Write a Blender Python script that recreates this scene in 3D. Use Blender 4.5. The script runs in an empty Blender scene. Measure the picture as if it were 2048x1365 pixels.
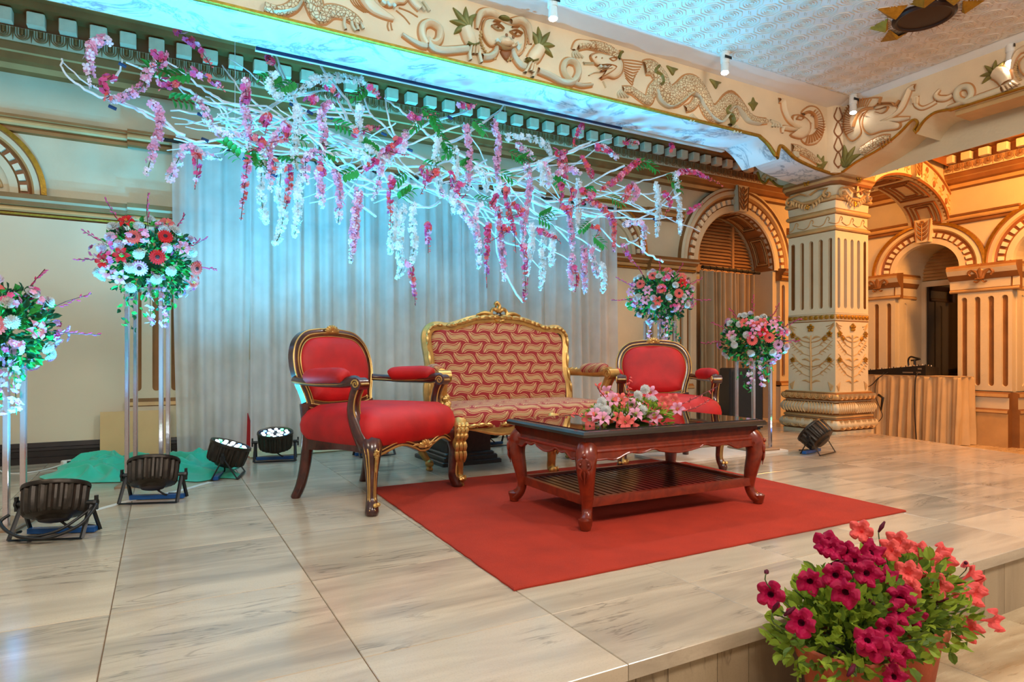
import bpy, math, random
from mathutils import Vector, Matrix
random.seed(7)
PI = math.pi
S = bpy.context.scene
COL = S.collection
# ------------------------------------------------------------------ camera
FPX, YAW, HZ, EYE = 1274.0, math.atan(704 / 1274.0), 715.0, 0.85
cd = bpy.data.cameras.new('camera'); cam = bpy.data.objects.new('camera', cd); COL.objects.link(cam)
cam.location = (0, 0, EYE); cam.rotation_euler = (PI / 2, 0, -YAW)
cd.sensor_width = 36; cd.sensor_fit = 'HORIZONTAL'; cd.lens = FPX / 2048 * 36; cd.shift_y = (HZ - 682.5) / 2048
cd.clip_start = 0.05
S.camera = cam
# ------------------------------------------------------------------ world, exposure, hall fill, aisle lamps
w = bpy.data.worlds.new('hall_ambient'); S.world = w; w.use_nodes = True
w.node_tree.nodes['Background'].inputs[0].default_value = (1.0, 0.93, 0.84, 1)
w.node_tree.nodes['Background'].inputs[1].default_value = 0.30
S.view_settings.view_transform = 'Standard'; S.view_settings.look = 'None'
S.view_settings.gamma = 1; S.view_settings.use_curve_mapping = False
S.view_settings.exposure = 0.46
def lamp(kind, name, loc, target, power, color, **kw):
    d = bpy.data.lights.new(name, kind); d.energy = power; d.color = color
    for k, v in kw.items(): setattr(d, k, v)
    o = bpy.data.objects.new(name, d); COL.objects.link(o); o.location = loc
    if target is not None:
        o.rotation_euler = (Vector(target) - Vector(loc)).to_track_quat('-Z', 'Y').to_euler()
    return o
WARM = (1.0, 0.84, 0.64); NEUT = (1.0, 0.92, 0.83); AMBER = (1.0, 0.40, 0.09); CYAN = (0.03, 0.56, 1.0)
# unseen area lights added as general fill, standing in for the hall's lighting
lamp('AREA', 'hall_fill_light', (0.4, -0.6, 3.55), (1.4, 2.6, 0.2), 105, NEUT, shape='SQUARE', size=1.2)
lamp('AREA', 'hall_fill_light', (3.6, -0.4, 3.55), (3.6, 2.8, 0.2), 125, NEUT, shape='SQUARE', size=1.2)
lamp('AREA', 'hall_fill_light', (-2.4, 1.6, 3.55), (-0.4, 4.4, 0.3), 55, WARM, shape='SQUARE', size=1.2)
# amber down-lights of the side aisle
lamp('AREA', 'aisle_ceiling_lamp', (8.0, 2.3, 3.6), (8.3, 4.4, 1.2), 135, AMBER, shape='SQUARE', size=0.7)
lamp('AREA', 'aisle_ceiling_lamp', (8.3, 5.5, 3.5), (8.3, 5.5, 0.0), 16, AMBER, shape='SQUARE', size=0.5)

# ------------------------------------------------------------------ photo-plane helpers (real planes of the room)
SN, CS = math.sin(YAW), math.cos(YAW)
def ray(u, v):
    k = (u - 1024) / FPX
    return (SN + k * CS, CS - k * SN, (HZ - v) / FPX)
def PZ(u, v, z=0.0):
    r = ray(u, v); d = (z - EYE) / r[2]; return (d * r[0], d * r[1], z)
def PY(u, v, Y):
    r = ray(u, v); d = Y / r[1]; return (d * r[0], Y, EYE + d * r[2])
def PX(u, v, X):
    r = ray(u, v); d = X / r[0]; return (X, d * r[1], EYE + d * r[2])

# ------------------------------------------------------------------ objects
def link(name, data=None, parent=None, loc=None, rotz=None):
    o = bpy.data.objects.new(name, data); COL.objects.link(o)
    if parent is not None: o.parent = parent
    if loc is not None: o.location = loc
    if rotz is not None: o.rotation_euler = (0, 0, rotz)
    return o
def tag(o, label=None, cat=None, group=None, kind=None):
    if label: o['label'] = label
    if cat: o['category'] = cat
    if group: o['group'] = group
    if kind: o['kind'] = kind
    return o
def thing(name, label, cat, loc=(0, 0, 0), rotz=0.0, group=None):
    return tag(link(name, None, None, loc, rotz), label, cat, group)
def copy_tree(o, parent=None):
    c = o.copy(); COL.objects.link(c)
    if parent is not None: c.parent = parent
    for ch in o.children: copy_tree(ch, c)
    return c

def cr(pts, n=6, closed=False):
    """Catmull-Rom through points of any dimension"""
    m = len(pts); out = []
    segs = m if closed else m - 1
    for i in range(segs):
        if closed: p = [pts[(i + k - 1) % m] for k in range(4)]
        else: p = [pts[max(0, min(m - 1, i + k - 1))] for k in range(4)]
        for s in range(n):
            t = s / n; t2 = t * t; t3 = t2 * t
            out.append(tuple(0.5 * (2 * b + (c - a) * t + (2 * a - 5 * b + 4 * c - d) * t2 + (3 * b - a - 3 * c + d) * t3)
                             for a, b, c, d in zip(*p)))
    if not closed: out.append(tuple(pts[-1]))
    return out
def lerp(a, b, t): return a + (b - a) * t

class B:
    """mesh collector; T maps the local (x, y, z) it is fed to object space"""
    def __init__(s, T=None): s.v = []; s.f = []; s.m = []; s.T = T
    def add(s, vs, fs, m=0):
        n = len(s.v); T = s.T
        s.v.extend([T(*p) for p in vs] if T else [tuple(p) for p in vs])
        s.f.extend([tuple(i + n for i in q) for q in fs]); s.m.extend([m] * len(fs)); return s
    def box(s, x0, x1, y0, y1, z0, z1, m=0):
        return s.add([(x0, y0, z0), (x1, y0, z0), (x1, y1, z0), (x0, y1, z0), (x0, y0, z1), (x1, y0, z1), (x1, y1, z1), (x0, y1, z1)],
                     [(3, 2, 1, 0), (4, 5, 6, 7), (0, 1, 5, 4), (1, 2, 6, 5), (2, 3, 7, 6), (3, 0, 4, 7)], m)
    def cbox(s, x0, x1, y0, y1, z0, z1, c=.01, m=0):
        """box with chamfered vertical edges and a chamfered top"""
        def ring(i, z): 
            a, b, e, d = x0 + i, x1 - i, y0 + i, y1 - i
            return [(a + c, e, z), (b - c, e, z), (b, e + c, z), (b, d - c, z), (b - c, d, z), (a + c, d, z), (a, d - c, z), (a, e + c, z)]
        return s.loft([ring(0, z0), ring(0, z1 - c), ring(c, z1)], m=m, cap=True)
    def loft(s, rings, m=0, cap=False, close=True):
        k = len(rings[0]); vs = [p for r in rings for p in r]; fs = []
        for i in range(len(rings) - 1):
            for j in range(k if close else k - 1):
                a = i * k + j; b = i * k + (j + 1) % k
                fs.append((a, b, b + k, a + k))
        if cap: fs.append(tuple(range(k - 1, -1, -1))); fs.append(tuple(range((len(rings) - 1) * k, len(rings) * k)))
        return s.add(vs, fs, m)
    def prism(s, poly, w0, w1, m=0, back=False):
        """polygon (u, z) pushed out from y=w0 to y=w1"""
        k = len(poly)
        vs = [(p[0], w0, p[1]) for p in poly] + [(p[0], w1, p[1]) for p in poly]
        fs = [(i, (i + 1) % k, (i + 1) % k + k, i + k) for i in range(k)] + [tuple(range(k, 2 * k))]
        if back: fs.append(tuple(range(k - 1, -1, -1)))
        return s.add(vs, fs, m)
    def hprism(s, poly, z0, z1, m=0):
        k = len(poly)
        vs = [(p[0], p[1], z0) for p in poly] + [(p[0], p[1], z1) for p in poly]
        fs = [(i, (i + 1) % k, (i + 1) % k + k, i + k) for i in range(k)] + [tuple(range(k, 2 * k)), tuple(range(k - 1, -1, -1))]
        return s.add(vs, fs, m)
    def tube(s, pts, r, n=6, m=0, cap=True, flat=1.0, up=None):
        P = [Vector(p) for p in pts]; k = len(P)
        if k < 2: return s
        rr = r if isinstance(r, (list, tuple)) else [r] * k
        rings = []; nrm = None
        for i in range(k):
            t = (P[min(i + 1, k - 1)] - P[max(i - 1, 0)])
            if t.length < 1e-9: t = Vector((0, 0, 1))
            t.normalize()
            if up is not None: nrm = Vector(up) - t * t.dot(Vector(up))
            elif nrm is None:
                a = Vector((0, 0, 1)) if abs(t.z) < .9 else Vector((1, 0, 0)); nrm = a - t * t.dot(a)
            else: nrm = nrm - t * t.dot(nrm)
            if nrm.length < 1e-6: nrm = t.orthogonal()
            nrm.normalize(); b = t.cross(nrm)
            rings.append([tuple(P[i] + (nrm * math.cos(2 * PI * j / n) * flat + b * math.sin(2 * PI * j / n)) * rr[i]) for j in range(n)])
        return s.loft(rings, m, cap)
    def cyl(s, p0, p1, r0, r1=None, n=12, m=0):
        return s.tube([p0, p1], [r0, r0 if r1 is None else r1], n, m)
    def lathe(s, prof, n=16, c=(0, 0, 0), m=0, cap=True, axis=None):
        def pt(r, z, a):
            x, y = r * math.cos(a), r * math.sin(a)
            if axis == 'y': return (c[0] + x, c[1] + z, c[2] + y)
            if axis == 'x': return (c[0] + z, c[1] + x, c[2] + y)
            return (c[0] + x, c[1] + y, c[2] + z)
        return s.loft([[pt(r, z, 2 * PI * j / n) for j in range(n)] for r, z in prof], m, cap)
    def ball(s, c, r, n=8, m=0):
        rx, ry, rz = r if isinstance(r, (list, tuple)) else (r, r, r)
        k = max(3, n // 2 + 1)
        rings = []
        for i in range(k + 1):
            a = PI * i / k - PI / 2
            q = max(math.cos(a), .02)
            rings.append([(c[0] + rx * q * math.cos(2 * PI * j / n), c[1] + ry * q * math.sin(2 * PI * j / n), c[2] + rz * math.sin(a)) for j in range(n)])
        return s.loft(rings, m, True)
    def grid(s, P, m=0, close_u=False):
        k = len(P[0]); vs = [p for r in P for p in r]; fs = []
        for i in range(len(P) - 1):
            for j in range(k - 1):
                a = i * k + j; fs.append((a, a + 1, a + k + 1, a + k))
        return s.add(vs, fs, m)
    def relief(s, pts, wd, h, w0=0.0, m=0, n=5):
        """raised half-round stroke on a wall plane; pts (u, z); wd half width or list"""
        k = len(pts)
        if k < 2: return s
        ww = wd if isinstance(wd, (list, tuple)) else [wd] * k
        rings = []
        for i in range(k):
            a, b = pts[max(i - 1, 0)], pts[min(i + 1, k - 1)]
            tx, tz = b[0] - a[0], b[1] - a[1]; L = math.hypot(tx, tz) or 1
            nx, nz = -tz / L, tx / L; q = ww[i]
            hh = h * min(1, .35 + .65 * q / (max(ww) or 1))
            rings.append([(pts[i][0] + nx * q * math.cos(PI * j / (n - 1)), w0 + hh * math.sin(PI * j / (n - 1)), pts[i][1] + nz * q * math.cos(PI * j / (n - 1))) for j in range(n)])
        return s.loft(rings, m, False, False)
    def dome(s, poly, h, w0=0.0, m=0):
        k = len(poly); cx = sum(p[0] for p in poly) / k; cz = sum(p[1] for p in poly) / k
        R = []
        for q, e in ((1, 0), (.93, .55), (.7, .85), (.3, 1)):
            R.append([(cx + (p[0] - cx) * q, w0 + h * e, cz + (p[1] - cz) * q) for p in poly])
        n = len(s.v); s.loft(R, m); 
        return s.add(R[-1], [tuple(range(k))], m)
    def mesh(s, name, smooth=None):
        me = bpy.data.meshes.new(name); me.from_pydata(s.v, [], s.f)
        if any(s.m): me.polygons.foreach_set('material_index', s.m)
        if smooth is not None:
            me.shade_smooth()
            if smooth < 180: me.set_sharp_from_angle(angle=math.radians(smooth))
        me.update(); return me
    def build(s, name, mats, parent=None, loc=None, rotz=None, smooth=None, label=None, cat=None, group=None, kind=None):
        me = s.mesh(name, smooth)
        for q in (mats if isinstance(mats, (list, tuple)) else [mats]): me.materials.append(q)
        return tag(link(name, me, parent, loc, rotz), label, cat, group, kind)

# ------------------------------------------------------------------ materials
def lin(r, g, b):
    f = lambda c: (c / 255) / 12.92 if c <= 10 else ((c / 255 + .055) / 1.055) ** 2.4
    return (f(r), f(g), f(b), 1)
class NT:
    def __init__(s, name):
        s.m = bpy.data.materials.new(name); s.m.use_nodes = True; s.t = s.m.node_tree
        s.p = s.t.nodes['Principled BSDF']; s.out = s.t.nodes['Material Output']
    def n(s, kind, **kw):
        o = s.t.nodes.new('ShaderNode' + kind)
        for k, v in kw.items():
            if k.startswith('i_'):
                key = k[2:]; key = int(key) if key.isdigit() else key.replace('_', ' ')
                if hasattr(v, 'is_output') or isinstance(v, bpy.types.NodeSocket): s.t.links.new(v, o.inputs[key])
                else: o.inputs[key].default_value = v
            else: setattr(o, k, v)
        return o
    def L(s, a, b): s.t.links.new(a, b)
    def math(s, op, a, b=None, c=None):
        o = s.t.nodes.new('ShaderNodeMath'); o.operation = op
        for i, q in enumerate((a, b, c)):
            if q is None: continue
            if isinstance(q, (int, float)): o.inputs[i].default_value = q
            else: s.L(q, o.inputs[i])
        return o.outputs[0]
    def mix(s, fac, a, b):
        o = s.t.nodes.new('ShaderNodeMix'); o.data_type = 'RGBA'
        for k, q in ((0, fac), (6, a), (7, b)):
            if isinstance(q, (int, float)): o.inputs[k].default_value = q
            elif isinstance(q, tuple): o.inputs[k].default_value = q
            else: s.L(q, o.inputs[k])
        return o.outputs[2]
    def ramp(s, fac, *stops):
        o = s.t.nodes.new('ShaderNodeValToRGB'); e = o.color_ramp.elements
        while len(e) < len(stops): e.new(.5)
        for q, (p, c) in zip(e, stops): q.position = p; q.color = c
        s.L(fac, o.inputs[0]); return o.outputs[0]
    def set(s, **kw):
        for k, v in kw.items():
            i = s.p.inputs[k.replace('_', ' ')]
            if isinstance(v, bpy.types.NodeSocket): s.L(v, i)
            else: i.default_value = v
        return s
    def bump(s, h, strength=.3, dist=.01):
        b = s.n('Bump', i_Strength=strength, i_Distance=dist); s.L(h, b.inputs['Height']); s.L(b.outputs[0], s.p.inputs['Normal']); return s
def mat(name, c, rough=.5, metal=0., var=.12, scale=6., bump=0., bscale=60., sheen=0., coat=0., spec=.5, sub=0.):
    t = NT(name); co = t.n('TexCoord').outputs['Object']
    if var:
        nz = t.n('TexNoise', i_Scale=scale, i_Detail=4.0); t.L(co, nz.inputs['Vector'])
        d = tuple(x * (1 - var) for x in c[:3]) + (1,); l = tuple(min(1, x * (1 + var)) for x in c[:3]) + (1,)
        t.set(Base_Color=t.ramp(nz.outputs[0], (.3, d), (.7, l)))
    else: t.set(Base_Color=c)
    t.set(Roughness=rough, Metallic=metal, Specular_IOR_Level=spec)
    if sheen: t.set(Sheen_Weight=sheen, Sheen_Roughness=.4, Sheen_Tint=(min(1, c[0] * 2), c[1] * 2, c[2] * 2, 1))
    if coat: t.set(Coat_Weight=coat, Coat_Roughness=.08)
    if bump:
        nb = t.n('TexNoise', i_Scale=bscale, i_Detail=3.0); t.L(co, nb.inputs['Vector']); t.bump(nb.outputs[0], bump, .01)
    return t.m
def marble(name, base, dark, vein, rough, axis=0, rs=1.0):
    t = NT(name); co = t.n('TexCoord').outputs['Object']; rnd = t.n('ObjectInfo').outputs['Random']
    off = t.n('CombineXYZ', i_X=t.math('MULTIPLY', rnd, 37.), i_Y=t.math('MULTIPLY', rnd, 91.), i_Z=t.math('MULTIPLY', rnd, 13.))
    add = t.n('VectorMath', operation='ADD', i_0=co, i_1=off.outputs[0])
    mp = t.n('Mapping', i_Vector=add.outputs[0])
    mp.inputs['Scale'].default_value = (.7, 4.6, 4.6) if axis == 0 else (4.6, 4.6, .7)
    rot = t.n('CombineXYZ', i_Z=t.math('MULTIPLY', t.math('SUBTRACT', rnd, .5), .7)); t.L(rot.outputs[0], mp.inputs['Rotation'])
    n1 = t.n('TexNoise', i_Scale=1.25, i_Detail=5., i_Roughness=.56, i_Distortion=.7, i_Vector=mp.outputs[0])
    n2 = t.n('TexNoise', i_Scale=1.9, i_Detail=5., i_Roughness=.6, i_Distortion=1.1, i_Vector=mp.outputs[0])
    n3 = t.n('TexNoise', i_Scale=170., i_Detail=2., i_Vector=co); n4 = t.n('TexNoise', i_Scale=2.6, i_Detail=2., i_Vector=add.outputs[0])
    c1 = t.ramp(n1.outputs[0], (.34, dark), (.60, base))
    lt = tuple(min(1, x * 1.12) for x in base[:3]) + (1,)
    dk = tuple(x * .80 for x in base[:3]) + (1,)
    c1 = t.mix(t.math('MULTIPLY', t.math('SUBTRACT', rnd, .25), .75), c1, t.mix(t.math('GREATER_THAN', rnd, .62), dk, lt))
    vn = t.math('SUBTRACT', 1., t.math('SMOOTH_MIN', 1., t.math('MULTIPLY', t.math('ABSOLUTE', t.math('SUBTRACT', n2.outputs[0], .5)), 42.), .2)); vn = t.math('MULTIPLY', vn, t.math('SMOOTH_MIN', 1., t.math('MULTIPLY', t.math('MAXIMUM', t.math('SUBTRACT', n4.outputs[0], .5), 0.), 9.), .1))
    c2 = t.mix(t.math('MULTIPLY', vn, .6), c1, vein)
    c3 = t.mix(t.math('MULTIPLY', t.math('GREATER_THAN', n3.outputs[0], .57), .13), c2, dark)
    t.set(Base_Color=c3, Roughness=t.ramp(n2.outputs[0], (.3, (rough,) * 3 + (1,)), (.7, (rough * 1.7,) * 3 + (1,))))
    nb = t.n('TexNoise', i_Scale=3., i_Detail=2., i_Vector=co); t.bump(nb.outputs[0], .03, .02)
    return t.m
M = {}
M['marble'] = marble('floor_marble', lin(198, 178, 152), lin(156, 141, 122), lin(94, 84, 74), .12)
M['marble_riser'] = marble('riser_marble', lin(172, 150, 120), lin(132, 112, 88), lin(92, 74, 56), .35, axis=2)
M['marble_low'] = marble('lower_marble', lin(206, 184, 148), lin(150, 120, 84), lin(88, 62, 38), .2)
M['grout'] = mat('grout', lin(146, 110, 76), .9)
M['cream'] = mat('cream_plaster', lin(208, 194, 162), .6, var=.06, scale=2.5, bump=.25, bscale=35)
M['panel'] = mat('cream_panel', lin(210, 197, 168), .5, var=.05, scale=1.5)
M['tan'] = mat('tan_glazed_plaster', lin(146, 100, 54), .42, .3, var=.18, scale=5, bump=.12)
M['tan_light'] = mat('light_tan_plaster', lin(196, 158, 104), .45, .15, var=.12, scale=5, bump=.1)
M['brown'] = mat('brown_glaze', lin(140, 84, 40), .5, var=.15)
M['glaze'] = mat('ochre_glaze', lin(188, 128, 72), .5, var=.12)
M['dentil'] = mat('pale_dentil', lin(226, 214, 184), .6, var=.08, scale=9, bump=.2)
M['white'] = mat('white_ceiling_paint', lin(232, 228, 220), .65, var=.02)
M['emboss'] = mat('embossed_paper', lin(224, 210, 190), .55, var=.03)
M['gold_paint'] = mat('gold_paint', lin(176, 128, 40), .38, .75, var=.2, scale=30, bump=.3, bscale=120)
M['gold'] = mat('gold_leaf', lin(196, 154, 88), .40, .8, var=.2, scale=14, bump=.12, bscale=60)
M['gilt'] = mat('gilt_line', lin(206, 164, 94), .40, .65, var=.15, scale=20)
M['olive'] = mat('olive_gold', lin(128, 118, 56), .45, .3, var=.2, scale=12)
M['soffit'] = None
t = NT('soffit_marble'); co = t.n('TexCoord').outputs['Object']
nz = t.n('TexNoise', i_Scale=2.2, i_Detail=7., i_Roughness=.66, i_Distortion=.9, i_Vector=co)
vv = t.math('ABSOLUTE', t.math('SUBTRACT', nz.outputs[0], .57))
t.set(Base_Color=t.ramp(vv, (.0, lin(150, 160, 168)), (.02, lin(206, 212, 214)), (.05, lin(236, 236, 234))), Roughness=.28); M['soffit'] = t.m
# scaly dragon skin
t = NT('dragon_scales'); co = t.n('TexCoord').outputs['Object']
vo = t.n('TexVoronoi', i_Scale=42., feature='DISTANCE_TO_EDGE', i_Vector=co)
t.set(Base_Color=t.ramp(vo.outputs[0], (.02, lin(170, 112, 58)), (.10, lin(224, 200, 158))), Roughness=.6); t.bump(t.ramp(vo.outputs[0], (0, (0, 0, 0, 1)), (.15, (1, 1, 1, 1))), .7, .008); M['scales'] = t.m
M['louvre'] = mat('louvre_wood', lin(190, 142, 90), .5, var=.1)
M['darkglass'] = mat('dark_door_glass', lin(26, 20, 15), .06, var=0, coat=.6)
M['black'] = mat('black_plastic', lin(22, 21, 20), .42, var=.15, scale=20)
M['blackmetal'] = mat('black_metal', lin(52, 44, 36), .38, .55, var=.3, scale=18, bump=.1)
M['baseboard'] = mat('dark_baseboard', lin(40, 28, 24), .4, var=.3, scale=12)
M['whiteplastic'] = mat('white_plastic', lin(225, 220, 210), .4, var=.03)
def emis(name, c, s):
    t = NT(name); t.set(Base_Color=(0, 0, 0, 1), Emission_Color=c, Emission_Strength=s); return t.m
# ================================================================== THE SETTING
W, XR, LOW = 6.33, 9.38, -0.28
FB = lambda u, w, z: (u, W - w, z)          # back wall frame: along, out, up
FR = lambda u, w, z: (XR - w, u, z)         # right wall frame
def struct(b, name, mats, parent=None, **kw):
    o = b.build(name, mats, parent, **kw); o['kind'] = 'structure'; return o
def clip(poly, a, b, c):
    out = []
    for i, p in enumerate(poly):
        q = poly[(i + 1) % len(poly)]; dp = a * p[0] + b * p[1] - c; dq = a * q[0] + b * q[1] - c
        if dp <= 0: out.append(p)
        if dp * dq < 0: t_ = dp / (dp - dq); out.append((lerp(p[0], q[0], t_), lerp(p[1], q[1], t_)))
    return out
# ---- stage floor: bed + single marble slabs
EDGE = lambda y: 5.952 + .2371 * y
b = B(); b.hprism([(-2.6, 1.425), (EDGE(1.425) - .02, 1.425), (EDGE(W) - .02, W), (-2.6, W)], LOW, -.006)
floor = struct(b, 'floor', M['grout'])
def slab(poly, z0, z1, mt, parent, name='floor_slab', g=.0013):
    n = len(poly); cx = sum(p[0] for p in poly) / n; cy = sum(p[1] for p in poly) / n
    ins = lambda q: [(cx + (p[0] - cx) * (1 - q / max(.05, abs(p[0] - cx))), cy + (p[1] - cy) * (1 - q / max(.05, abs(p[1] - cy)))) for p in poly]
    A, C = ins(g), ins(g + .002)
    b = B(); b.loft([[(p[0] - cx, p[1] - cy, z0) for p in A], [(p[0] - cx, p[1] - cy, z1 - .002) for p in A], [(p[0] - cx, p[1] - cy, z1) for p in C]], 0, True)
    return b.build(name, mt, parent, loc=(cx, cy, 0))
XJ = [-2.6, -2.03, -1.41, -.78, -.145, .503, 1.134, 1.745, 2.343, 2.95, 3.55, 4.16, 4.77, 5.38, 5.99, 6.6, 7.21, 7.6]
YJ = [1.385, 1.78, 2.485, 3.19, 3.895, 4.6, 5.305, 6.01, W]
for j in range(len(YJ) - 1):
    for i in range(len(XJ) - 1):
        p = clip([(XJ[i], YJ[j]), (XJ[i + 1], YJ[j]), (XJ[i + 1], YJ[j + 1]), (XJ[i], YJ[j + 1])], 1, -.2371, 5.952)
        if len(p) > 2: slab(p, -.046 if j == 0 else -.03, 0, M['marble'], floor)
# riser slabs under the nosing
x = -1.2; k = 0
while x < 6.2:
    wd = (.12, .2, .138, .26, .17, .3)[k % 6]; k += 1
    b = B(); b.box(.0015, wd - .0015, 0, .02, LOW, -.047); b.build('riser_slab', M['marble_riser'], floor, loc=(x, 1.405, 0)); x += wd
# lower floor in front of and beside the stage
b = B(); b.box(-3, 10.3, -3.2, 7.4, LOW - .2, LOW - .006)
lowfloor = struct(b, 'floor', M['grout'])
for j in range(-4, 2):
    for i in range(-3, 10):
        x0, y0 = .55 + i * .66, 1.41 + (j - 1) * .42
        slab([(x0, y0), (x0 + .66, y0), (x0 + .66, y0 + .42), (x0, y0 + .42)], LOW - .03, LOW, M['marble_low'], lowfloor)
for j in range(9):
    for i in range(4):
        p = clip([(6.5 + i * .72, 1.41 + j * .6), (7.22 + i * .72, 1.41 + j * .6), (7.22 + i * .72, 2.01 + j * .6), (6.5 + i * .72, 2.01 + j * .6)], -1, .2371, -5.94)
        if len(p) > 2: slab(p, LOW - .03, LOW, M['marble_low'], lowfloor)
# ---- generic mouldings
def mould(b, prof, u0, u1):
    for p, q in zip(prof, prof[1:]):
        b.add([(u0, p[0], p[1]), (u1, p[0], p[1]), (u1, q[0], q[1]), (u0, q[0], q[1])], [(0, 1, 2, 3)], p[2] if len(p) > 2 else 0)
    for u in (u0, u1): b.add([(u, p[0], p[1]) for p in prof] + [(u, 0, prof[-1][1]), (u, 0, prof[0][1])], [tuple(range(len(prof) + 2))], 1)
def rnd_prof(w, z0, z1, n=5, m=0, m2=1):
    """half-round bead proud of w"""
    r = (z1 - z0) / 2
    return [(w + r * math.sin(PI * i / n), (z0 + z1) / 2 - r * math.cos(PI * i / n), m2 if i in (0, n - 1) else m) for i in range(n + 1)]
def archring(b, cu, cz, prof, n=36, ez=1.0, a0=0, a1=PI):
    k = len(prof)
    for i in range(n):
        t0, t1 = a0 + (a1 - a0) * i / n, a0 + (a1 - a0) * (i + 1) / n
        for p, q in zip(prof, prof[1:]):
            P = lambda r, w_, t_: (cu + r * math.cos(t_), w_, cz + r * math.sin(t_) * ez)
            b.add([P(p[0], p[1], t0), P(p[0], p[1], t1), P(q[0], q[1], t1), P(q[0], q[1], t0)], [(0, 1, 2, 3)], p[2])
def flutes(b, u0, u1, z0, z1, n, fw, dep=.035, w0=0.0, ez0=.06, ez1=.06):
    """panel of n rounded vertical grooves; m0 ribs, m1 groove bed"""
    b.add([(u0, w0 - dep, z0), (u1, w0 - dep, z0), (u1, w0 - dep, z1), (u0, w0 - dep, z1)], [(0, 1, 2, 3)], 1)
    sp = (u1 - u0) / n; gap = (sp - fw) / 2
    for i in range(n):
        a = u0 + i * sp; l, r = a + gap, a + gap + fw
        b.prism([(a, z0), (l, z0), (l, z1), (a, z1)], w0 - dep, w0); b.prism([(r, z0), (a + sp, z0), (a + sp, z1), (r, z1)], w0 - dep, w0)
        arc = [(l + fw / 2 - fw / 2 * math.cos(PI * t_ / 8), fw / 2 * math.sin(PI * t_ / 8)) for t_ in range(9)]
        b.prism([(l, z1)] + [(p[0], z1 - ez1 - fw / 2 + p[1]) for p in arc] + [(r, z1)], w0 - dep, w0)
        b.prism([(r, z0)] + [(p[0], z0 + ez0 + fw / 2 - p[1]) for p in arc[::-1]] + [(l, z0)], w0 - dep, w0)
WM = [M['cream'], M['tan'], M['brown'], M['dentil'], M['tan_light'], M['gold_paint']]
# entablature: w, z, material of the face above
ENT = [(0, 3.10, 1), (.045, 3.12, 4), (.05, 3.165, 1), (.085, 3.185, 1), (.10, 3.235, 4), (.115, 3.245, 1), (.135, 3.295, 1), (.15, 3.30, 0), (.15, 3.412, 1), (.13, 3.42, 2), (.13, 3.53, 1),
       (.25, 3.545, 1), (.26, 3.59, 1), (.30, 3.60, 4), (.33, 3.66, 1), (.40, 3.68, 1), (.43, 3.76, 1), (.44, 3.86, 0)]
STR = [(0, 2.63, 1)] + [(.03, 2.64, 1), (.035, 2.665, 2)] + rnd_prof(.03, 2.675, 2.735, 5, 4, 1) + [(.05, 2.745, 1), (.055, 2.765, 1), (.0, 2.775, 1)]
IMP = [(0, 1.97, 1), (.03, 1.98, 5), (.035, 1.995, 2)] + rnd_prof(.02, 2.0, 2.05, 5, 4, 2) + [(.06, 2.055, 1), (.07, 2.085, 0), (.10, 2.10, 1), (.11, 2.135, 4), (0, 2.15, 1)]
eggmesh = None
def egg_mesh():
    b = B()
    for r, h in ((.047, .016), (.031, .02), (.015, .022)):
        pts = [(-r, .045)] + [(-r * math.cos(PI * i / 8), -.9 * r * math.sin(PI * i / 8)) for i in range(9)] + [(r, .045)]
        b.relief(pts, .0036, h * .5, 0, 0)
    b.dome([(-.012, .045), (.012, .045), (.010, 0), (0, -.01), (-.010, 0)], .012)
    for s in (-1, 1): b.relief([(s * .054, .045), (s * .058, -.02), (s * .058, -.055)], [.003, .005, .001], .008)
    me = b.mesh('egg_ornament'); me.materials.append(M['tan']); return me
def dentil_mesh():
    b = B(); b.cbox(-.058, .058, -.095, .0, -.05, .05, .006)
    me = b.mesh('dentil'); me.materials.append(M['dentil']); return me
EGG, DEN = egg_mesh(), dentil_mesh()
def entablature(T, u0, u1, parent, place, name='cornice'):
    b = B(T); mould(b, ENT, u0, u1); c = b.build(name, WM, parent)
    k = int((u1 - u0) / .205)
    for i in range(k): place(link('dentil', DEN, c), u0 + .1 + i * .205, .13, 3.475)
    k = int((u1 - u0) / .116)
    for i in range(k): place(link('egg_ornament', EGG, c), u0 + .058 + i * .116, .151, 3.362)
    return c
def put_back(o, u, w_, z): o.location = (u, W - w_, z)
def put_right(o, u, w_, z): o.location = (XR - w_, u, z); o.rotation_euler = (0, 0, PI / 2 * -1)
# egg mesh stands out in +y: turn it to face the room
for me in (EGG,):
    for v in me.vertices: v.co.y = -v.co.y
# ---- back wall with the deep arch at the right
AC, AR, AZ = 7.105, .76, 2.12
arc = [(AC - AR * math.cos(PI * i / 24), AZ + AR * math.sin(PI * i / 24)) for i in range(25)]
b = B(FB)
b.prism([(-3.2, LOW), (AC - AR, LOW)] + arc + [(AC + AR, LOW), (XR + .3, LOW), (XR + .3, 3.9), (-3.2, 3.9)], -.43, 0)
wall_back = struct(b, 'wall_back', [M['cream']])
entablature(FB, -3.2, XR, wall_back, put_back)
b = B(FB)
for u0, u1, off in ((-3.2, -.24, 0), (-.24, .55, .05), (.55, 5.45, 0), (5.45, 6.06, .04), (8.17, XR, 0)):
    mould(b, [(p[0] + off, p[1], p[2]) for p in STR], u0, u1)
for u0, u1, off in ((-3.2, -.24, 0), (-.24, .55, .05), (.55, 5.45, 0), (5.45, 6.24, .07), (7.93, XR, .07)):
    mould(b, [(p[0] + off, p[1], p[2]) for p in IMP], u0, u1)
b.build('string_course', WM, wall_back)
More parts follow.
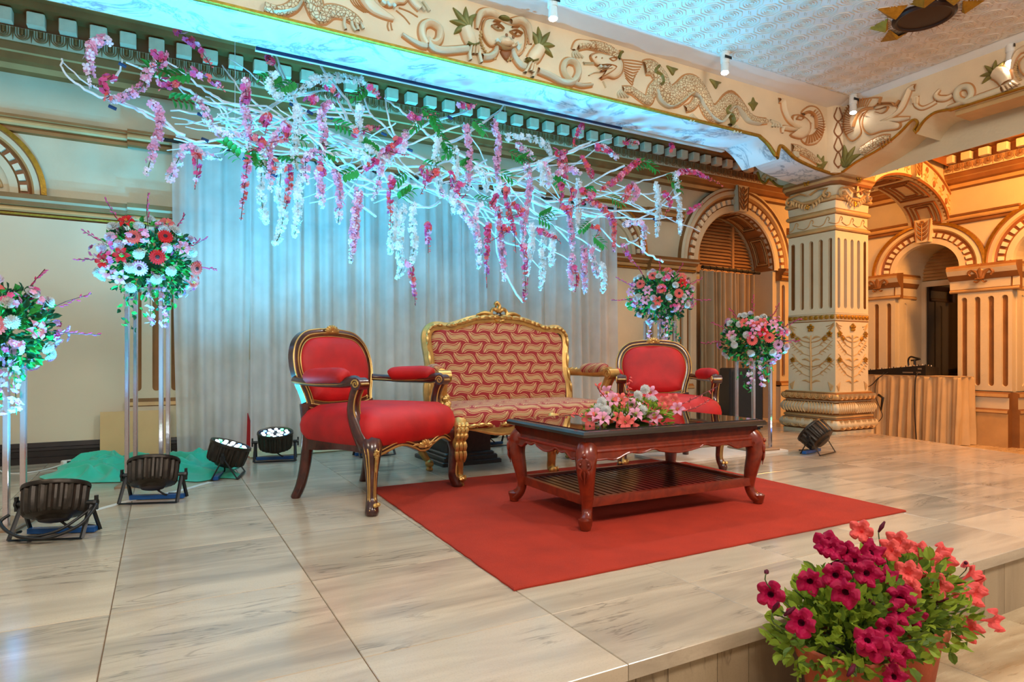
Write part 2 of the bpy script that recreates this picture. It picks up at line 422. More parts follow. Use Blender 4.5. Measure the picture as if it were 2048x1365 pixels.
# small blind arches
def blind_arch(T, cu, cz, ro, parent, n_d=17, keyed=False, ez=1.0, rw=.24, ri=None):
    s = rw / .24; r1 = ro
    b = B(T)
    archring(b, cu, cz, [(r1, 0, 1), (r1 + .005, .05, 5), (r1 - .03 * s, .06, 1), (r1 - .04 * s, .045, 0), (r1 - .075 * s, .055, 4), (r1 - .09 * s, .04, 2), (r1 - .11 * s, .02, 2), (r1 - .17 * s, .02, 1), (r1 - .18 * s, .03, 0), (r1 - .235 * s, .03, 0), (r1 - .24 * s, -.03, 1)], ez=ez)
    a = b.build('arch_moulding', WM, parent, smooth=30)
    for i in range(n_d):
        t0 = PI * (i + .22) / n_d; t1 = PI * (i + .78) / n_d
        q = B(T); P = lambda r, t_: (cu + r * math.cos(t_), cz + r * math.sin(t_) * ez)
        q.prism([P(r1 - .12 * s, t0), P(r1 - .165 * s, t0), P(r1 - .165 * s, t1), P(r1 - .12 * s, t1)], .02, .045); q.build('arch_dentil', M['dentil'], a)
    return a
blind_arch(FB, -1.40, 2.15, .60, wall_back)
blind_arch(FB, 4.81, 2.15, .64, wall_back)
# carved leaf swirl inside the left blind arch
b = B(FB)
for k in range(7):
    a = .1 + k * .42
    b.relief(cr([(-1.40 + .06 * math.cos(a), 2.2 + .06 * math.sin(a)), (-1.40 + .17 * math.cos(a + .25), 2.2 + .17 * math.sin(a + .25)), (-1.40 + .27 * math.cos(a + .1), 2.2 + .27 * math.sin(a + .1)), (-1.40 + .31 * math.cos(a - .15), 2.2 + .31 * math.sin(a - .15))], 4), [.012 + .02 * math.sin(PI * i / 12) for i in range(13)], .03)
b.build('leaf_relief', M['tan_light'], wall_back)
# deep arch: moulding, dentils, keystone, soffit panels, louvre
DA = B(FB)
archring(DA, AC, AZ, [(1.10, 0, 1), (1.105, .07, 0), (1.07, .085, 1), (1.05, .06, 0), (1.0, .075, 4), (.97, .05, 1), (.94, .03, 2), (.865, .03, 1), (.855, .045, 0), (.78, .045, 0), (.76, .03, 1), (.755, -.33, 0)], 40)
da = DA.build('arch_moulding', WM, wall_back, smooth=30)
for i in range(27):
    t0, t1 = PI * (i + .2) / 27, PI * (i + .8) / 27
    q = B(FB); q.prism([(AC + .935 * math.cos(t0), AZ + .935 * math.sin(t0)), (AC + .87 * math.cos(t0), AZ + .87 * math.sin(t0)), (AC + .87 * math.cos(t1), AZ + .87 * math.sin(t1)), (AC + .935 * math.cos(t1), AZ + .935 * math.sin(t1))], .03, .065)
    q.build('arch_dentil', M['dentil'], da)
def keystone(T, cu, cz, r0, r1, half, parent, dep=.13, ez=1.0):
    b = B(T); z0, z1 = cz + r0 * ez, cz + r1 * ez
    b.prism([(cu - half * .8, z0), (cu + half * .8, z0), (cu + half * 1.15, z1), (cu - half * 1.15, z1)], 0, dep)
    k = b.build('keystone', M['cream'], parent)
    b = B(T); zm = (z0 + z1) / 2
    for s in (-1, 1):
        for q in range(4):
            zb = lerp(z0 + .03, z1 - .05, q / 4)
            b.relief(cr([(cu, zb), (cu + s * half * .45, zb + (z1 - z0) * .12), (cu + s * half * .75, zb + (z1 - z0) * .26)], 4), [.008, .014, .017, .018, .017, .014, .01, .005, .002], .02, dep)
        b.relief([(cu + s * half * .82, z0 + .01), (cu + s * half * 1.05, z1 - .01)], .008, .012, dep)
    b.relief([(cu, z0 + .02), (cu, z1 - .08)], .007, .02, dep)
    for q in range(6): b.ball((cu + .022 * math.cos(q * PI / 3), dep + .006, z1 - .05 + .022 * math.sin(q * PI / 3)), (.014, .01, .014), 6)
    b.build('carved_leaves', M['tan'], k)
keystone(FB, AC, AZ, .76, 1.12, .10, da)
for i in range(4):        # coffers painted on the soffit are raised frames
    b = B(FB); t0, t1 = PI * (i + .12) / 4, PI * (i + .88) / 4
    for e, m_ in ((0, 1), (.035, 4), (.07, 1)):
        f0, f1 = t0 + e / .76, t1 - e / .76; w0, w1 = -.05 - e * .8, -.29 + e * .8
        P = lambda t_, w_: (AC + .748 * math.cos(t_), w_, AZ + .748 * math.sin(t_))
        for path in ([P(lerp(f0, f1, s / 8), w0) for s in range(9)], [P(lerp(f0, f1, s / 8), w1) for s in range(9)], [P(f0, w0), P(f0, w1)], [P(f1, w0), P(f1, w1)]):
            b.tube(path, .009, 4, m_)
    b.build('soffit_panel', WM, da)
# louvred lunette
b = B(FB); b.prism([(AC - .76, AZ)] + [(AC - .76 * math.cos(PI * i / 24), AZ + .76 * math.sin(PI * i / 24)) for i in range(25)], -.42, -.40)
win = struct(b, 'window_1', M['brown'])
for k in range(15):
    z = AZ + .035 + k * .049; hw = math.sqrt(max(0, .75 ** 2 - (z + .02 - AZ) ** 2))
    for s0, s1 in ((-1, -.5), (-.5, .42), (.42, 1)):
        a, c = max(-hw, s0 * .76 + .018), min(hw, s1 * .76 - .018)
        if c - a > .03:
            q = B(FB); q.add([(AC + a, -.395, z + .045), (AC + c, -.395, z + .045), (AC + c, -.345, z), (AC + a, -.345, z), (AC + a, -.395, z + .037), (AC + c, -.395, z + .037), (AC + c, -.352, z - .006), (AC + a, -.352, z - .006)], [(0, 1, 2, 3), (7, 6, 5, 4), (3, 2, 6, 7), (0, 3, 7, 4), (1, 5, 6, 2)])
            q.build('slat', M['louvre'], win)
b = B(FB)
for s in (-.38, .32): b.box(AC + s - .02, AC + s + .02, -.40, -.335, AZ, AZ + .66)
b.box(AC - .76, AC + .76, -.40, -.33, AZ - .05, AZ + .02); b.build('window_frame', M['louvre'], win)
b = B(FB); b.box(AC - .76, AC + .76, -.42, -.40, LOW, AZ); b.build('recess_back', M['cream'], wall_back)
# pilasters of the back wall
def pilaster(T, u0, u1, z0, z1, n, fw, w0, parent, ztop=None):
    b = B(T); flutes(b, u0, u1, z0, z1, n, fw, .035, w0)
    b.box(u0, u1, 0, w0 - .036, z0, z1); 
    b.box(u0 - .01, u1 + .01, 0, w0 + .02, LOW, z0 - .06); mould(b, [(w0, z0 - .08, 1), (w0 + .035, z0 - .06, 4), (w0 + .03, z0 - .03, 1), (w0, z0, 1)], u0 - .01, u1 + .01)
    return b.build('pilaster', WM, parent)
pilaster(FB, -.24, .33, .5, 1.975, 4, .062, .05, wall_back)
pilaster(FB, 5.45, 6.22, .5, 1.975, 6, .062, .05, wall_back)
pilaster(FB, 7.95, 8.7, .5, 1.975, 5, .07, .06, wall_back)
# flat cream boarding and skirting on the left bay
b = B(FB); b.box(-3.2, -.245, 0, .035, .165, 1.965); b.build('wall_panel', M['panel'], wall_back)
b = B(FB); mould(b, [(.0, 0, 0), (.075, 0, 0), (.075, .05, 0), (.06, .055, 0), (.06, .10, 0), (.07, .105, 0), (.068, .125, 0), (.05, .13, 0), (.045, .165, 0), (0, .17, 0)], -3.2, -.25)
struct(b, 'baseboard_back', M['baseboard'])
b = B(FB); mould(b, [(.0, 0, 0), (.115, 0, 0), (.115, .05, 0), (.10, .055, 0), (.10, .10, 0), (.11, .105, 0), (.108, .125, 0), (.09, .13, 0), (.085, .155, 0), (0, .16, 0)], -.25, 6.2)
struct(b, 'baseboard_back', M['baseboard'])
# ---- right wall: arcade seen across the aisle
C1, C2, RI, SP = 4.985, 3.535, .415, 2.06
def rarc(c): return [(c - RI * math.cos(PI * i / 20), SP + RI * math.sin(PI * i / 20)) for i in range(21)]
b = B(FR)
b.prism([(.2, LOW), (C2 - RI, LOW)] + rarc(C2) + [(C2 + RI, LOW), (C1 - RI, LOW)] + rarc(C1) + [(C1 + RI, LOW), (W + .1, LOW), (W + .1, 3.9), (.2, 3.9)], -.7, 0)
wall_right = struct(b, 'wall_right', [M['cream']])
entablature(FR, .4, W, wall_right, put_right)
b = B(FR); mould(b, STR, .4, C2 - .34); mould(b, STR, C2 + .34, W); b.build('string_course', WM, wall_right)
blind_arch(FR, C1, SP, .755, wall_right, 19, ez=.88, rw=.34)
blind_arch(FR, C2, SP, .74, wall_right, 19, rw=.33)
keystone(FR, C1, SP, .44, .80, .10, wall_right, .12, .88)
CAP = [(.05, 1.70, 1)] + rnd_prof(.055, 1.70, 1.745, 5, 4, 1) + [(.06, 1.75, 0), (.065, 1.86, 1), (.09, 1.875, 1), (.13, 1.93, 0), (.16, 1.99, 4), (.165, 2.02, 1), (.15, 2.055, 0), (0, 2.07, 0)]
PLI = [(.15, LOW, 4), (.15, .14, 1), (.17, .15, 4), (.165, .18, 1), (.12, .20, 0), (.12, .34, 1), (.15, .35, 4), (.145, .39, 1), (.06, .41, 0)]
def fleur(T, cu, cz, w0, s, parent):
    b = B(T)
    b.dome([(cu, cz + 1.25 * s), (cu + .28 * s, cz + .55 * s), (cu + .16 * s, cz - .2 * s), (cu, cz - .35 * s), (cu - .16 * s, cz - .2 * s), (cu - .28 * s, cz + .55 * s)], .03, w0)
    for q in (-1, 1):
        b.relief(cr([(cu + q * .12 * s, cz - .45 * s), (cu + q * .3 * s, cz + .25 * s), (cu + q * .75 * s, cz + .62 * s), (cu + q * 1.02 * s, cz + .3 * s), (cu + q * .85 * s, cz + .02 * s)], 5), [.2 * s * (.5 + .5 * math.sin(PI * min(1, i / 18))) for i in range(21)], .025, w0)
        b.relief(cr([(cu, cz - .25 * s), (cu + q * .3 * s, cz - .6 * s), (cu + q * .55 * s, cz - .5 * s)], 4), .08 * s, .02, w0)
    b.relief([(cu - .4 * s, cz - .3 * s), (cu + .4 * s, cz - .3 * s)], .09 * s, .035, w0)
    b.build('fleur_de_lis', M['tan'], parent)
def pier(u0, u1, n, jamb=True):
    b = B(FR); flutes(b, u0, u1, .42, 1.70, n, .07, .035, .05); b.box(u0, u1, 0, .014, LOW, 2.0)
    mould(b, PLI, u0 - .0, u1 + .0)
    # capital and plinth return along the jamb that faces the hall
    k = b.build('pier', WM, wall_right)
    b = B(FR); mould(b, CAP, u0 - .09, u1 + .09); b.build('pier_capital', WM, k)
    if jamb:
        FJ = lambda u, w_, z: (XR + .05 + u, u0 - w_, z)
        b = B(FJ); flutes(b, .0, .28, .42, 1.70, 1, .085, .03, .012); mould(b, [(p[0] * .6 - .02, p[1], p[2]) for p in CAP], -.12, .42); mould(b, [(p[0] * .55, p[1], p[2]) for p in PLI], -.1, .35); b.build('jamb_flute', WM, k)
    return k
for u0, u1, n in ((C2 + RI, C1 - RI, 4), (C1 + RI, W - .02, 5), (.5, C2 - RI, 6)):
    k = pier(u0, u1, n)
    fleur(FR, (u0 + u1) / 2 if n == 4 else u0 + .2, 1.90, .135, .135, k)
# doorway behind the arch: slatted lunette, frame, dark glass
b = B(FR); b.box(C1 - RI, C1 + RI, -.72, -.70, LOW, SP + RI); b.box(C2 - RI, C2 + RI, -.72, -.70, LOW, SP + RI)
b.build('recess_back', M['cream'], wall_right)
for k in range(9):
    z = 1.99 + k * .052; hw = RI if z < SP else math.sqrt(max(0.001, RI ** 2 - (z + .02 - SP) ** 2))
    q = B(FR); q.add([(C1 - hw, -.69, z + .05), (C1 + hw, -.69, z + .05), (C1 + hw, -.65, z + .008), (C1 - hw, -.65, z + .008), (C1 - hw, -.69, z), (C1 + hw, -.69, z)], [(0, 1, 2, 3), (3, 2, 5, 4)]); q.build('slat', M['tan_light'], wall_right)
b = B(FR); b.box(C1 - RI, C1 + RI, -.69, -.66, LOW, 1.92)
door = struct(b, 'door_1', M['darkglass'])
b = B(FR)
for u in (C1 - RI, C1 + RI - .06): b.box(u, u + .06, -.70, -.632, LOW, 1.90)
b.box(C1 - RI, C1 + RI, -.70, -.63, 1.90, 1.98); b.build('door_frame', M['cream'], door)
# ---- column
CX, CY = 6.835, 4.735
column = struct(B().box(CX - .25, CX + .25, CY - .25, CY + .25, LOW, 2.9), 'pillar', M['cream'])
def sq(prof, ch=0.0):
    b = B()
    for p, q in zip(prof, prof[1:]):
        R = []
        for hs, z in (p[:2], q[:2]):
            c = ch
            R.append([(CX - hs + c, CY - hs, z), (CX + hs - c, CY - hs, z), (CX + hs, CY - hs + c, z), (CX + hs, CY + hs - c, z), (CX + hs - c, CY + hs, z), (CX - hs + c, CY + hs, z), (CX - hs, CY + hs - c, z), (CX - hs, CY - hs + c, z)])
        b.loft(R, p[2])
    return b
def bead(h, z0, z1, m=0, m2=1, n=6):
    r = (z1 - z0) / 2
    return [(h + r * math.sin(PI * i / n), (z0 + z1) / 2 - r * math.cos(PI * i / n), m2 if i in (0, n - 1) else m) for i in range(n + 1)]
def cush(h, z0, z1, bulge, m=0, m2=1, n=8):
    return [(h + bulge * math.sin(PI * i / n) ** .7, lerp(z0, z1, i / n), m2 if i in (0, n - 1) else m) for i in range(n + 1)]
sq([(.345, LOW, 0), (.345, .03, 1), (.335, .035, 1)] + cush(.335, .036, .165, .045) + [(.335, .168, 1)] + bead(.33, .17, .20, 4) + [(.325, .205, 1)] + cush(.325, .213, .352, .045) + [(.325, .36, 1)] + cush(.33, .363, .455, .035, 4, 1, 5) + [(.33, .462, 0), (.302, .464, 0)], .012).build('pillar_base', WM, column, smooth=50)
sq([(.302, 1.25, 1), (.302, 1.26, 1)] + bead(.30, 1.26, 1.272) + [(.305, 1.275, 4), (.305, 1.325, 1)] + bead(.30, 1.326, 1.338) + [(.302, 1.345, 0), (.29, 1.346, 0)], .004).build('pillar_band', WM, column, smooth=50)
sq([(.29, 2.2, 1)] + bead(.295, 2.26, 2.31, 4) + [(.295, 2.32, 0), (.295, 2.44, 1)] + bead(.295, 2.445, 2.50, 4) + [(.30, 2.51, 0), (.305, 2.59, 1)] + bead(.305, 2.595, 2.65, 4), .004).build('pillar_neck', WM, column, smooth=50)
sq([(.31, 2.65, 0), (.325, 2.76, 1), (.35, 2.775, 2), (.36, 2.80, 4), (.375, 2.825, 1), (.38, 2.85, 4), (.375, 2.885, 2), (.36, 2.895, 0), (.1, 2.9, 0)], .07).build('pillar_capital', WM, column, smooth=50)
# column faces: frame (along, out, up)
FACES = [lambda u, w_, z: (CX - .29 - w_, CY - u, z), lambda u, w_, z: (CX + u, CY - .29 - w_, z), lambda u, w_, z: (CX + .29 + w_, CY + u, z), lambda u, w_, z: (CX - u, CY + .29 + w_, z)]
for T in FACES:
    b = B(T); flutes(b, -.2995, .2995, 1.346, 2.255, 5, .055, .04, .01, .05, .075); b.build('fluted_face', WM, column)
    b = B(T); b.box(-.2995, .2995, -.03, .01, .464, 1.25); b.build('carved_panel', M['cream'], column)
    # plant relief
    b = B(T); w0 = .01
    b.relief([(0, .47), (.004, .75), (-.004, 1.0), (0, 1.10)], [.013, .012, .010, .007], .02, w0)
    for s in (-1, 1):
        for z0, ln, rise, cnt in ((.62, .24, .16, 5), (.70, .22, .17, 4), (.86, .22, .13, 5), (.95, .24, .15, 4)):
            pts = cr([(0, z0), (s * ln * .45, z0 + rise * .25), (s * ln * .8, z0 + rise * .65), (s * ln, z0 + rise)], 4)
            b.relief(pts, [.0042 * (1 - .6 * i / 12) for i in range(13)], .009, w0)
            for q in range(1, cnt + 1):
                p = pts[3 + q * 2 - 1] if 3 + q * 2 - 1 < len(pts) else pts[-1]
                for up in (0, 1):
                    e = (p[0] + s * .05, p[1] + (.045 if up else -.018)); mid = ((p[0] + e[0]) / 2, (p[1] + e[1]) / 2 + .006)
                    b.relief(cr([p, mid, e], 3), [.0015, .0032, .0042, .0042, .0035, .0025, .001], .008, w0)
        for z0 in (.555, .80, 1.055):
            b.relief(cr([(s * .012, z0), (s * .06, z0 + .028), (s * .12, z0 + .022)], 4), [.002, .007, .010, .012, .012, .011, .008, .004, .001], .012, w0)
        for z0, z1, x1 in ((.74, .815, .235), (1.02, 1.105, .225)):
            b.relief(cr([(0, z0), (s * .1, z0 + .02), (s * .17, z1 - .015), (s * x1, z1)], 4), .006, .012, w0)
        for q in range(4): b.relief(cr([(s * .245, .475), (s * (.235 + .012 * q), .53), (s * (.215 + .02 * q), .575 - .012 * q)], 3), [.006, .008, .009, .009, .007, .005, .001], .012, w0)
        for q in range(5): b.relief(cr([(s * (.285), 1.235 - .008 * q), (s * (.25 - .005 * q), 1.21 - .02 * q), (s * (.19 + .018 * q), 1.195 - .028 * q)], 3), .004, .009, w0)
    b.build('plant_relief', M['tan_light'], column, smooth=60)
    b = B(T)
    for cx_, cz_, r in ((0, 1.185, .03), (.235, 1.11, .022), (-.235, 1.11, .022), (.235, .82, .02), (-.235, .82, .02)):
        for q in range(5): b.ball((cx_ + r * math.cos(q * 1.2566 + .3), w0 + .01, cz_ + r * math.sin(q * 1.2566 + .3)), (r * .62, .016, r * .62), 6)
        b.ball((cx_, w0 + .016, cz_), (r * .4, .014, r * .4), 6)
    for s in (-1, 1): b.dome([(s * .14, 1.05), (s * .165, 1.085), (s * .2, 1.08), (s * .195, 1.045), (s * .165, 1.03)], .02, w0)
    b.build('gold_blossom', M['gold_paint'], column)
    # beads of the band, carved tongues of the base
    b = B(T)
    for i in range(9): b.dome([(-.267 + i * .0667 + .029 * math.cos(a * PI / 4), 1.30 + .024 * math.sin(a * PI / 4)) for a in range(8)], .012, .016)
    b.build('bead_band', M['gold_paint'], column)
    b = B(T)
    for i in range(8):
        u = -.29 + i * .083
        b.relief([(u - .034, .44)] + [(u - .034 * math.cos(PI * k / 6), .415 - .035 * math.sin(PI * k / 6)) for k in range(7)] + [(u + .034, .44)], .0055, .02, .066)
        b.relief([(u - .016, .44)] + [(u - .016 * math.cos(PI * k / 6), .42 - .02 * math.sin(PI * k / 6)) for k in range(7)] + [(u + .016, .44)], .0045, .02, .068)
    for i in range(17):
        u = -.30 + i * .0375; s = -1 if u < 0 else 1
        b.relief(cr([(u, .222), (u + s * .018, .26), (u + s * .018, .31), (u, .345)], 3), [.004, .007, .009, .010, .010, .010, .009, .007, .005, .004], .024, .06)
    for i in range(6):
        u = -.27 + i * .108
        for r in (.044, .026):
            b.relief([(u - r, .15), (u - r, .09)] + [(u - r * math.cos(PI * k / 6), .085 - .036 * (r / .044) * math.sin(PI * k / 6)) for k in range(7)] + [(u + r, .09), (u + r, .15)], .006, .022, .068)
        b.relief([(u, .155), (u, .09)], [.004, .008], .016, .07)
    b.build('carved_tongues', M['tan_light'], column, smooth=60)
    # scrolls, festoon and painted frieze of the capital
    b = B(T)
    for s in (-1, 1):
        sp_ = [(s * (.24 - .006 * k * 0) + s * (-.0) + (.062 - .0042 * k) * math.cos(s * 0 + (PI / 2 + k * .55) * s) , 2.665 + (.062 - .0042 * k) * math.sin(PI / 2 + k * .55)) for k in range(14)]
        b.relief([(s * .02, 2.70), (s * .12, 2.745)] + [(s * abs(p[0]) if False else p[0], p[1]) for p in sp_], .010, .03, .05)
        for q in range(5):
            x = s * (.04 + .036 * q); z = 2.60 + .02 * q
            b.relief(cr([(x, z), (x + s * .02, z - .03), (x + s * .012, z - .06)], 3), [.006, .012, .015, .015, .012, .007, .002], .016, .045)
    b.relief(cr([(-.2, 2.69), (-.1, 2.63), (0, 2.61), (.1, 2.63), (.2, 2.69)], 5), .014, .03, .035)
    for k in range(3):
        u = -.2 + .2 * k
        b.relief(cr([(u - .1, 2.33), (u - .04, 2.35), (u, 2.42), (u + .03, 2.40), (u + .015, 2.375)], 4), .005, .008, .006); b.relief(cr([(u + .1, 2.33), (u + .05, 2.345), (u + .02, 2.36)], 4), .005, .008, .006)
    b.build('capital_carving', M['tan_light'], column, smooth=60)
    b = B(T)
    for q in range(5): b.ball((.028 * math.cos(q * 1.2566 + 1.57), .095, 2.845 + .028 * math.sin(q * 1.2566 + 1.57)), (.019, .012, .019), 6)
    for q in range(6): b.ball((random.uniform(-.03, .03), .06, 2.585 - .008 * q), (.012, .012, .012), 5)
    b.build('gold_boss', M['gold_paint'], column)
# ---- main beam over the stage and side beam to the right, both with bracket ends
YB, XB = 4.42, 6.5
def c2y(u, v): p = PY(u, v, YB); return (p[0], p[2])
def c2x(u, v): p = PX(u, v, XB); return (p[1], p[2])
low = [(-3.4, 3.07), (5.28, 3.07)] + cr([(5.30, 3.06), (5.42, 3.0), (5.552, 2.885)], 4) + cr([(5.565, 2.95), (5.60, 3.02), (5.68, 3.0), (5.85, 2.92), (6.165, 2.868)], 4) + [(6.40, 2.85), (6.5, 2.85)]
b = B(); k = len(low)
b.add([(p[0], YB, p[1]) for p in low] + [(6.5, YB, 3.60), (-3.4, YB, 3.60)], [tuple(range(k + 2))], 0)
for i in range(k - 1):
    a, c = low[i], low[i + 1]
    b.add([(a[0], YB, a[1]), (c[0], YB, c[1]), (c[0], YB + .44, c[1]), (a[0], YB + .44, a[1])], [(0, 1, 2, 3)], 1)
b.add([(-3.4, YB + .44, 3.07), (5.3, YB + .44, 3.07), (6.5, YB + .44, 3.05), (6.5, YB + .44, 3.9), (-3.4, YB + .44, 3.9)], [(0, 1, 2, 3, 4)], 2)
beam = struct(b, 'trim_1', [M['tan_light'], M['soffit'], M['white']])
M['peach'] = mat('peach_plaster', lin(226, 200, 162), .6, var=.07, scale=3, bump=.15, bscale=30)
beam.data.materials[0] = M['peach']
lowr = [(-3.2, 3.16), (3.24, 3.16)] + cr([c2x(1896, 222), c2x(1870, 228), c2x(1848, 245), c2x(1833, 268)], 4) + cr([c2x(1829, 262), c2x(1836, 248), c2x(1825, 243), c2x(1800, 268), c2x(1760, 300), c2x(1715, 325), c2x(1688, 345)], 4) + [(4.5, 2.85)]
b = B(); k = len(lowr)
b.add([(XB, p[0], p[1]) for p in lowr] + [(XB, 4.5, 3.60), (XB, -3.2, 3.60)], [tuple(range(k + 2))], 0)
for i in range(k - 1):
    a, c = lowr[i], lowr[i + 1]
    b.add([(XB, a[0], a[1]), (XB, c[0], c[1]), (XB + .42, c[0], c[1]), (XB + .42, a[0], a[1])], [(0, 1, 2, 3)], 1)
b.add([(XB + .42, -3.2, 3.1), (XB + .42, 4.5, 2.85), (XB + .42, 4.5, 3.9), (XB + .42, -3.2, 3.9)], [(0, 1, 2, 3)], 2)
beam_r = struct(b, 'trim_2', [M['peach'], M['cream'], M['cream']])
b = B(); b.box(XB + .03, XB + .3, -3.2, 3.22, 3.115, 3.165); b.build('soffit_board', M['tan_light'], beam_r)
# cross beam from the pillar back to the wall
lowb = [(4.86, 2.86)] + cr([(5.05, 2.87), (5.2, 2.92), (5.32, 3.03), (5.38, 2.99), (5.46, 3.06), (5.50, 3.16)], 4)
b = B(lambda u, w_, z: (6.56 + w_, u, z)); b.prism(lowb + [(5.52, 3.86), (4.86, 3.86)], .36, 0, 0)
beam_b = struct(b, 'trim_4', [M['peach']])
b = B(lambda u, w_, z: (6.56 - w_, u, z)); b.tube([(p[0], .006, p[1] + .01) for p in lowb], .016, 6); b.build('gilt_edge', M['gold_paint'], beam_b, smooth=60)
b = B(lambda u, w_, z: (6.56 - w_, u, z))
for k in range(3): b.relief(cr([(4.95 + .16 * k, 2.95 + .03 * k), (5.02 + .16 * k, 3.06 + .03 * k), (5.10 + .16 * k, 3.02 + .03 * k), (5.06 + .16 * k, 2.98 + .03 * k)], 4), [.014 + .016 * math.sin(PI * i / 12) for i in range(13)], .03)
b.build('scroll_relief', M['tan_light'], beam_b, smooth=60)
# gilt edges
FM = lambda u, w_, z: (u, YB - w_, z)
FS = lambda u, w_, z: (XB - w_, u, z)
b = B(FM); b.tube([(p[0], .008, p[1] + .012) for p in low], [.022] * len(low), 6, flat=.8); b.build('gilt_edge', M['gold_paint'], beam, smooth=60)
b = B(FS); b.tube([(p[0], .006, p[1] + .01) for p in lowr], [.018] * len(lowr), 6, flat=.8); b.build('gilt_edge', M['gold_paint'], beam_r, smooth=60)
# dark batten that hides the strip lights behind the soffit
b = B(); b.box(.6, 3.9, YB + .441, YB + .455, 3.05, 3.085); b.build('light_batten', mat('blue_batten', lin(18, 34, 78), .4), beam)
b = B(); b.box(.6, 5.3, YB + .456, YB + .50, 3.058, 3.075); b.build('light_trough', M['whiteplastic'], beam)
# corner post ornament between the two beams
b = B(); b.hprism([(XB - .13, YB), (XB - .10, YB - .05), (XB, YB - .10), (XB + .05, YB - .10), (XB + .05, YB + .05), (XB - .13, YB + .05)], 2.86, 3.62)
post = b.build('corner_post', M['peach'], beam)
fx = (Vector((XB, YB - .10, 0)) - Vector((XB - .10, YB - .05, 0))).normalized(); nx = Vector((fx.y, -fx.x, 0)); pc = Vector((XB - .05, YB - .075, 0))
FP = lambda u, w_, z: tuple(pc + fx * u + nx * w_ + Vector((0, 0, z)))
b = B(FP)
for k in range(4):
    z0 = 2.92 + k * .165
    for s in (-1, 1): b.relief(cr([(s * .012, z0), (s * .045, z0 + .05), (s * .03, z0 + .1), (s * .012, z0 + .15)], 4), .007, .012)
    b.ball((0, .004, z0 - .004), (.014, .012, .016), 6)
b.build('vine_relief', M['brown'], post)
# ---- reliefs. strokes traced on the beam planes: (points, half widths in m, layer)
def zq(ox, oy, sc): return lambda x, y: (ox + x / sc, oy + y / sc)
q5, q4, q8, qr = zq(1120, 60, 3.531), zq(560, 0, 3.793), zq(480, 0, 2.844), zq(1600, 0, 4.571)
def stroke(T, c2, q, pts, wd, name, parent, h=.03, mt='peach', edge=True, n=5, sub=5):
    P = cr([c2(*q(*p)) for p in pts], sub); k = len(P)
    if not isinstance(wd, (list, tuple)): wd = [wd, wd]
    ww = [lerp(wd[min(len(wd) - 2, int(i / (k - 1) * (len(wd) - 1) * .9999))], wd[min(len(wd) - 1, int(i / (k - 1) * (len(wd) - 1) * .9999) + 1)], (i / (k - 1) * (len(wd) - 1) * .9999) % 1) for i in range(k)]
    b = B(T)
    if edge: b.relief(P, [x + .011 for x in ww], h * .35, 0, 1, 4)
    b.relief(P, ww, h, 0.001, 0, n)
    return b.build(name, [M[mt], M['glaze']], parent, smooth=70)
def blob(T, c2, q, pts, name, parent, h=.03, mt='peach', edge=.014):
    P = cr([c2(*q(*p)) for p in pts], 4, True)
    b = B(T)
    if edge: b.relief(P + [P[0]], edge * .7, h * .5, 0, 1, 4)
    b.dome(P, h * .75, .001, 0)
    return b.build(name, [M[mt], M['glaze']], parent, smooth=50)
def lines(T, c2, q, segs, wd, name, parent, mt='glaze', h=.008):
    b = B(T)
    for s in segs: b.relief(cr([c2(*q(*p)) for p in s], 3), wd, h)
    return b.build(name, M[mt], parent)
def radial(cx, cy, r0, r1, a0, a1, n): return [[(cx + r0 * math.cos(lerp(a0, a1, i / n)), cy + r0 * math.sin(lerp(a0, a1, i / n))), (cx + r1 * math.cos(lerp(a0, a1, i / n) + .12), cy + r1 * math.sin(lerp(a0, a1, i / n) + .12))] for i in range(n + 1)]
def leafy(T, c2, q, base, tip, wd, parent, name='gilt_leaf'):
    """fan of lobes from base to tip"""
    bx, bz = c2(*q(*base)); tx, tz = c2(*q(*tip)); L = math.hypot(tx - bx, tz - bz); a0 = math.atan2(tz - bz, tx - bx)
    b = B(T)
    for k in range(-2, 3):
        a = a0 + k * wd; l = L * (1 - .12 * abs(k))
        b.relief(cr([(bx, bz), (bx + l * .5 * math.cos(a), bz + l * .5 * math.sin(a)), (bx + l * math.cos(a + k * .18), bz + l * math.sin(a + k * .18))], 4), [L * .05, L * .08, L * .11, L * .13, L * .13, L * .12, L * .09, L * .05, L * .01], .03)
    return b.build(name, M['olive'], parent, smooth=60)
# long dragon
a = (FM, c2y, q5)
stroke(*a, [(590, 270), (650, 270), (710, 340), (745, 430), (795, 475), (850, 440), (905, 390), (960, 400), (1010, 480), (1050, 570), (1105, 595), (1155, 545), (1205, 500), (1260, 530), (1315, 600), (1380, 640), (1460, 645)], [.06, .085, .095, .095, .09, .085, .075, .05, .025], 'dragon_body', beam, .05, 'scales')
stroke(*a, [(670, 430), (700, 510), (770, 550), (850, 510), (920, 455), (965, 480), (1010, 560), (1070, 630), (1140, 650), (1215, 550), (1270, 590), (1320, 650), (1400, 670)], .012, 'dragon_belly', beam, .055, 'cream', False)
lines(*a, [[(690, 270), (740, 390), (790, 420), (830, 360), (890, 325), (950, 330), (1010, 390), (1060, 500), (1100, 530)], [(1100, 530), (1150, 460), (1210, 430), (1270, 480), (1330, 570)]], .009, 'dragon_crest', beam)
stroke(*a, [(700, 390), (650, 430), (620, 500), (560, 470), (500, 430), (440, 425)], [.07, .05, .04, .035, .03], 'dragon_leg', beam, .045, 'scales')
stroke(*a, [(390, 190), (330, 140), (250, 115), (180, 110), (120, 125)], [.05, .045, .04, .03, .025], 'dragon_arm', beam, .05, 'scales')
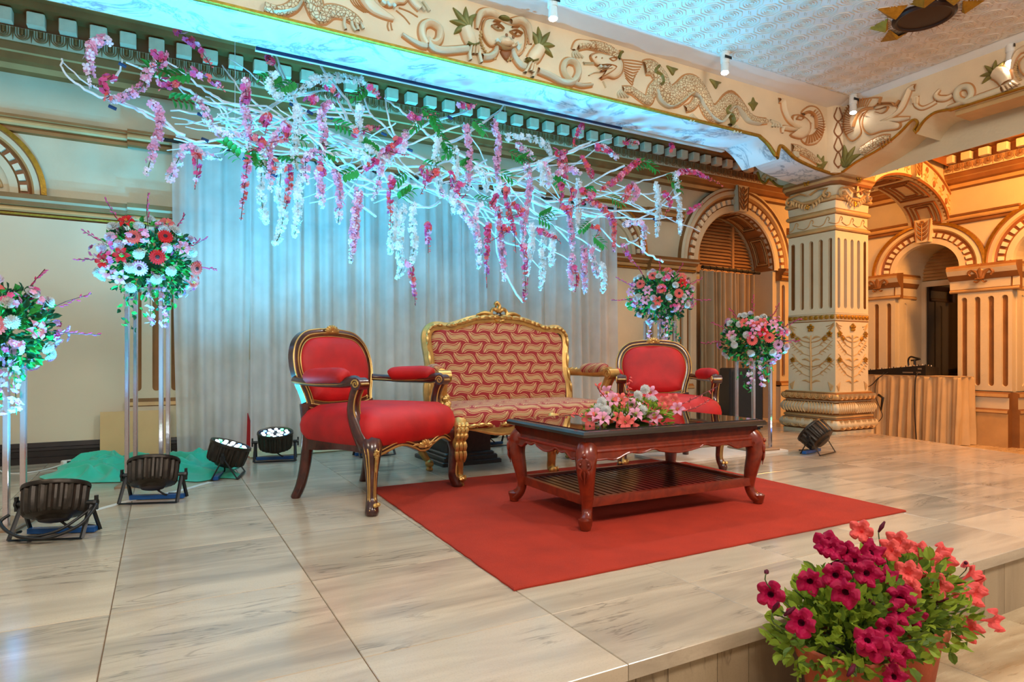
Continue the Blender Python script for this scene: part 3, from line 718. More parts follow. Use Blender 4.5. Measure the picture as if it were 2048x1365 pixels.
for p, d in (((425, 430), 1), ((105, 150), 1), ((1480, 640), -1), ((930, 600), 1), ((1240, 680), 1)):
    lines(*a, [[(p[0], p[1]), (p[0] - d * 20 + 14 * k, p[1] + 22), (p[0] - d * 12 + 22 * k, p[1] + 48)] for k in range(4)], .010, 'claw', beam, 'cream', .025)
stroke(*a, [(880, 560), (930, 540), (960, 500)], [.03, .045], 'dragon_leg', beam, .04, 'scales'); stroke(*a, [(1200, 640), (1240, 610), (1220, 560)], [.03, .045], 'dragon_leg', beam, .04, 'scales')
blob(*a, [(210, 190), (260, 165), (330, 180), (400, 190), (440, 240), (430, 310), (380, 345), (330, 335), (285, 350), (330, 300), (380, 270), (310, 255), (250, 250)], 'dragon_head', beam, .05)
lines(*a, [[(275, 345), (330, 315), (380, 275), (330, 255), (262, 258)], [(275, 300), (310, 290), (350, 280)], [(330, 215), (360, 205), (385, 215), (355, 232), (330, 215)], [(235, 200), (240, 208)], [(275, 208), (280, 216)]], .007, 'face_line', beam, 'glaze', .05)
lines(*a, [[(262, 262), (275, 275), (290, 268), (305, 278), (325, 270)]], .006, 'tooth_line', beam, 'dentil', .06)
lines(*a, [[(230, 235), (160, 232)], [(235, 245), (165, 245)], [(300, 365), (320, 410)], [(280, 300), (230, 305), (200, 325)]], .006, 'whisker', beam, 'cream', .02)
lines(*a, [[(430 + 4 * k, 210 + 16 * k), (510, 215 + 22 * k), (590 - 10 * k, 230 + 16 * k)] for k in range(9)], .006, 'mane_line', beam)
stroke(*a, [(400, 215), (425, 160), (440, 165)], [.02, .012, .003], 'dragon_horn', beam, .05, 'olive')
for p in ((790, 280), (1095, 375)):
    blob(*a, [(p[0] - 42, p[1] - 28), (p[0] - 10, p[1] - 18), (p[0] + 42, p[1] - 2), (p[0] + 22, p[1] + 12), (p[0] + 5, p[1] + 44), (p[0] - 18, p[1] + 14)], 'gilt_leaf', beam, .025, 'olive', 0)
blob(*a, [(1360, 475), (1375, 505), (1395, 520), (1380, 545), (1362, 575), (1345, 545), (1326, 520), (1348, 505)], 'gilt_leaf', beam, .025, 'olive', 0)
for p in ((650, 340), (1150, 620)):
    stroke(*a, [(p[0] + 30, p[1] - 75), (p[0] + 5, p[1] - 40), (p[0] + 45, p[1] - 10), (p[0] + 60, p[1] + 40), (p[0] + 35, p[1] + 60)], .018, 'gilt_scroll', beam, .06, 'olive', False)
# crocodile-snouted beast at the end of the main beam
blob(*a, [(1700, 590), (1760, 540), (1820, 560), (1855, 640), (1850, 740), (1810, 800), (1740, 810), (1700, 770), (1760, 720), (1760, 640)], 'beast_mane', beam, .03)
lines(*a, radial(1730, 680, 70, 125, -1.2, 1.5, 16), .004, 'mane_line', beam, 'glaze', .04)
stroke(*a, [(1700, 605), (1745, 585), (1785, 625), (1790, 705)], .018, 'beast_crest', beam, .055, 'glaze', False)
blob(*a, [(1640, 610), (1700, 610), (1755, 660), (1750, 730), (1700, 770), (1620, 745), (1690, 712), (1640, 670)], 'beast_head', beam, .055)
stroke(*a, [(1540, 500), (1565, 510), (1575, 570), (1610, 640), (1690, 708)], [.02, .025, .025, .022, .015], 'beast_trunk', beam, .05)
stroke(*a, [(1565, 730), (1570, 695), (1620, 700), (1690, 716)], [.01, .022, .022, .012], 'beast_tongue', beam, .04)
lines(*a, [[(1645, 640), (1665, 615), (1695, 625), (1680, 645), (1645, 640)]], .006, 'face_line', beam, 'glaze', .06)
stroke(*a, [(1630, 835), (1690, 850), (1760, 890), (1830, 945)], [.04, .045, .04, .03], 'beast_body', beam, .045, 'scales')
leafy(*a, (1850, 985), (1815, 880), .45, beam)
lines(*a, [[(1640 + 9 * k, 860), (1650 + 9 * k, 900)] for k in range(4)], .007, 'claw', beam, 'cream', .03)
# dragon cut by the top of the picture
a = (FM, c2y, q4)
stroke(*a, [(150, -40), (110, 40), (50, 80), (-30, 90), (-120, 60)], .035, 'dragon_coil', beam, .05, 'scales')
stroke(*a, [(170, 0), (125, 70), (50, 100), (-50, 108)], .010, 'dragon_belly', beam, .055, 'cream', False)
stroke(*a, [(230, -60), (260, 40), (300, 130), (380, 90), (470, 100), (560, 150), (600, 190)], [.07, .06, .05, .045, .04, .03], 'dragon_leg', beam, .05, 'scales')
lines(*a, [[(590, 150), (610, 190), (630, 225)], [(560, 165), (585, 210), (590, 235)], [(540, 170), (550, 210), (570, 240)], [(490, 140), (485, 190), (495, 230)]], .012, 'claw', beam, 'cream', .03)
stroke(*a, [(630, -40), (690, 50), (780, 110), (860, 150)], [.05, .045, .03, .012], 'dragon_jaw', beam, .05)
blob(*a, [(740, -60), (900, -50), (960, -10), (940, 30), (890, 35), (830, 60), (770, 30)], 'dragon_snout', beam, .05)
lines(*a, [[(760, 25), (785, 45), (800, 35), (820, 58), (845, 50), (865, 68)]], .008, 'tooth_line', beam, 'dentil', .06)
lines(*a, [[(900, 60), (980, 90), (1045, 130)], [(880, 80), (940, 130), (985, 185)], [(820, 170), (815, 200), (825, 235)], [(840, 175), (845, 210), (850, 230)], [(880, 10), (890, 20)], [(925, 18), (932, 26)]], .006, 'whisker', beam)
lines(*a, [[(520 + 18 * k, -30), (560 + 18 * k, 40), (640 + 14 * k, 95)] for k in range(8)], .005, 'mane_line', beam)
stroke(*a, [(985, -20), (1020, 30), (1060, 70)], [.03, .025], 'dragon_arm', beam, .04)
lines(*a, [[(1020, 30), (1050, 80)], [(1045, 20), (1095, 85)], [(1080, 15), (1130, 90)]], .013, 'claw', beam, 'cream', .03)
# horned face with two hands and snakes
blob(*a, [(1530, 215), (1560, 150), (1640, 155), (1700, 185), (1760, 205), (1835, 225), (1855, 300), (1840, 390), (1790, 425), (1740, 360), (1700, 345), (1650, 340), (1590, 355), (1540, 290)], 'horned_face', beam, .055)
blob(*a, [(1640, 300), (1700, 280), (1750, 310), (1765, 350), (1700, 365), (1640, 345)], 'muzzle', beam, .085, 'peach', 0)
lines(*a, [[(1585, 215), (1630, 205), (1675, 245), (1630, 250), (1585, 215)], [(1720, 260), (1765, 250), (1815, 280), (1765, 295), (1720, 260)], [(1622, 230), (1636, 236)], [(1758, 272), (1772, 276)], [(1620, 345), (1660, 370), (1700, 385), (1745, 380), (1780, 365)], [(1600, 180), (1650, 190)], [(1740, 225), (1790, 225)]], .007, 'face_line', beam, 'glaze', .07)
b = B(FM)
for p in ((1680, 302), (1730, 318)): x_, z_ = c2y(*q4(*p)); b.ball((x_, .085, z_), (.014, .01, .014), 6)
b.build('nostril', M['brown'], beam)
lines(*a, [[(1618, 320), (1640, 350), (1650, 320)], [(1770, 345), (1790, 395), (1800, 360)]], .009, 'fang', beam, 'dentil', .08)
stroke(*a, [(1650, 130), (1590, 98), (1525, 105), (1500, 160), (1490, 225)], [.022, .03, .028, .022, .01], 'horn', beam, .05); stroke(*a, [(1745, 170), (1820, 160), (1875, 205), (1890, 270), (1895, 340)], [.022, .03, .028, .022, .01], 'horn', beam, .05)
blob(*a, [(1665, 395), (1700, 385), (1750, 395), (1715, 465)], 'tongue', beam, .03, 'brown', 0)
blob(*a, [(1655, 130), (1690, 122), (1735, 145), (1730, 165), (1680, 155)], 'gilt_crown', beam, .05, 'olive', 0)
lines(*a, radial(1690, 290, 165, 178, 1.9, 3.6, 12) + radial(1690, 290, 170, 182, -.1, 1.3, 10), .010, 'beard_curl', beam, 'tan_light', .02)
for base, tip, e, hnd in (((1440, 230), (1310, 60), [(1400, 215), (1430, 290), (1450, 350)], [[(1440, 360), (1430, 420), (1437, 465)], [(1460, 360), (1455, 420)], [(1480, 355), (1480, 420)], [(1490, 355), (1505, 430), (1518, 485)]]),
                          ((1950, 370), (2045, 245), [(1970, 370), (1930, 430), (1895, 470)], [[(1890, 480), (1865, 530), (1850, 560)], [(1905, 490), (1890, 550)], [(1920, 500), (1910, 560)], [(1935, 510), (1925, 550), (1905, 595)]])):
    leafy(*a, base, tip, .42, beam, 'leaf_cuff')
    stroke(*a, e, [.05, .055, .042], 'forearm', beam, .06); lines(*a, hnd, .013, 'finger', beam, 'peach', .05)
    lines(*a, [[(e[2][0] - 42, e[2][1] - 12), (e[2][0], e[2][1] + 6), (e[2][0] + 42, e[2][1] - 4)]], .012, 'bracelet', beam, 'olive', .06)
stroke(*a, [(925, 265), (985, 305), (1060, 345), (1105, 350)], [.012, .02, .026], 'snake', beam, .045, 'cream')
stroke(*a, [(1105, 345), (1075, 270), (1085, 200), (1140, 180), (1205, 225), (1205, 300), (1165, 335), (1120, 320)], .027, 'snake', beam, .05)
stroke(*a, [(1110, 300), (1150, 365), (1220, 390), (1320, 385), (1420, 375)], [.028, .03, .027], 'snake', beam, .05, 'cream')
stroke(*a, [(1525, 440), (1590, 435), (1630, 400), (1640, 350)], [.026, .026, .015], 'snake', beam, .05, 'cream'); stroke(*a, [(1755, 350), (1770, 430), (1820, 500), (1850, 510)], [.015, .026, .026], 'snake', beam, .05, 'cream')
a8 = (FM, c2y, q8)
stroke(*a8, [(1690, 405), (1760, 435), (1830, 470), (1890, 470), (1920, 420), (1905, 365), (1860, 350), (1835, 385), (1845, 430), (1890, 470), (1940, 490), (2000, 485)], [.026, .028, .028, .026, .022, .012], 'snake', beam, .05, 'cream')
stroke(*a8, [(1895, 290), (1915, 250), (1960, 250), (2048, 270)], [.02, .03], 'dragon_arm', beam, .04)
# side beam: second beast, snake and arm
a = (FS, c2x, qr)
blob(*a, [(400, 1130), (430, 1010), (520, 930), (640, 900), (740, 900), (700, 960), (590, 1020), (540, 1120), (560, 1220), (480, 1290), (420, 1230)], 'beast_mane', beam_r, .03)
lines(*a, radial(600, 1110, 130, 210, 2.4, 4.9, 20), .004, 'mane_line', beam_r, 'glaze', .035)
blob(*a, [(590, 1060), (640, 1000), (740, 960), (880, 970), (900, 1030), (800, 1090), (720, 1140), (830, 1140), (920, 1130), (900, 1180), (760, 1200), (640, 1230), (580, 1160)], 'beast_head', beam_r, .05)
stroke(*a, [(500, 1165), (540, 1060), (600, 1005), (700, 992)], .02, 'beast_crest', beam_r, .055, 'glaze', False)
stroke(*a, [(1060, 800), (1010, 815), (985, 870), (940, 970), (890, 1035), (740, 1130)], [.025, .025, .028, .03, .022, .012], 'beast_trunk', beam_r, .05)
stroke(*a, [(740, 1140), (830, 1105), (910, 1095), (1010, 1080)], [.01, .022, .025, .008], 'beast_tongue', beam_r, .04)
lines(*a, [[(710, 1030), (770, 1045), (815, 1020), (825, 980), (760, 1000), (710, 1010)], [(590, 1060), (620, 1070)]], .006, 'face_line', beam_r, 'glaze', .065)
stroke(*a, [(760, 960), (735, 945), (750, 890)], .008, 'beast_ear', beam_r, .04, 'glaze', False); stroke(*a, [(760, 945), (850, 945), (880, 970), (920, 920)], .010, 'beast_brow', beam_r, .045, 'glaze', False)
qx = zq(1720, 180, 4.549); ax = (FS, c2x, qx)
stroke(*ax, [(20, 560), (110, 500), (200, 450), (280, 430)], [.05, .05, .04, .02], 'beast_body', beam_r, .045, 'scales')
lines(*ax, [[(190 + 28 * k, 470 - 12 * k), (195 + 28 * k, 510 - 12 * k), (210 + 28 * k, 540 - 24 * k)] for k in range(4)], .006, 'claw', beam_r, 'glaze', .03)
b7 = zq(1148, 0, 2.2756)
leafy(FS, c2x, b7, (1240, 760), (1230, 660), .4, beam_r)
stroke(*a, [(1350, 985), (1450, 950), (1530, 915), (1570, 860), (1545, 800), (1480, 800), (1435, 850), (1450, 910), (1530, 930), (1640, 895), (1740, 860), (1850, 820)], [.012, .025, .028, .028, .028, .03, .03], 'snake', beam_r, .045, 'cream')
stroke(*a, [(1280, 820), (1245, 870), (1270, 900), (1340, 900), (1400, 870)], [.008, .022, .025, .014], 'snake_tail', beam_r, .035)
stroke(*a, [(1055, 890), (1065, 960), (1110, 990), (1170, 975), (1250, 930)], [.03, .015, .014, .014], 'tail_hand', beam_r, .03)
lines(*a, [[(1040 + 12 * k, 950), (1035 + 16 * k, 890)] for k in range(4)], .008, 'finger', beam_r, 'peach', .03)
leafy(*a, (1800, 690), (1690, 600), .42, beam_r, 'leaf_cuff')
stroke(*a, [(1790, 660), (1850, 690), (1890, 760)], [.055, .06, .045], 'forearm', beam_r, .06)
lines(*a, [[(1860, 790), (1890, 840)], [(1900, 780), (1930, 820)], [(1930, 770), (1970, 800)], [(1950, 750), (2010, 780)]], .013, 'finger', beam_r, 'peach', .04)
stroke(*a, [(1935, 640), (1960, 540), (2010, 470), (2090, 440)], [.012, .022, .028], 'horn', beam_r, .05)
lines(*a, radial(2090, 640, 100, 125, 2.2, 4.0, 10), .012, 'beard_curl', beam_r, 'tan_light', .02)
blob(*a, [(2020, 560), (2100, 500), (2200, 560), (2200, 680), (2080, 700), (2020, 640)], 'horned_face', beam_r, .05)
# ---- ceiling: plain border, embossed field, alcove and aisle lids
CZ = 3.62
b = B(); b.box(-3.4, XB, -3.2, YB, CZ, CZ + .1)
ceiling = struct(b, 'ceiling', M['white'])
b = B(); b.add([(-3.4, YB, 3.575), (XB, YB, 3.575), (6.42, 4.18, CZ - .002), (-3.4, 4.18, CZ - .002), (XB, -3.2, 3.575), (6.42, -3.2, CZ - .002)], [(3, 2, 1, 0), (2, 5, 4, 1)]); b.build('cove_band', M['white'], ceiling)
b = B(); b.box(-3.4, 10.2, YB + .3, 7.2, 3.85, 3.95); b.box(XB + .3, 10.2, -3.2, YB + .4, 3.85, 3.95); struct(b, 'ceiling', M['white'])
b = B()
def unit(b, cx, cy, s):
    z = CZ - .0005
    def rib(pts, w_, closed=False, h=.004):
        k = len(pts)
        for i in range(k if closed else k - 1):
            p, q = pts[i], pts[(i + 1) % k]; dx, dy = q[0] - p[0], q[1] - p[1]; L = math.hypot(dx, dy) or 1; ox, oy = -dy / L * w_, dx / L * w_
            b.add([(p[0] - ox, p[1] - oy, z), (q[0] - ox, q[1] - oy, z), (q[0], q[1], z - h), (p[0], p[1], z - h), (p[0] + ox, p[1] + oy, z), (q[0] + ox, q[1] + oy, z)], [(0, 1, 2, 3), (3, 2, 5, 4)])
    ng = lambda r, n, o=0: [(cx + r * math.cos(2 * PI * i / n + o), cy + r * math.sin(2 * PI * i / n + o)) for i in range(n)]
    rib(ng(s * .46, 8, PI / 8), .005, True, .006); rib(ng(s * .30, 12), .005, True, .006); rib(ng(s * .20, 10), .005, True, .006); rib(ng(s * .10, 8), .006, True, .006)
    for o in (-.05, .05): rib([(cx + s * (.5 + o) - .02, cy + s * .42), (cx + s * (.5 + o) + .02, cy + s * .58)], .0035); rib([(cx + s * o * .8, cy + s * .44), (cx + s * o * .8, cy + s * .56)], .003)
for i in range(24):
    for j in range(17): unit(b, 6.30 - i * .205, 4.07 - j * .205, .205)
b.build('embossed_pattern', M['emboss'], ceiling, kind='stuff')
# ---- transverse arch between pillar and right wall
TC, TA, TB, TZ = 8.24, 1.09, .44, 2.66
def earc(a_, b_, n=28): return [(TC - a_ * math.cos(PI * i / n), TZ + b_ * math.sin(PI * i / n)) for i in range(n + 1)]
FT = lambda u, w_, z: (u, 4.45 + (u - 7.1) * .115 - w_, z)
b = B(FT); inn = earc(TA, TB)
b.prism([(7.1, 2.6)] + inn + [(XR + .1, 2.66), (XR + .1, 3.9), (7.1, 3.9)], -.5, 0, 0)
tarch = struct(b, 'trim_3', [M['cream']])
b = B(FT)
def ering(prof, n=30):
    for i in range(n):
        for p, q in zip(prof, prof[1:]):
            P = lambda e, w_, t_: (TC + (TA + e) * math.cos(t_), w_, TZ + (TB + e) * math.sin(t_))
            t0, t1 = PI * i / n, PI * (i + 1) / n
            b.add([P(p[0], p[1], t0), P(p[0], p[1], t1), P(q[0], q[1], t1), P(q[0], q[1], t0)], [(0, 1, 2, 3)], p[2])
ering([(.0, -.02, 1), (0, .02, 2), (.025, .035, 0), (.045, .02, 0), (.27, .02, 2), (.285, .04, 4), (.31, .035, 1), (.315, 0, 1)])
ta = b.build('arch_moulding', WM, tarch, smooth=40)
b = B(FT)
for i in range(14):
    t_ = PI * (i + .5) / 14; e = .15 + .04 * (-1) ** i
    P = lambda e, dt=0: (TC + (TA + e) * math.cos(t_ + dt), TZ + (TB + e) * math.sin(t_ + dt))
    c = P(e)
    for q in range(5): b.relief(cr([c, (c[0] + .05 * math.cos(q * 1.3 + i), c[1] + .05 * math.sin(q * 1.3 + i)), (c[0] + .085 * math.cos(q * 1.3 + i + .5), c[1] + .085 * math.sin(q * 1.3 + i + .5))], 3), [.006, .010, .012, .011, .008, .005, .002], .014, .02)
b.build('vine_relief', M['tan_light'], ta, smooth=60)
b = B(FT)
for i in range(14):
    t_ = PI * (i + .5) / 14; e = .15 - .05 * (-1) ** i; c = (TC + (TA + e) * math.cos(t_), TZ + (TB + e) * math.sin(t_))
    b.dome([(c[0] + .03 * math.cos(k * PI / 4), c[1] + .045 * math.sin(k * PI / 4)) for k in range(8)], .02, .02)
b.build('bud', M['brown'], ta)
keystone(FT, 8.3, TZ, .44, .74, .09, ta, .08)
for i in range(4):
    b = B(FT); t0, t1 = PI * (i + .1) / 4, PI * (i + .9) / 4
    for e, m_ in ((0, 2), (.06, 1), (.12, 2)):
        f0, f1 = t0 + e, t1 - e; w0, w1 = -.06 - e * .9, -.44 + e * .9
        P = lambda t_, w_: (TC + (TA - .008) * math.cos(t_), w_, TZ + (TB - .008) * math.sin(t_))
        for path in ([P(lerp(f0, f1, s / 8), w0) for s in range(9)], [P(lerp(f0, f1, s / 8), w1) for s in range(9)], [P(f0, w0), P(f0, w1)], [P(f1, w0), P(f1, w1)]): b.tube(path, .014, 4, m_)
    b.build('soffit_panel', WM, ta)
b = B(FT); mould(b, [(p[0] * .5, p[1] - .02, p[2]) for p in ENT[8:]], 7.2, XR); b.build('cornice', WM, tarch)
# ================================================================== FURNITURE
def wood(name, c, d, rough=.28, coat=.5):
    t = NT(name); co = t.n('TexCoord').outputs['Object']
    mp = t.n('Mapping', i_Vector=co); mp.inputs['Scale'].default_value = (3, 3, 3)
    nz = t.n('TexNoise', i_Scale=4., i_Detail=6., i_Distortion=1.5, i_Vector=mp.outputs[0])
    t.set(Base_Color=t.ramp(nz.outputs[0], (.3, d), (.68, c)), Roughness=rough, Coat_Weight=coat, Coat_Roughness=.12); t.bump(nz.outputs[0], .05, .01); return t.m
M['mahog'] = wood('dark_mahogany', lin(84, 34, 22), lin(44, 16, 12))
M['rosewood'] = wood('polished_rosewood', lin(136, 46, 20), lin(100, 31, 14), .3, .4)
M['slatwood'] = wood('dark_slat_wood', lin(70, 26, 18), lin(36, 12, 10), .3, .5)
M['velvet'] = mat('red_velvet', lin(182, 12, 14), .6, var=.22, scale=7, bump=.15, bscale=220, sheen=.2)
M['rug'] = mat('red_rug', lin(192, 52, 26), .95, var=.13, scale=5, bump=.9, bscale=420, sheen=.25)
t = NT('black_glass'); t.set(Base_Color=lin(30, 24, 22), Roughness=.04, Coat_Weight=.6, Coat_Roughness=.02, Specular_IOR_Level=.9); M['blackglass'] = t.m
def leaf_fabric(name, expr):
    """woven leaf-wave pattern in metres; expr picks the cloth axes"""
    t = NT(name); xyz = t.n('SeparateXYZ', i_Vector=t.n('TexCoord').outputs['Object'])
    u = xyz.outputs[0]; v = expr(t, xyz.outputs)
    mth = t.math
    L, P = .185, .080
    row = mth('FLOOR', mth('DIVIDE', v, P)); par_ = mth('MODULO', mth('ADD', row, 100.), 2.); sg = mth('SUBTRACT', mth('MULTIPLY', par_, 2.), 1.)
    p = mth('MULTIPLY', mth('SUBTRACT', mth('FRACT', mth('ADD', mth('DIVIDE', u, L), mth('ADD', mth('MULTIPLY', par_, .5), mth('MULTIPLY', row, .13)))), .5), L)
    q = mth('MULTIPLY', mth('SUBTRACT', mth('FRACT', mth('DIVIDE', v, P)), .5), P)
    c_, s_ = math.cos(.40), math.sin(.40)
    a = mth('ADD', mth('MULTIPLY', p, c_), mth('MULTIPLY', mth('MULTIPLY', q, s_), sg))
    bq = mth('SUBTRACT', mth('MULTIPLY', q, c_), mth('MULTIPLY', sg, mth('ADD', mth('MULTIPLY', p, s_), mth('MULTIPLY', mth('SINE', mth('MULTIPLY', a, 2 * PI / L)), -.020))))
    ab = mth('ABSOLUTE', bq); th = mth('MAXIMUM', mth('MULTIPLY', mth('SUBTRACT', 1., mth('POWER', mth('ABSOLUTE', mth('DIVIDE', a, .108)), 2.)), .0185), .0038)
    leaf = mth('LESS_THAN', ab, th)
    thin = mth('LESS_THAN', mth('ABSOLUTE', mth('SUBTRACT', ab, mth('ADD', th, .0105))), .0032)
    vein = mth('MULTIPLY', mth('LESS_THAN', mth('ABSOLUTE', mth('SUBTRACT', ab, mth('MULTIPLY', th, .42))), .0014), mth('LESS_THAN', mth('ABSOLUTE', a), .07))
    m = mth('MAXIMUM', leaf, thin)
    wv = t.n('TexNoise', i_Scale=320., i_Detail=1.); t.L(t.n('TexCoord').outputs['Object'], wv.inputs['Vector'])
    tan = t.mix(wv.outputs[0], lin(176, 130, 84), lin(206, 164, 112)); red = t.mix(wv.outputs[0], lin(128, 14, 20), lin(158, 22, 26))
    c = t.mix(m, red, tan); c = t.mix(mth('MULTIPLY', vein, leaf), c, lin(92, 62, 34))
    t.set(Base_Color=c, Roughness=.75, Sheen_Weight=.15); t.bump(wv.outputs[0], .25, .003); return t.m
M['fab_back'] = leaf_fabric('leaf_brocade_back', lambda t, o: o[2])
M['fab_seat'] = leaf_fabric('leaf_brocade_seat', lambda t, o: t.math('ADD', o[1], o[2]))

def inset(poly, d):
    """shrink a closed outline by d along its normals"""
    n = len(poly); out = []
    ar = sum(poly[i][0] * poly[(i + 1) % n][1] - poly[(i + 1) % n][0] * poly[i][1] for i in range(n))
    s = 1 if ar > 0 else -1
    for i in range(n):
        a, b_ = poly[i - 1], poly[(i + 1) % n]; tx, ty = b_[0] - a[0], b_[1] - a[1]; L = math.hypot(tx, ty) or 1
        out.append((poly[i][0] - s * ty / L * d, poly[i][1] + s * tx / L * d))
    return out
def resample(loop, n):
    P = loop + [loop[0]]; D = [0]
    for p, q in zip(P, P[1:]): D.append(D[-1] + math.hypot(q[0] - p[0], q[1] - p[1]))
    out = []; j = 0
    for i in range(n):
        d = D[-1] * i / n
        while D[j + 1] < d: j += 1
        t_ = (d - D[j]) / max(1e-9, D[j + 1] - D[j]); out.append((lerp(P[j][0], P[j + 1][0], t_), lerp(P[j][1], P[j + 1][1], t_)))
    return out
def dome_rings(outline, zs, f):
    """zs: (inset, height) near the rim then ('s', scale, height) towards the middle"""
    o = resample(outline, 84); xs = [p[0] for p in o]; ys = [p[1] for p in o]; cx = (min(xs) + max(xs)) / 2; cy = (min(ys) + max(ys)) / 2
    hx, hy = (max(xs) - min(xs)) / 2, (max(ys) - min(ys)) / 2; rings = []
    for q in zs:
        fx, fy = (q[1], q[1]) if q[0] == 's' else (1 - q[0] / hx, 1 - q[0] / hy)
        rings.append([f((cx + (p[0] - cx) * fx, cy + (p[1] - cy) * fy), q[-1]) for p in o])
    b = B(); b.loft(rings, 0); n = len(b.v); b.add([f((cx, cy), zs[-1][-1])] + rings[-1], [(0, 1 + i, 1 + (i + 1) % 84) for i in range(84)]); return b
def cushion(outline, zs, name, mt, parent):
    return dome_rings(outline, zs, lambda p, z: (p[0], p[1], z)).build(name, mt, parent, smooth=180)
def back_pad(outline, tilt, zs, name, mt, parent):
    return dome_rings(outline, zs, lambda p, o: (p[0], tilt(p[1]) - o, p[1])).build(name, mt, parent, smooth=180)
def shell(b, c, s, n=7, up=1, T=None):
    """fan of lobes in the x-z plane"""
    for k in range(n):
        a = PI * (k + .5) / n
        e = (c[0] + s * 1.1 * math.cos(a), c[1], c[2] + up * s * .8 * math.sin(a)); mid = tuple(lerp(p, q, .55) for p, q in zip(c, e)); mid = (mid[0], mid[1] - s * .18, mid[2])
        b.tube(cr([c, mid, e], 3), [s * .06, s * .1, s * .13, s * .155, s * .17, s * .15, s * .07], 5)
    b.ball((c[0], c[1] - s * .1, c[2] + up * s * .05), (s * .22, s * .14, s * .18), 7)
def spiral(c, r, turns=1.6, n=16, plane='yz', s=1, a0=0):
    out = []
    for i in range(n + 1):
        q = r * (1 - .82 * i / n); a = a0 + s * turns * 2 * PI * i / n
        out.append((c[0], c[1] + q * math.cos(a), c[2] + q * math.sin(a)) if plane == 'yz' else (c[0] + q * math.cos(a), c[1], c[2] + q * math.sin(a)))
    return out
def armchair():
    T = thing('armchair', 'x', 'armchair')
    wd, gl = M['mahog'], M['gilt']
    tilt = lambda z: .255 + (z - .45) * .20
    # legs
    for s in (-1, 1):
        path = cr([(s * .345, -.285, .38), (s * .375, -.315, .335), (s * .385, -.325, .26), (s * .378, -.318, .18), (s * .375, -.315, .09), (s * .395, -.335, .03), (s * .40, -.34, 0)], 4)
        rr = [.058, .06, .06, .057, .053, .049, .045, .042, .039, .036, .034, .032, .030, .029, .028, .028, .028, .029, .031, .033, .035, .036, .034, .031, .028]
        b = B(); b.tube(path, rr[:len(path)], 8, up=(s * .7, -.7, 0)); leg = b.build('leg', wd, T, smooth=50)
        b = B()
        for off in ((s * .0, -1), (s * 1.0, 0), (s * .35, -.94), (s * .94, -.35)):
            b.tube([(p[0] + off[0] * r * .92, p[1] + off[1] * r * .92, p[2]) for p, r in list(zip(path, rr))[2:-4]], .004, 5)
        x0, y0 = s * .40, -.345
        for k in (-1, 1): b.ball((x0 + k * .012 - s * .0, y0 - .026, .06), (.014, .012, .012), 6)
        for k in range(5): b.ball((s * .395 + s * .01 * math.cos(k * 1.256), -.37 + .004, .325 + .014 * math.sin(k * 1.256)), (.012, .010, .010), 5)
        b.tube(cr([(s * .405, -.374, .31), (s * .40, -.370, .27), (s * .403, -.366, .23)], 3), [.007, .009, .006, .008, .005, .006, .002], 5)
        b.build('gilt_line', gl, leg)
        b = B(); b.tube(cr([(s * .265, .25, .40), (s * .265, .262, .30), (s * .268, .275, .20), (s * .278, .30, .08), (s * .29, .335, 0)], 4), [.036 - .0006 * i for i in range(17)], 8); b.build('leg', wd, T, smooth=50)
    # seat rail with serpentine lower edge
    front = [(-.375, -.30), (-.30, -.335), (-.18, -.36), (0, -.372), (.18, -.36), (.30, -.335), (.375, -.30)]
    out = cr(front, 5) + cr([(.375, -.30), (.36, -.1), (.325, .1), (.285, .265)], 5)[1:] + [(0, .275)] + cr([(-.285, .265), (-.325, .1), (-.36, -.1), (-.375, -.30)], 5)[:-1]
    def bot(x, y):
        if y < -.28: return .318 - .022 * math.cos(x / .375 * PI * 2) - .008 * (abs(x) < .07) 
        return .31 + .014 * math.sin((y + .3) * 9)
    b = B(); ins = inset(out, .03)
    b.loft([[(p[0], p[1], bot(*p)) for p in ins], [(p[0], p[1], bot(*p)) for p in out], [(p[0], p[1], .355) for p in out], [(p[0], p[1], .372) for p in ins]], 0, False)
    rail = b.build('seat_rail', wd, T, smooth=40)
    b = B(); o2 = inset(out, -.004)
    b.tube([(p[0], p[1], bot(*p) + .007) for p in o2[:46]], .0065, 5); b.tube([(p[0], p[1], bot(*p) + .028) for p in o2[:31]], .0035, 4)
    b.build('gilt_line', gl, rail)
    b = B(); shell(b, (0, -.38, .315), .055, 7); 
    for s in (-1, 1): b.tube(cr([(s * .02, -.378, .32), (s * .07, -.378, .335), (s * .11, -.376, .33)], 3), [.012, .012, .010, .009, .007, .005, .002], 5)
    b.build('carved_shell', gl, rail)
    cushion(inset(out, -.012), [(.016, .352), (.004, .365), (-.012, .40), (-.016, .44), (-.006, .485), (.016, .518), (.05, .538), ('s', .8, .552), ('s', .5, .562), ('s', .2, .566)], 'seat', M['velvet'], T)
    # back
    half = [(0, 1.012), (.12, 1.005), (.215, .985), (.285, .93), (.322, .85), (.328, .76), (.31, .68), (.285, .61), (.272, .54)]
    loop = cr(half, 4) + cr([(.272, .54), (.15, .515), (0, .51)], 4)[1:]
    loop = loop + [(-p[0], p[1]) for p in loop[-2:0:-1]]
    def ring3(o, dy=0): return [(p[0], tilt(p[1]) + dy, p[1]) for p in o]
    b = B()
    sec = [(-.0, .02), (-.005, -.022), (.018, -.034), (.046, -.026), (.052, .0), (.05, .022)]     # inset, out
    rings = [[(q[0], tilt(q[1]) + sc[1], q[1]) for q in inset(loop, sc[0])] for sc in sec]
    k = len(loop); vs = [p for r in rings for p in r]; fs = [(i * k + j, i * k + (j + 1) % k, ((i + 1) % 6) * k + (j + 1) % k, ((i + 1) % 6) * k + j) for i in range(6) for j in range(k)]
    b.add(vs, fs); fr = b.build('back_frame', wd, T, smooth=50)
    b = B()
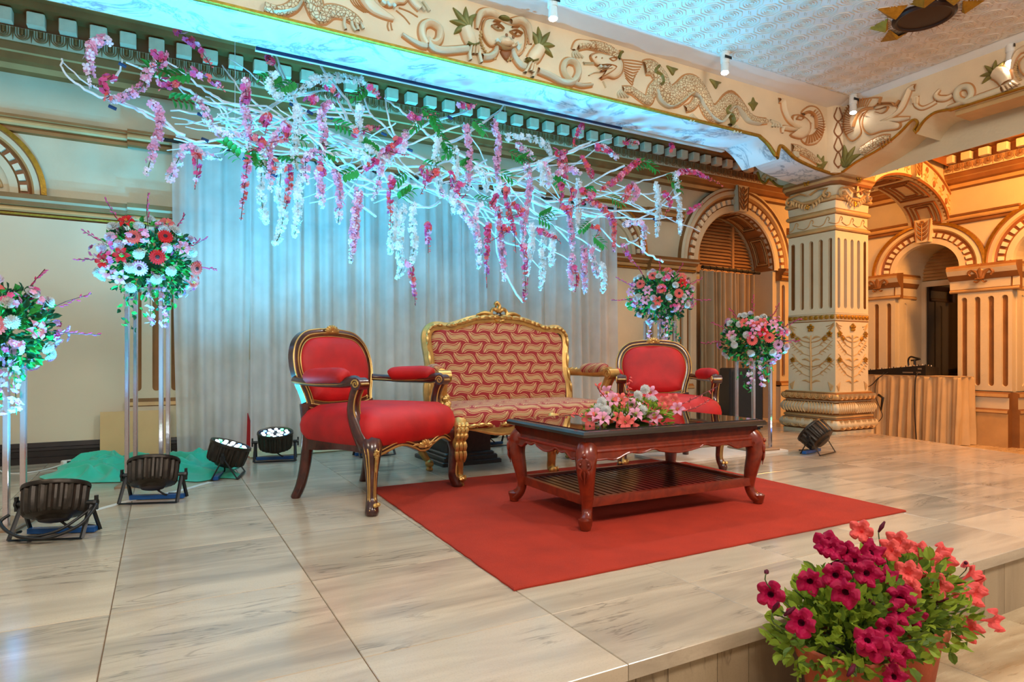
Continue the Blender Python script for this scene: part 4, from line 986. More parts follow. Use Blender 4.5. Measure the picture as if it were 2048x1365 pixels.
    for e, o in ((.0, -.024), (.024, -.036), (.048, -.028)):
        P = ring3(inset(loop, e), o); b.tube(P + [P[0]], .0042 if e else .0055, 5)
    b.build('gilt_line', gl, fr)
    b = B(); shell(b, (0, tilt(1.0) - .035, .992), .055, 9); b.build('crest_shell', gl, fr)
    pad = [(p[0] * .85, .762 + (p[1] - .762) * .81) for p in loop]
    back_pad(pad, tilt, [(0, .0), (-.002, .025), (.012, .045), (.04, .056), ('s', .75, .062), ('s', .4, .065), ('s', .15, .066)], 'backrest', M['velvet'], T)
    back_pad(pad, tilt, [(0, -.018), (.02, -.024), ('s', .5, -.028)], 'back_lining', M['velvet'], T)
    for s in (-1, 1):   # back posts below the frame
        b = B(); b.tube([(s * .268, .25, .36), (s * .272, tilt(.55), .56)], .03, 8); b.build('back_post', wd, T, smooth=60)
    # arms
    for s in (-1, 1):
        b = B()
        arm = cr([(s * .315, tilt(.69) - .0, .70), (s * .345, .22, .695), (s * .375, .06, .69), (s * .385, -.12, .695), (s * .38, -.20, .705), (s * .378, -.235, .695)], 4)
        b.tube(arm, [.026, .026, .024, .023, .023, .023, .023, .024, .024, .025, .026, .028, .030, .031, .031, .031, .031, .031, .030, .028, .026], 8)
        b.tube([(s * .378 - .036, -.238, .69), (s * .378 + .036, -.238, .69)], .034, 12)
        sup = cr([(s * .378, -.228, .68), (s * .376, -.195, .61), (s * .374, -.19, .53), (s * .37, -.235, .43), (s * .365, -.285, .35)], 4)
        b.tube(sup, [.032, .032, .031, .03, .029, .029, .03, .032, .034, .037, .04, .043, .046, .048, .05, .05, .048], 8)
        a = b.build('arm', wd, T, smooth=50)
        b = B()
        for k in (-1, 1):
            b.tube([(p[0] + k * .022, p[1] - .026, p[2]) for p in sup], .004, 5)
            b.tube(spiral((s * .378 + k * .037, -.238, .69), .026), .0045, 5)
            b.tube([(p[0] + k * .024, p[1], p[2] - .008) for p in arm[:-4]], .004, 4)
        b.tube([(s * .378 - .03, -.271, .69), (s * .378 + .03, -.271, .69)], .006, 5)
        b.build('gilt_line', gl, a)
        b = B(); b.tube(cr([(s * .352, .16, .708), (s * .36, .13, .722), (s * .378, .0, .728), (s * .387, -.11, .73), (s * .386, -.155, .72)], 4), [.018, .03, .04, .044, .046, .047, .048, .048, .048, .048, .048, .047, .046, .045, .042, .034, .018], 10); b.build('arm_pad', M['velvet'], T, smooth=180)
    return T
ch = armchair()
ch['label'] = 'red velvet armchair left of the settee, one front leg off the rug'; ch['group'] = 'pair of red velvet armchairs'
ch.location = (1.155, 3.87, 0); ch.rotation_euler = (0, 0, math.radians(32.5)); ch.scale = (1.04, 1.04, 1.02)
ch2 = copy_tree(ch); ch2['label'] = 'red velvet armchair right of the settee, behind the coffee table'
ch2.location = (3.54, 3.91, 0); ch2.rotation_euler = (0, 0, math.radians(-29)); ch2.scale = (.97, .97, .985)

# ---- settee
def settee():
    T = thing('settee', 'gilded carved settee upholstered in red and tan leaf-patterned brocade', 'settee', (2.375, 4.12, .006))
    g = M['gold']; tilt = lambda z: .33 + (z - .45) * .13
    def carve(b, pts, r0, n=7, T2=None):
        """leafy acanthus lobes along a path"""
        for i in range(n):
            p = pts[int(i / n * (len(pts) - 1))]; q = pts[min(len(pts) - 1, int((i + .9) / n * (len(pts) - 1)) + 1)]
            m_ = tuple(lerp(a, c, .5) for a, c in zip(p, q)); m_ = (m_[0], m_[1] - r0 * .5, m_[2] + r0 * .25)
            b.tube(cr([p, m_, q], 3), [r0 * .3, r0 * .55, r0 * .7, r0 * .75, r0 * .65, r0 * .4, r0 * .15], 5)
    # feet
    for x, y, kind in ((-.66, -.30, 0), (.05, -.315, 0), (.70, -.30, 0), (-.645, .36, 1), (.66, .36, 1)):
        s = -1 if x < 0 else 1
        if x == .05: s = -1
        dx = s * .02
        b = B()
        if kind == 0:
            path = cr([(x, y, .42), (x + dx, y - .035, .36), (x + dx * 1.3, y - .04, .28), (x + dx * .4, y - .01, .16), (x - dx * .3, y + .02, .08), (x - dx * .2, y + .01, .045)], 4)
            rr = [.06, .062, .063, .063, .06, .056, .052, .047, .043, .039, .036, .034, .032, .031, .030, .030, .030, .030, .030, .029, .027]
        else:
            path = cr([(x, y, .42), (x + s * .03, y + .02, .33), (x + s * .045, y + .03, .24), (x + s * .02, y + .02, .15), (x - s * .01, y, .09), (x - s * .03, y, .07)], 4)
            rr = [.045 - .0012 * i for i in range(21)]
        b.tube(path, rr, 8); fx = path[-1][0]; fy = path[-1][1] - .02
        b.ball((fx, fy, .05), (.034, .034, .032), 10); b.lathe([(.024, 0), (.028, .008), (.022, .02), (.018, .028)], 10, (fx, fy, 0))
        leg = b.build('leg', g, T, smooth=60)
        if kind == 0:
            b = B()
            for o in (-.028, 0, .028): carve(b, [(p[0] + o, p[1] - r * .85, p[2]) for p, r in zip(path[:13], rr)], .022, 5)
            b.tube(spiral((fx + .034, fy, .05), .022), .004, 4); b.build('acanthus', M['gilt'], leg, smooth=70, kind='stuff')
    # rail
    fr_ = cr([(-.69, -.27), (-.5, -.30), (-.2, -.32), (0, -.325), (.2, -.32), (.5, -.30), (.72, -.27)], 6)
    out = fr_ + cr([(.72, -.27), (.70, 0), (.66, .33)], 5)[1:] + [(0, .34)] + cr([(-.64, .33), (-.67, 0), (-.69, -.27)], 5)[:-1]
    def bot(x, y):
        if y < -.25: return .345 + .03 * math.cos(x * 9.2) * (abs(x) > .12) - .025 * math.exp(-(x / .13) ** 2) - .02 * math.exp(-((abs(x) - .69) / .08) ** 2)
        return .36
    b = B(); ins = inset(out, .035)
    b.loft([[(p[0], p[1], bot(*p)) for p in ins], [(p[0], p[1], bot(*p)) for p in out], [(p[0], p[1], .405) for p in out], [(p[0], p[1], .43) for p in ins]], 0)
    rail = b.build('seat_rail', g, T, smooth=40)
    b = B(); o2 = inset(out, -.005); b.tube([(p[0], p[1], bot(*p) + .008) for p in o2[:37]], .010, 5)
    for c in (0,): shell(b, (c, -.335, .385), .085, 9, -1)
    for s in (-1, 1):
        b.tube([(p[0] * 1, -.335, p[2]) for p in spiral((s * .15, 0, .37), .04, 1.3, 14, 'xz', s, PI / 2)], .009, 5)
        carve(b, cr([(s * .17, -.333, .375), (s * .26, -.332, .395), (s * .36, -.325, .385)], 5), .02, 4); carve(b, cr([(s * .60, -.31, .38), (s * .50, -.318, .395), (s * .42, -.322, .385)], 5), .018, 3)
    b.build('carved_shell', M['gilt'], rail, smooth=70)
    cushion(inset(out, -.008), [(.012, .365), (.0, .385), (-.012, .42), (-.008, .455), (.008, .488), (.035, .506), ('s', .8, .516), ('s', .5, .522), ('s', .2, .524)], 'seat', M['fab_seat'], T)
    # back outline
    half = [(0, 1.185), (.13, 1.18), (.24, 1.165), (.35, 1.13), (.44, 1.105), (.52, 1.112), (.59, 1.10), (.64, 1.05), (.655, .97), (.64, .84), (.635, .72), (.655, .62), (.655, .52), (.64, .42)]
    hl = cr(half, 3); loop = hl + [(.3, .42), (0, .42)]; loop = loop + [(-p[0], p[1]) for p in loop[-2:0:-1]]
    sec = [(.0, .02), (-.005, -.02), (.022, -.045), (.06, -.035), (.066, .0), (.06, .02)]
    rings = [[(q[0], tilt(q[1]) + sc[1], q[1]) for q in inset(loop, sc[0])] for sc in sec]
    k = len(loop); b = B(); b.add([p for r in rings for p in r], [(i * k + j, i * k + (j + 1) % k, ((i + 1) % 6) * k + (j + 1) % k, ((i + 1) % 6) * k + j) for i in range(6) for j in range(k)])
    fr = b.build('back_frame', g, T, smooth=50)
    pad = [(p[0] * .906, .802 + (p[1] - .802) * .845) for p in loop]
    back_pad(pad, tilt, [(0, -.005), (-.002, .02), (.01, .038), (.03, .05), ('s', .75, .055), ('s', .4, .057), ('s', .15, .058)], 'backrest', M['fab_back'], T)
    back_pad(pad, tilt, [(0, -.018), (.02, -.022), ('s', .5, -.024)], 'back_lining', M['fab_back'], T)
    b = B(); hi = [(p[0], tilt(p[1]) - .03, p[1]) for p in inset(loop, .058)]; b.tube(hi + [hi[0]], .008, 5)
    for s in (-1, 1):
        pts = [(s * p[0], tilt(p[1]) - .042, p[1]) for p in [(q[0], q[1]) for q in inset(loop, .024)[:len(hl)]]]
        carve(b, pts[:14], .024, 9); carve(b, pts[14:26], .018, 5); carve(b, pts[26:36], .018, 3)
    b.build('leaf_carving', M['gilt'], fr, smooth=70)
    # crest
    b = B(); zc, yc = 1.185, tilt(1.185) - .03
    for s in (-1, 1):
        b.tube(cr([(0, yc, zc + .02), (s * .04, yc, zc + .045), (s * .07, yc, zc + .02), (s * .05, yc - .01, zc - .03), (0, yc - .01, zc - .055)], 4), [.014, .016, .018, .018, .017, .016, .015, .015, .015, .015, .014, .014, .013, .013, .013, .013, .012], 6)
        b.tube(spiral((s * .035, yc, zc - .045), .03, 1.4, 14, 'xz', s, PI / 2), .009, 5); b.tube(cr([(s * .07, yc, zc), (s * .13, yc, zc + .012), (s * .2, yc, zc - .005)], 4), [.018, .02, .02, .019, .017, .014, .011, .008, .004], 6)
    b.tube(cr([(0, yc, zc + .03), (.005, yc, zc + .07), (-.02, yc, zc + .098), (-.035, yc, zc + .08), (-.02, yc, zc + .065)], 4), [.018, .018, .018, .017, .016, .016, .016, .015, .014, .013, .012, .012, .011, .011, .01, .01, .009], 6)
    shell(b, (0, yc - .005, zc - .055), .05, 5, -1); cst = b.build('crest', M['gold'], fr, smooth=60)
    b = B(); b.ball((0, yc - .0, zc - .005), (.03, .014, .025), 8); b.build('crest_mirror', M['blackglass'], fr, smooth=180)
    # arms
    for s in (-1, 1):
        X = s * .66
        arm = cr([(s * .645, tilt(.72) - .02, .725), (s * .665, .22, .72), (s * .70, .05, .715), (s * .71, -.07, .725), (s * .708, -.13, .735)], 5)
        b = B(); b.tube(arm, [.034, .034, .033, .032, .031, .03, .03, .03, .03, .03, .03, .03, .031, .032, .033, .034, .035, .036, .037, .038, .036], 8)
        b.tube([(s * .708 - .045, -.15, .715), (s * .708 + .045, -.15, .715)], .043, 14)
        sup = cr([(s * .706, -.14, .70), (s * .70, -.10, .63), (s * .69, -.085, .56), (s * .69, -.13, .49), (s * .69, -.22, .42)], 5)
        b.tube(sup, [.040 - .0002 * i + .0014 * max(0, i - 10) for i in range(21)], 8)
        a = b.build('arm', g, T, smooth=50)
        b = B(); carve(b, [(p[0], p[1] - .035, p[2]) for p in sup[9:19]], .034, 3)
        for k in (-1, 1): carve(b, [(p[0] + k * .025, p[1] - .026, p[2]) for p in sup[8:18]], .024, 3); b.tube(spiral((s * .708 + k * .046, -.15, .715), .034), .006, 5); b.tube([(p[0] + k * .026, p[1] - .022, p[2]) for p in sup[:10]], .007, 5)
        carve(b, [(p[0], p[1], p[2] + .01) for p in arm[:7]], .03, 3); b.build('acanthus', M['gilt'], a, smooth=70, kind='stuff')
        b = B(); b.tube(cr([(s * .668, .19, .738), (s * .675, .15, .752), (s * .697, .05, .755), (s * .708, -.04, .757), (s * .71, -.075, .748)], 4), [.02, .03, .037, .04, .041, .042, .043, .043, .043, .043, .043, .042, .041, .04, .038, .03, .018], 10); b.build('arm_pad', M['fab_seat'], T, smooth=180)
    return T
settee()

# ---- coffee table
T = thing('coffee_table', 'low rosewood coffee table with black glass top and slatted lower shelf', 'coffee table', (2.405, 2.88, .011), math.radians(-.6))
b = B(); 
hx, hy = .632, .392
def rrect(hx, hy, z): return [(-hx, -hy, z), (hx, -hy, z), (hx, hy, z), (-hx, hy, z)]
b.loft([rrect(hx - .02, hy - .02, .445), rrect(hx, hy, .452), rrect(hx + .002, hy + .002, .466), rrect(hx - .006, hy - .006, .478), rrect(hx - .028, hy - .028, .482)], 0, True)
top = b.build('table_top', M['black'], T); top.data.materials[0] = mat('ebonised_edge', lin(40, 28, 22), .25, var=.2, coat=.5)
b = B(); b.box(-hx + .03, hx - .03, -hy + .03, hy - .03, .481, .486); b.build('glass_inlay', M['blackglass'], top)
b = B(); ax_, ay = .598, .358
b.loft([rrect(ax_, ay, .375), rrect(ax_, ay, .446)], 0, False); b.box(-ax_, ax_, -ay, ay, .40, .445); b.build('apron', M['rosewood'], T)
def scallop(L):
    pts = []; n = 60
    for i in range(n + 1):
        x = lerp(-L, L, i / n); q = abs(x) / L
        z = .352 - .012 * math.cos(q * PI * 2.6) - (.02 if q > .93 else 0) - .02 * max(0, (q - .72) / .28) ** 2 + .008 * math.cos(q * 22) * (.25 < q < .8)
        pts.append((x, z))
    return pts
for s, L, ax2 in ((-1, ax_, 'x'), (1, ax_, 'x'), (-1, ay, 'y'), (1, ay, 'y')):
    pts = scallop(L); b = B((lambda u, w_, z: (u, s * (ay - .012) + (w_ if s > 0 else -w_), z)) if ax2 == 'x' else (lambda u, w_, z: (s * (ax_ - .012) + (w_ if s > 0 else -w_), u, z)))
    b.prism(pts + [(L, .385), (-L, .385)], 0, .022); b.relief(pts, .006, .008, .02); b.tube([(-L - .004, .014, .378), (L + .004, .014, .378)], .012, 8); b.build('scalloped_skirt', M['rosewood'], T)
for sx in (-1, 1):
    for sy in (-1, 1):
        path = cr([(sx * .565, sy * .325, .40), (sx * .585, sy * .345, .355), (sx * .588, sy * .348, .29), (sx * .572, sy * .332, .18), (sx * .566, sy * .326, .10), (sx * .578, sy * .338, .055), (sx * .60, sy * .36, .028)], 4)
        rr = [.05, .052, .054, .055, .055, .054, .053, .051, .049, .046, .043, .040, .037, .034, .032, .030, .028, .027, .027, .028, .029, .030, .031, .032, .033]
        b = B(); b.tube(path, rr, 8, up=(sx, sy, 0)); f = path[-1]
        b.lathe([(.018, 0), (.026, .004), (.036, .045), (.036, .052), (.02, .06)], 8, (f[0], f[1], 0)); leg = b.build('leg', M['rosewood'], T, smooth=45)
        b = B(); d = Vector((sx, sy, 0)).normalized(); o = Vector((-sy, sx, 0)).normalized()
        for k in (-1, 1):
            P = lambda a, z, e: tuple(Vector((sx * .586, sy * .346, 0)) + d * e + o * a * k + Vector((0, 0, z)))
            b.tube(cr([P(.006, .352, .05), P(.026, .335, .046), P(.028, .31, .046), P(.012, .295, .05)], 3), [.006, .008, .010, .011, .011, .010, .009, .008, .006, .004], 5)
            b.tube(cr([P(.010, .30, .05), P(.02, .275, .048), P(.008, .245, .044)], 3), [.008, .008, .007, .007, .006, .004, .002], 5); b.ball(P(.02, .322, .05), .009, 6)
        b.ball(P(0, .365, .052), (.012, .012, .014), 6); b.tube([P(0, .29, .052), P(0, .225, .042)], [.007, .002], 5); b.build('carved_leaf', M['rosewood'], leg, smooth=70)
sh = B()
for s in (-1, 1): sh.box(-.555, .555, s * .335 - .014, s * .335 + .014, .105, .15); sh.box(s * .555 - .014, s * .555 + .014, -.335, .335, .105, .15)
sh = sh.build('shelf_frame', M['rosewood'], T)
b = B(); b.box(-.0145, .0145, -.325, .325, .118, .136); sm = b.mesh('slat'); sm.materials.append(M['slatwood'])
for i in range(25): link('slat', sm, sh, (-.52 + i * .0433, 0, 0))
# ---- rug
b = B(); n = 60
P0 = [(1.125, 2.02), (3.585, 2.015), (3.71, 4.06), (1.185, 4.03)]
ring = []
for i in range(4):
    a, c = P0[i], P0[(i + 1) % 4]
    for k in range(40): ring.append((lerp(a[0], c[0], k / 40) + random.uniform(-.0025, .0025), lerp(a[1], c[1], k / 40) + random.uniform(-.0025, .0025)))
b.loft([[(p[0], p[1], 0.001) for p in ring], [(p[0], p[1], .007) for p in ring], [(p[0], p[1], .011) for p in inset(ring, .006)]], 0, True)
b.build('rug', M['rug'], smooth=40, label='plain red carpet rug under the coffee table', cat='rug')
# ================================================================== FLOWERS
def petal(name, c, rough=.6, tr=.25):
    t = NT(name); rnd = t.n('TexNoise', i_Scale=9.); t.L(t.n('TexCoord').outputs['Object'], rnd.inputs['Vector'])
    d = tuple(x * .8 for x in c[:3]) + (1,); l = tuple(min(1, x * 1.15) for x in c[:3]) + (1,)
    cc = t.ramp(rnd.outputs[0], (.35, d), (.65, l)); t.set(Base_Color=cc, Roughness=rough, Specular_IOR_Level=.25)
    tl = t.n('BsdfTranslucent'); t.L(cc, tl.inputs[0]); mx = t.n('MixShader', i_0=tr); t.L(t.p.outputs[0], mx.inputs[1]); t.L(tl.outputs[0], mx.inputs[2]); t.L(mx.outputs[0], t.out.inputs[0]); return t.m
M['p_pink'] = petal('pink_petal', lin(246, 168, 196)); M['p_pale'] = petal('pale_pink_petal', lin(250, 224, 234)); M['p_white'] = petal('white_petal', lin(252, 250, 244), .6, .5)
M['p_mag'] = petal('magenta_petal', lin(222, 84, 134)); M['p_coral'] = petal('coral_petal', lin(242, 112, 104)); M['p_red'] = petal('red_petal', lin(226, 40, 44)); M['p_lilac'] = petal('lilac_petal', lin(222, 168, 206))
M['p_salmon'] = petal('salmon_petal', lin(242, 98, 92)); M['p_wine'] = petal('wine_petal', lin(176, 8, 68)); M['p_dark'] = petal('dark_wine', lin(90, 12, 40))
M['leaf'] = petal('green_leaf', lin(64, 164, 72), .45, .3); M['leaf_dk'] = petal('dark_green_leaf', lin(34, 84, 52), .4, .2); M['leaf_lime'] = petal('lime_leaf', lin(150, 172, 58), .5, .35); M['leaf_ol'] = petal('olive_leaf', lin(98, 122, 44), .5, .3)
M['stem'] = mat('green_stem', lin(70, 92, 44), .6); M['twig'] = mat('red_twig', lin(96, 34, 40), .6); M['core'] = mat('flower_core', lin(58, 16, 20), .8); M['yellow'] = mat('yellow_core', lin(220, 190, 90), .7)
M['branch'] = mat('white_branch', lin(226, 230, 232), .6, var=.12, scale=12, bump=.25, bscale=40)
def rot_to(d, roll=0.0):
    """matrix taking +z to direction d"""
    return Vector(d).to_track_quat('Z', 'Y').to_matrix() @ Matrix.Rotation(roll, 3, 'Z')
def floret(b, p, d, r, m=0, n=4, cup=.35):
    R = rot_to(d, random.uniform(0, 6.28)); p = Vector(p)
    for k in range(n):
        a = 2 * PI * k / n; ca, sa = math.cos(a), math.sin(a); px, py = -sa, ca
        V_ = lambda t_, w_, z: (ca * r * t_ + px * r * w_, sa * r * t_ + py * r * w_, r * cup * z)
        q = [(0, 0, 0), V_(.5, .40, .62), V_(.86, .36, .62), V_(1.03, 0, .5), V_(.86, -.36, .62), V_(.5, -.40, .62), V_(.62, 0, .42)]
        b.add([tuple(p + R @ Vector(v)) for v in q], [(0, 1, 6), (1, 2, 6), (2, 3, 6), (3, 4, 6), (4, 5, 6), (5, 0, 6)], m)
def rdir(zb=0.0):
    while True:
        v = Vector((random.uniform(-1, 1), random.uniform(-1, 1), random.uniform(-1, 1) + zb))
        if .1 < v.length: return v.normalized()
def leafmesh(name, L, Wd, mt, fold=.25):
    b = B(); n = 5; rows = []
    for i in range(n + 1):
        t_ = i / n; w_ = Wd * math.sin(PI * min(1, t_ * .97 + .03)) ** .75; z = -.25 * L * t_ * t_
        rows.append([(-w_, L * t_, z + w_ * fold), (0, L * t_, z), (w_, L * t_, z + w_ * fold)])
    b.grid(rows); me = b.mesh(name, 180); me.materials.append(mt); return me
ORD = ['first', 'second', 'third', 'fourth', 'fifth', 'sixth', 'seventh', 'eighth', 'ninth', 'tenth', 'eleventh', 'twelfth', 'thirteenth', 'fourteenth', 'fifteenth', 'sixteenth', 'seventeenth', 'eighteenth', 'nineteenth', 'twentieth',
       'twenty-first', 'twenty-second', 'twenty-third', 'twenty-fourth', 'twenty-fifth', 'twenty-sixth', 'twenty-seventh', 'twenty-eighth', 'twenty-ninth', 'thirtieth', 'thirty-first', 'thirty-second', 'thirty-third', 'thirty-fourth', 'thirty-fifth']
# ---- white branch canopy hung in front of the drape
YC = 5.35
zA, zB, zC, zD = zq(0, 0, 2.926), zq(480, 0, 2.844), zq(700, 200, 2.56), zq(160, 60, 2.73)
BR = [(zA, 5.2, .013, [(370, 340), (365, 400), (440, 480), (580, 560), (780, 630), (900, 700), (1080, 800)]), (zA, 5.25, .012, [(375, 370), (520, 490), (720, 600), (950, 700), (1080, 810), (1250, 860)]),
 (zA, 5.3, .017, [(740, 360), (900, 440), (1080, 520), (1200, 590), (1400, 660), (1600, 700), (1900, 800)]), (zA, 5.2, .014, [(960, 340), (1100, 450), (1200, 530), (1300, 590), (1480, 640), (1700, 720)]),
 (zA, 5.3, .016, [(1000, 640), (1250, 690), (1400, 740), (1600, 750), (1900, 800), (2200, 900)]), (zA, 5.4, .012, [(1000, 680), (1200, 730), (1420, 780), (1700, 860)]), (zA, 5.15, .014, [(1030, 800), (1150, 830), (1300, 810), (1420, 820), (1600, 900)]),
 (zA, 5.15, .013, [(1020, 820), (1200, 850), (1480, 890), (1700, 960)]), (zA, 5.35, .011, [(1300, 380), (1400, 520), (1560, 660), (1700, 760)]), (zA, 5.3, .015, [(1600, 300), (1680, 480), (1730, 600), (1850, 760), (2050, 900)]),
 (zA, 5.25, .013, [(1850, 310), (1900, 420), (2000, 550), (2100, 700)]), (zA, 5.3, .009, [(1340, 340), (1500, 460), (1640, 560), (1800, 640)]), (zA, 5.3, .012, [(720, 350), (690, 430), (660, 480)]), (zA, 5.2, .01, [(1180, 600), (1280, 640), (1400, 800), (1480, 880)]),
 (zB, 5.3, .016, [(430, 300), (480, 400), (560, 520), (560, 580), (640, 720), (760, 840)]), (zB, 5.2, .014, [(480, 540), (560, 640), (650, 740), (800, 850)]), (zB, 5.3, .018, [(820, 560), (900, 620), (1000, 700), (1100, 790), (1300, 900), (1500, 1000), (1700, 1080)]),
 (zB, 5.25, .016, [(1570, 500), (1480, 620), (1380, 700), (1220, 800), (1100, 830)]), (zB, 5.2, .015, [(2000, 800), (1850, 870), (1700, 920), (1500, 980), (1250, 1040)]), (zB, 5.3, .013, [(2040, 830), (1900, 940), (1750, 1000), (1500, 1060)]), (zB, 5.15, .016, [(600, 1010), (700, 1060), (820, 1085), (1000, 1050)]),
 (zB, 5.3, .017, [(160, 270), (230, 420), (300, 560), (420, 700), (600, 800), (850, 900)]), (zB, 5.35, .016, [(680, 480), (740, 640), (860, 760), (960, 860), (1150, 960)]), (zB, 5.3, .012, [(820, 540), (850, 700), (900, 800)]), (zB, 5.3, .014, [(1740, 970), (1850, 1040), (1920, 1110), (1900, 1150)]),
 (zC, 5.1, .013, [(1350, 190), (1240, 230), (1100, 280), (950, 330), (800, 370), (600, 390)]), (zC, 5.1, .012, [(1240, 210), (1150, 260), (1000, 320), (850, 420)]), (zC, 5.2, .012, [(1740, 350), (1600, 390), (1480, 420), (1350, 470), (1200, 500), (1000, 520)]), (zC, 5.2, .013, [(1650, 600), (1500, 610), (1380, 600), (1200, 590), (1000, 540)]),
 (zC, 5.2, .013, [(1380, 700), (1450, 730), (1530, 790), (1600, 830)]), (zC, 5.1, .009, [(1700, 410), (1560, 560), (1460, 620)]), (zC, 5.3, .019, [(500, 300), (620, 400), (780, 440), (900, 500), (1030, 560), (1160, 590)]), (zC, 5.2, .017, [(200, 370), (400, 470), (600, 520), (750, 590), (900, 640), (1010, 650)]),
 (zC, 5.2, .013, [(550, 480), (640, 600), (710, 660)]), (zC, 5.2, .014, [(0, 410), (200, 420), (420, 460), (520, 500)]), (zC, 5.2, .013, [(300, 550), (400, 550), (460, 520)]), (zC, 5.2, .011, [(1000, 360), (1080, 420), (1150, 480), (1160, 510)]), (zC, 5.2, .012, [(900, 540), (1010, 620), (1120, 720)]), (zC, 5.15, .010, [(1200, 450), (1400, 480), (1560, 480), (1660, 500)]),
 (zC, 5.15, .009, [(1380, 500), (1480, 560), (1600, 600)]), (zC, 5.1, .011, [(1160, 470), (1300, 380), (1400, 340)]), (zC, 5.3, .010, [(850, 380), (1000, 340), (1200, 320)])]
canopy = thing('branch_canopy', 'tangle of white painted branches arching over the drape', 'branches')
def branch(P, r):
    P = cr(P, 4); P = [(p[0] + random.uniform(-.008, .008), p[1] + random.uniform(-.012, .012), p[2] + random.uniform(-.008, .008)) for p in P]
    k = len(P); b = B(); b.tube(P, [r * .8 * lerp(.5, 1.15, min(1, i / k * 1.4)) for i in range(k)], 6); return b.build('branch', M['branch'], canopy, smooth=70)
for q, Y, r, pts in BR:
    n = len(pts); dy = random.uniform(-.12, .12); branch([PY(*q(*p), Y + dy * i / n) for i, p in enumerate(pts)], r)
# finer crossing twigs inside the tangle
SPINE = [(400, 210), (560, 265), (700, 320), (850, 365), (1000, 400), (1150, 420), (1300, 420)]
for i in range(60):
    t_ = random.uniform(.06, .97); c = SPINE[min(5, int(t_ * 6))]; e = SPINE[min(6, int(t_ * 6) + 1)]; f_ = t_ * 6 % 1
    cx, cy = lerp(c[0], e[0], f_) + random.gauss(0, 25), lerp(c[1], e[1], f_) + random.gauss(0, 30)
    a = .28 + random.gauss(0, .38) if random.random() < .8 else random.uniform(-1.2, 1.4); L = random.uniform(60, 190); bend = random.gauss(0, 18); Y = random.uniform(5.05, 5.6)
    pts = [(cx - L * math.cos(a), cy - L * math.sin(a)), (cx - L * .3 * math.cos(a) - bend * math.sin(a), cy - L * .3 * math.sin(a) + bend * math.cos(a)), (cx + L * .4 * math.cos(a) + bend * .7 * math.sin(a), cy + L * .4 * math.sin(a) - bend * .7 * math.cos(a)), (cx + L * math.cos(a), cy + L * math.sin(a))]
    branch([PY(*p, Y + random.uniform(-.08, .08)) for p in pts], random.uniform(.006, .014))
M['clip'] = mat('blue_tape', lin(20, 48, 92), .5)
for u, v in ((245, 130), (330, 172), (225, 215), (402, 230), (410, 280), (548, 350), (620, 225), (585, 210), (492, 320), (660, 235), (725, 215), (768, 268), (900, 235), (1075, 330), (1128, 420), (820, 300), (1010, 390), (1310, 440)):
    p = PY(u, v, 5.12); b = B(); b.cyl((-.022, 0, .008), (.022, 0, -.008), .012, None, 7); b.build('tape_joint', M['clip'], canopy, loc=p, rotz=random.uniform(-.4, .4))
# two wires carry the canopy
for u in (470, 1010): p = PY(u, 250, 5.3); b = B(); b.tube([p, (p[0], p[1], 3.85)], .002, 4); b.build('hanging_wire', M['branch'], canopy)
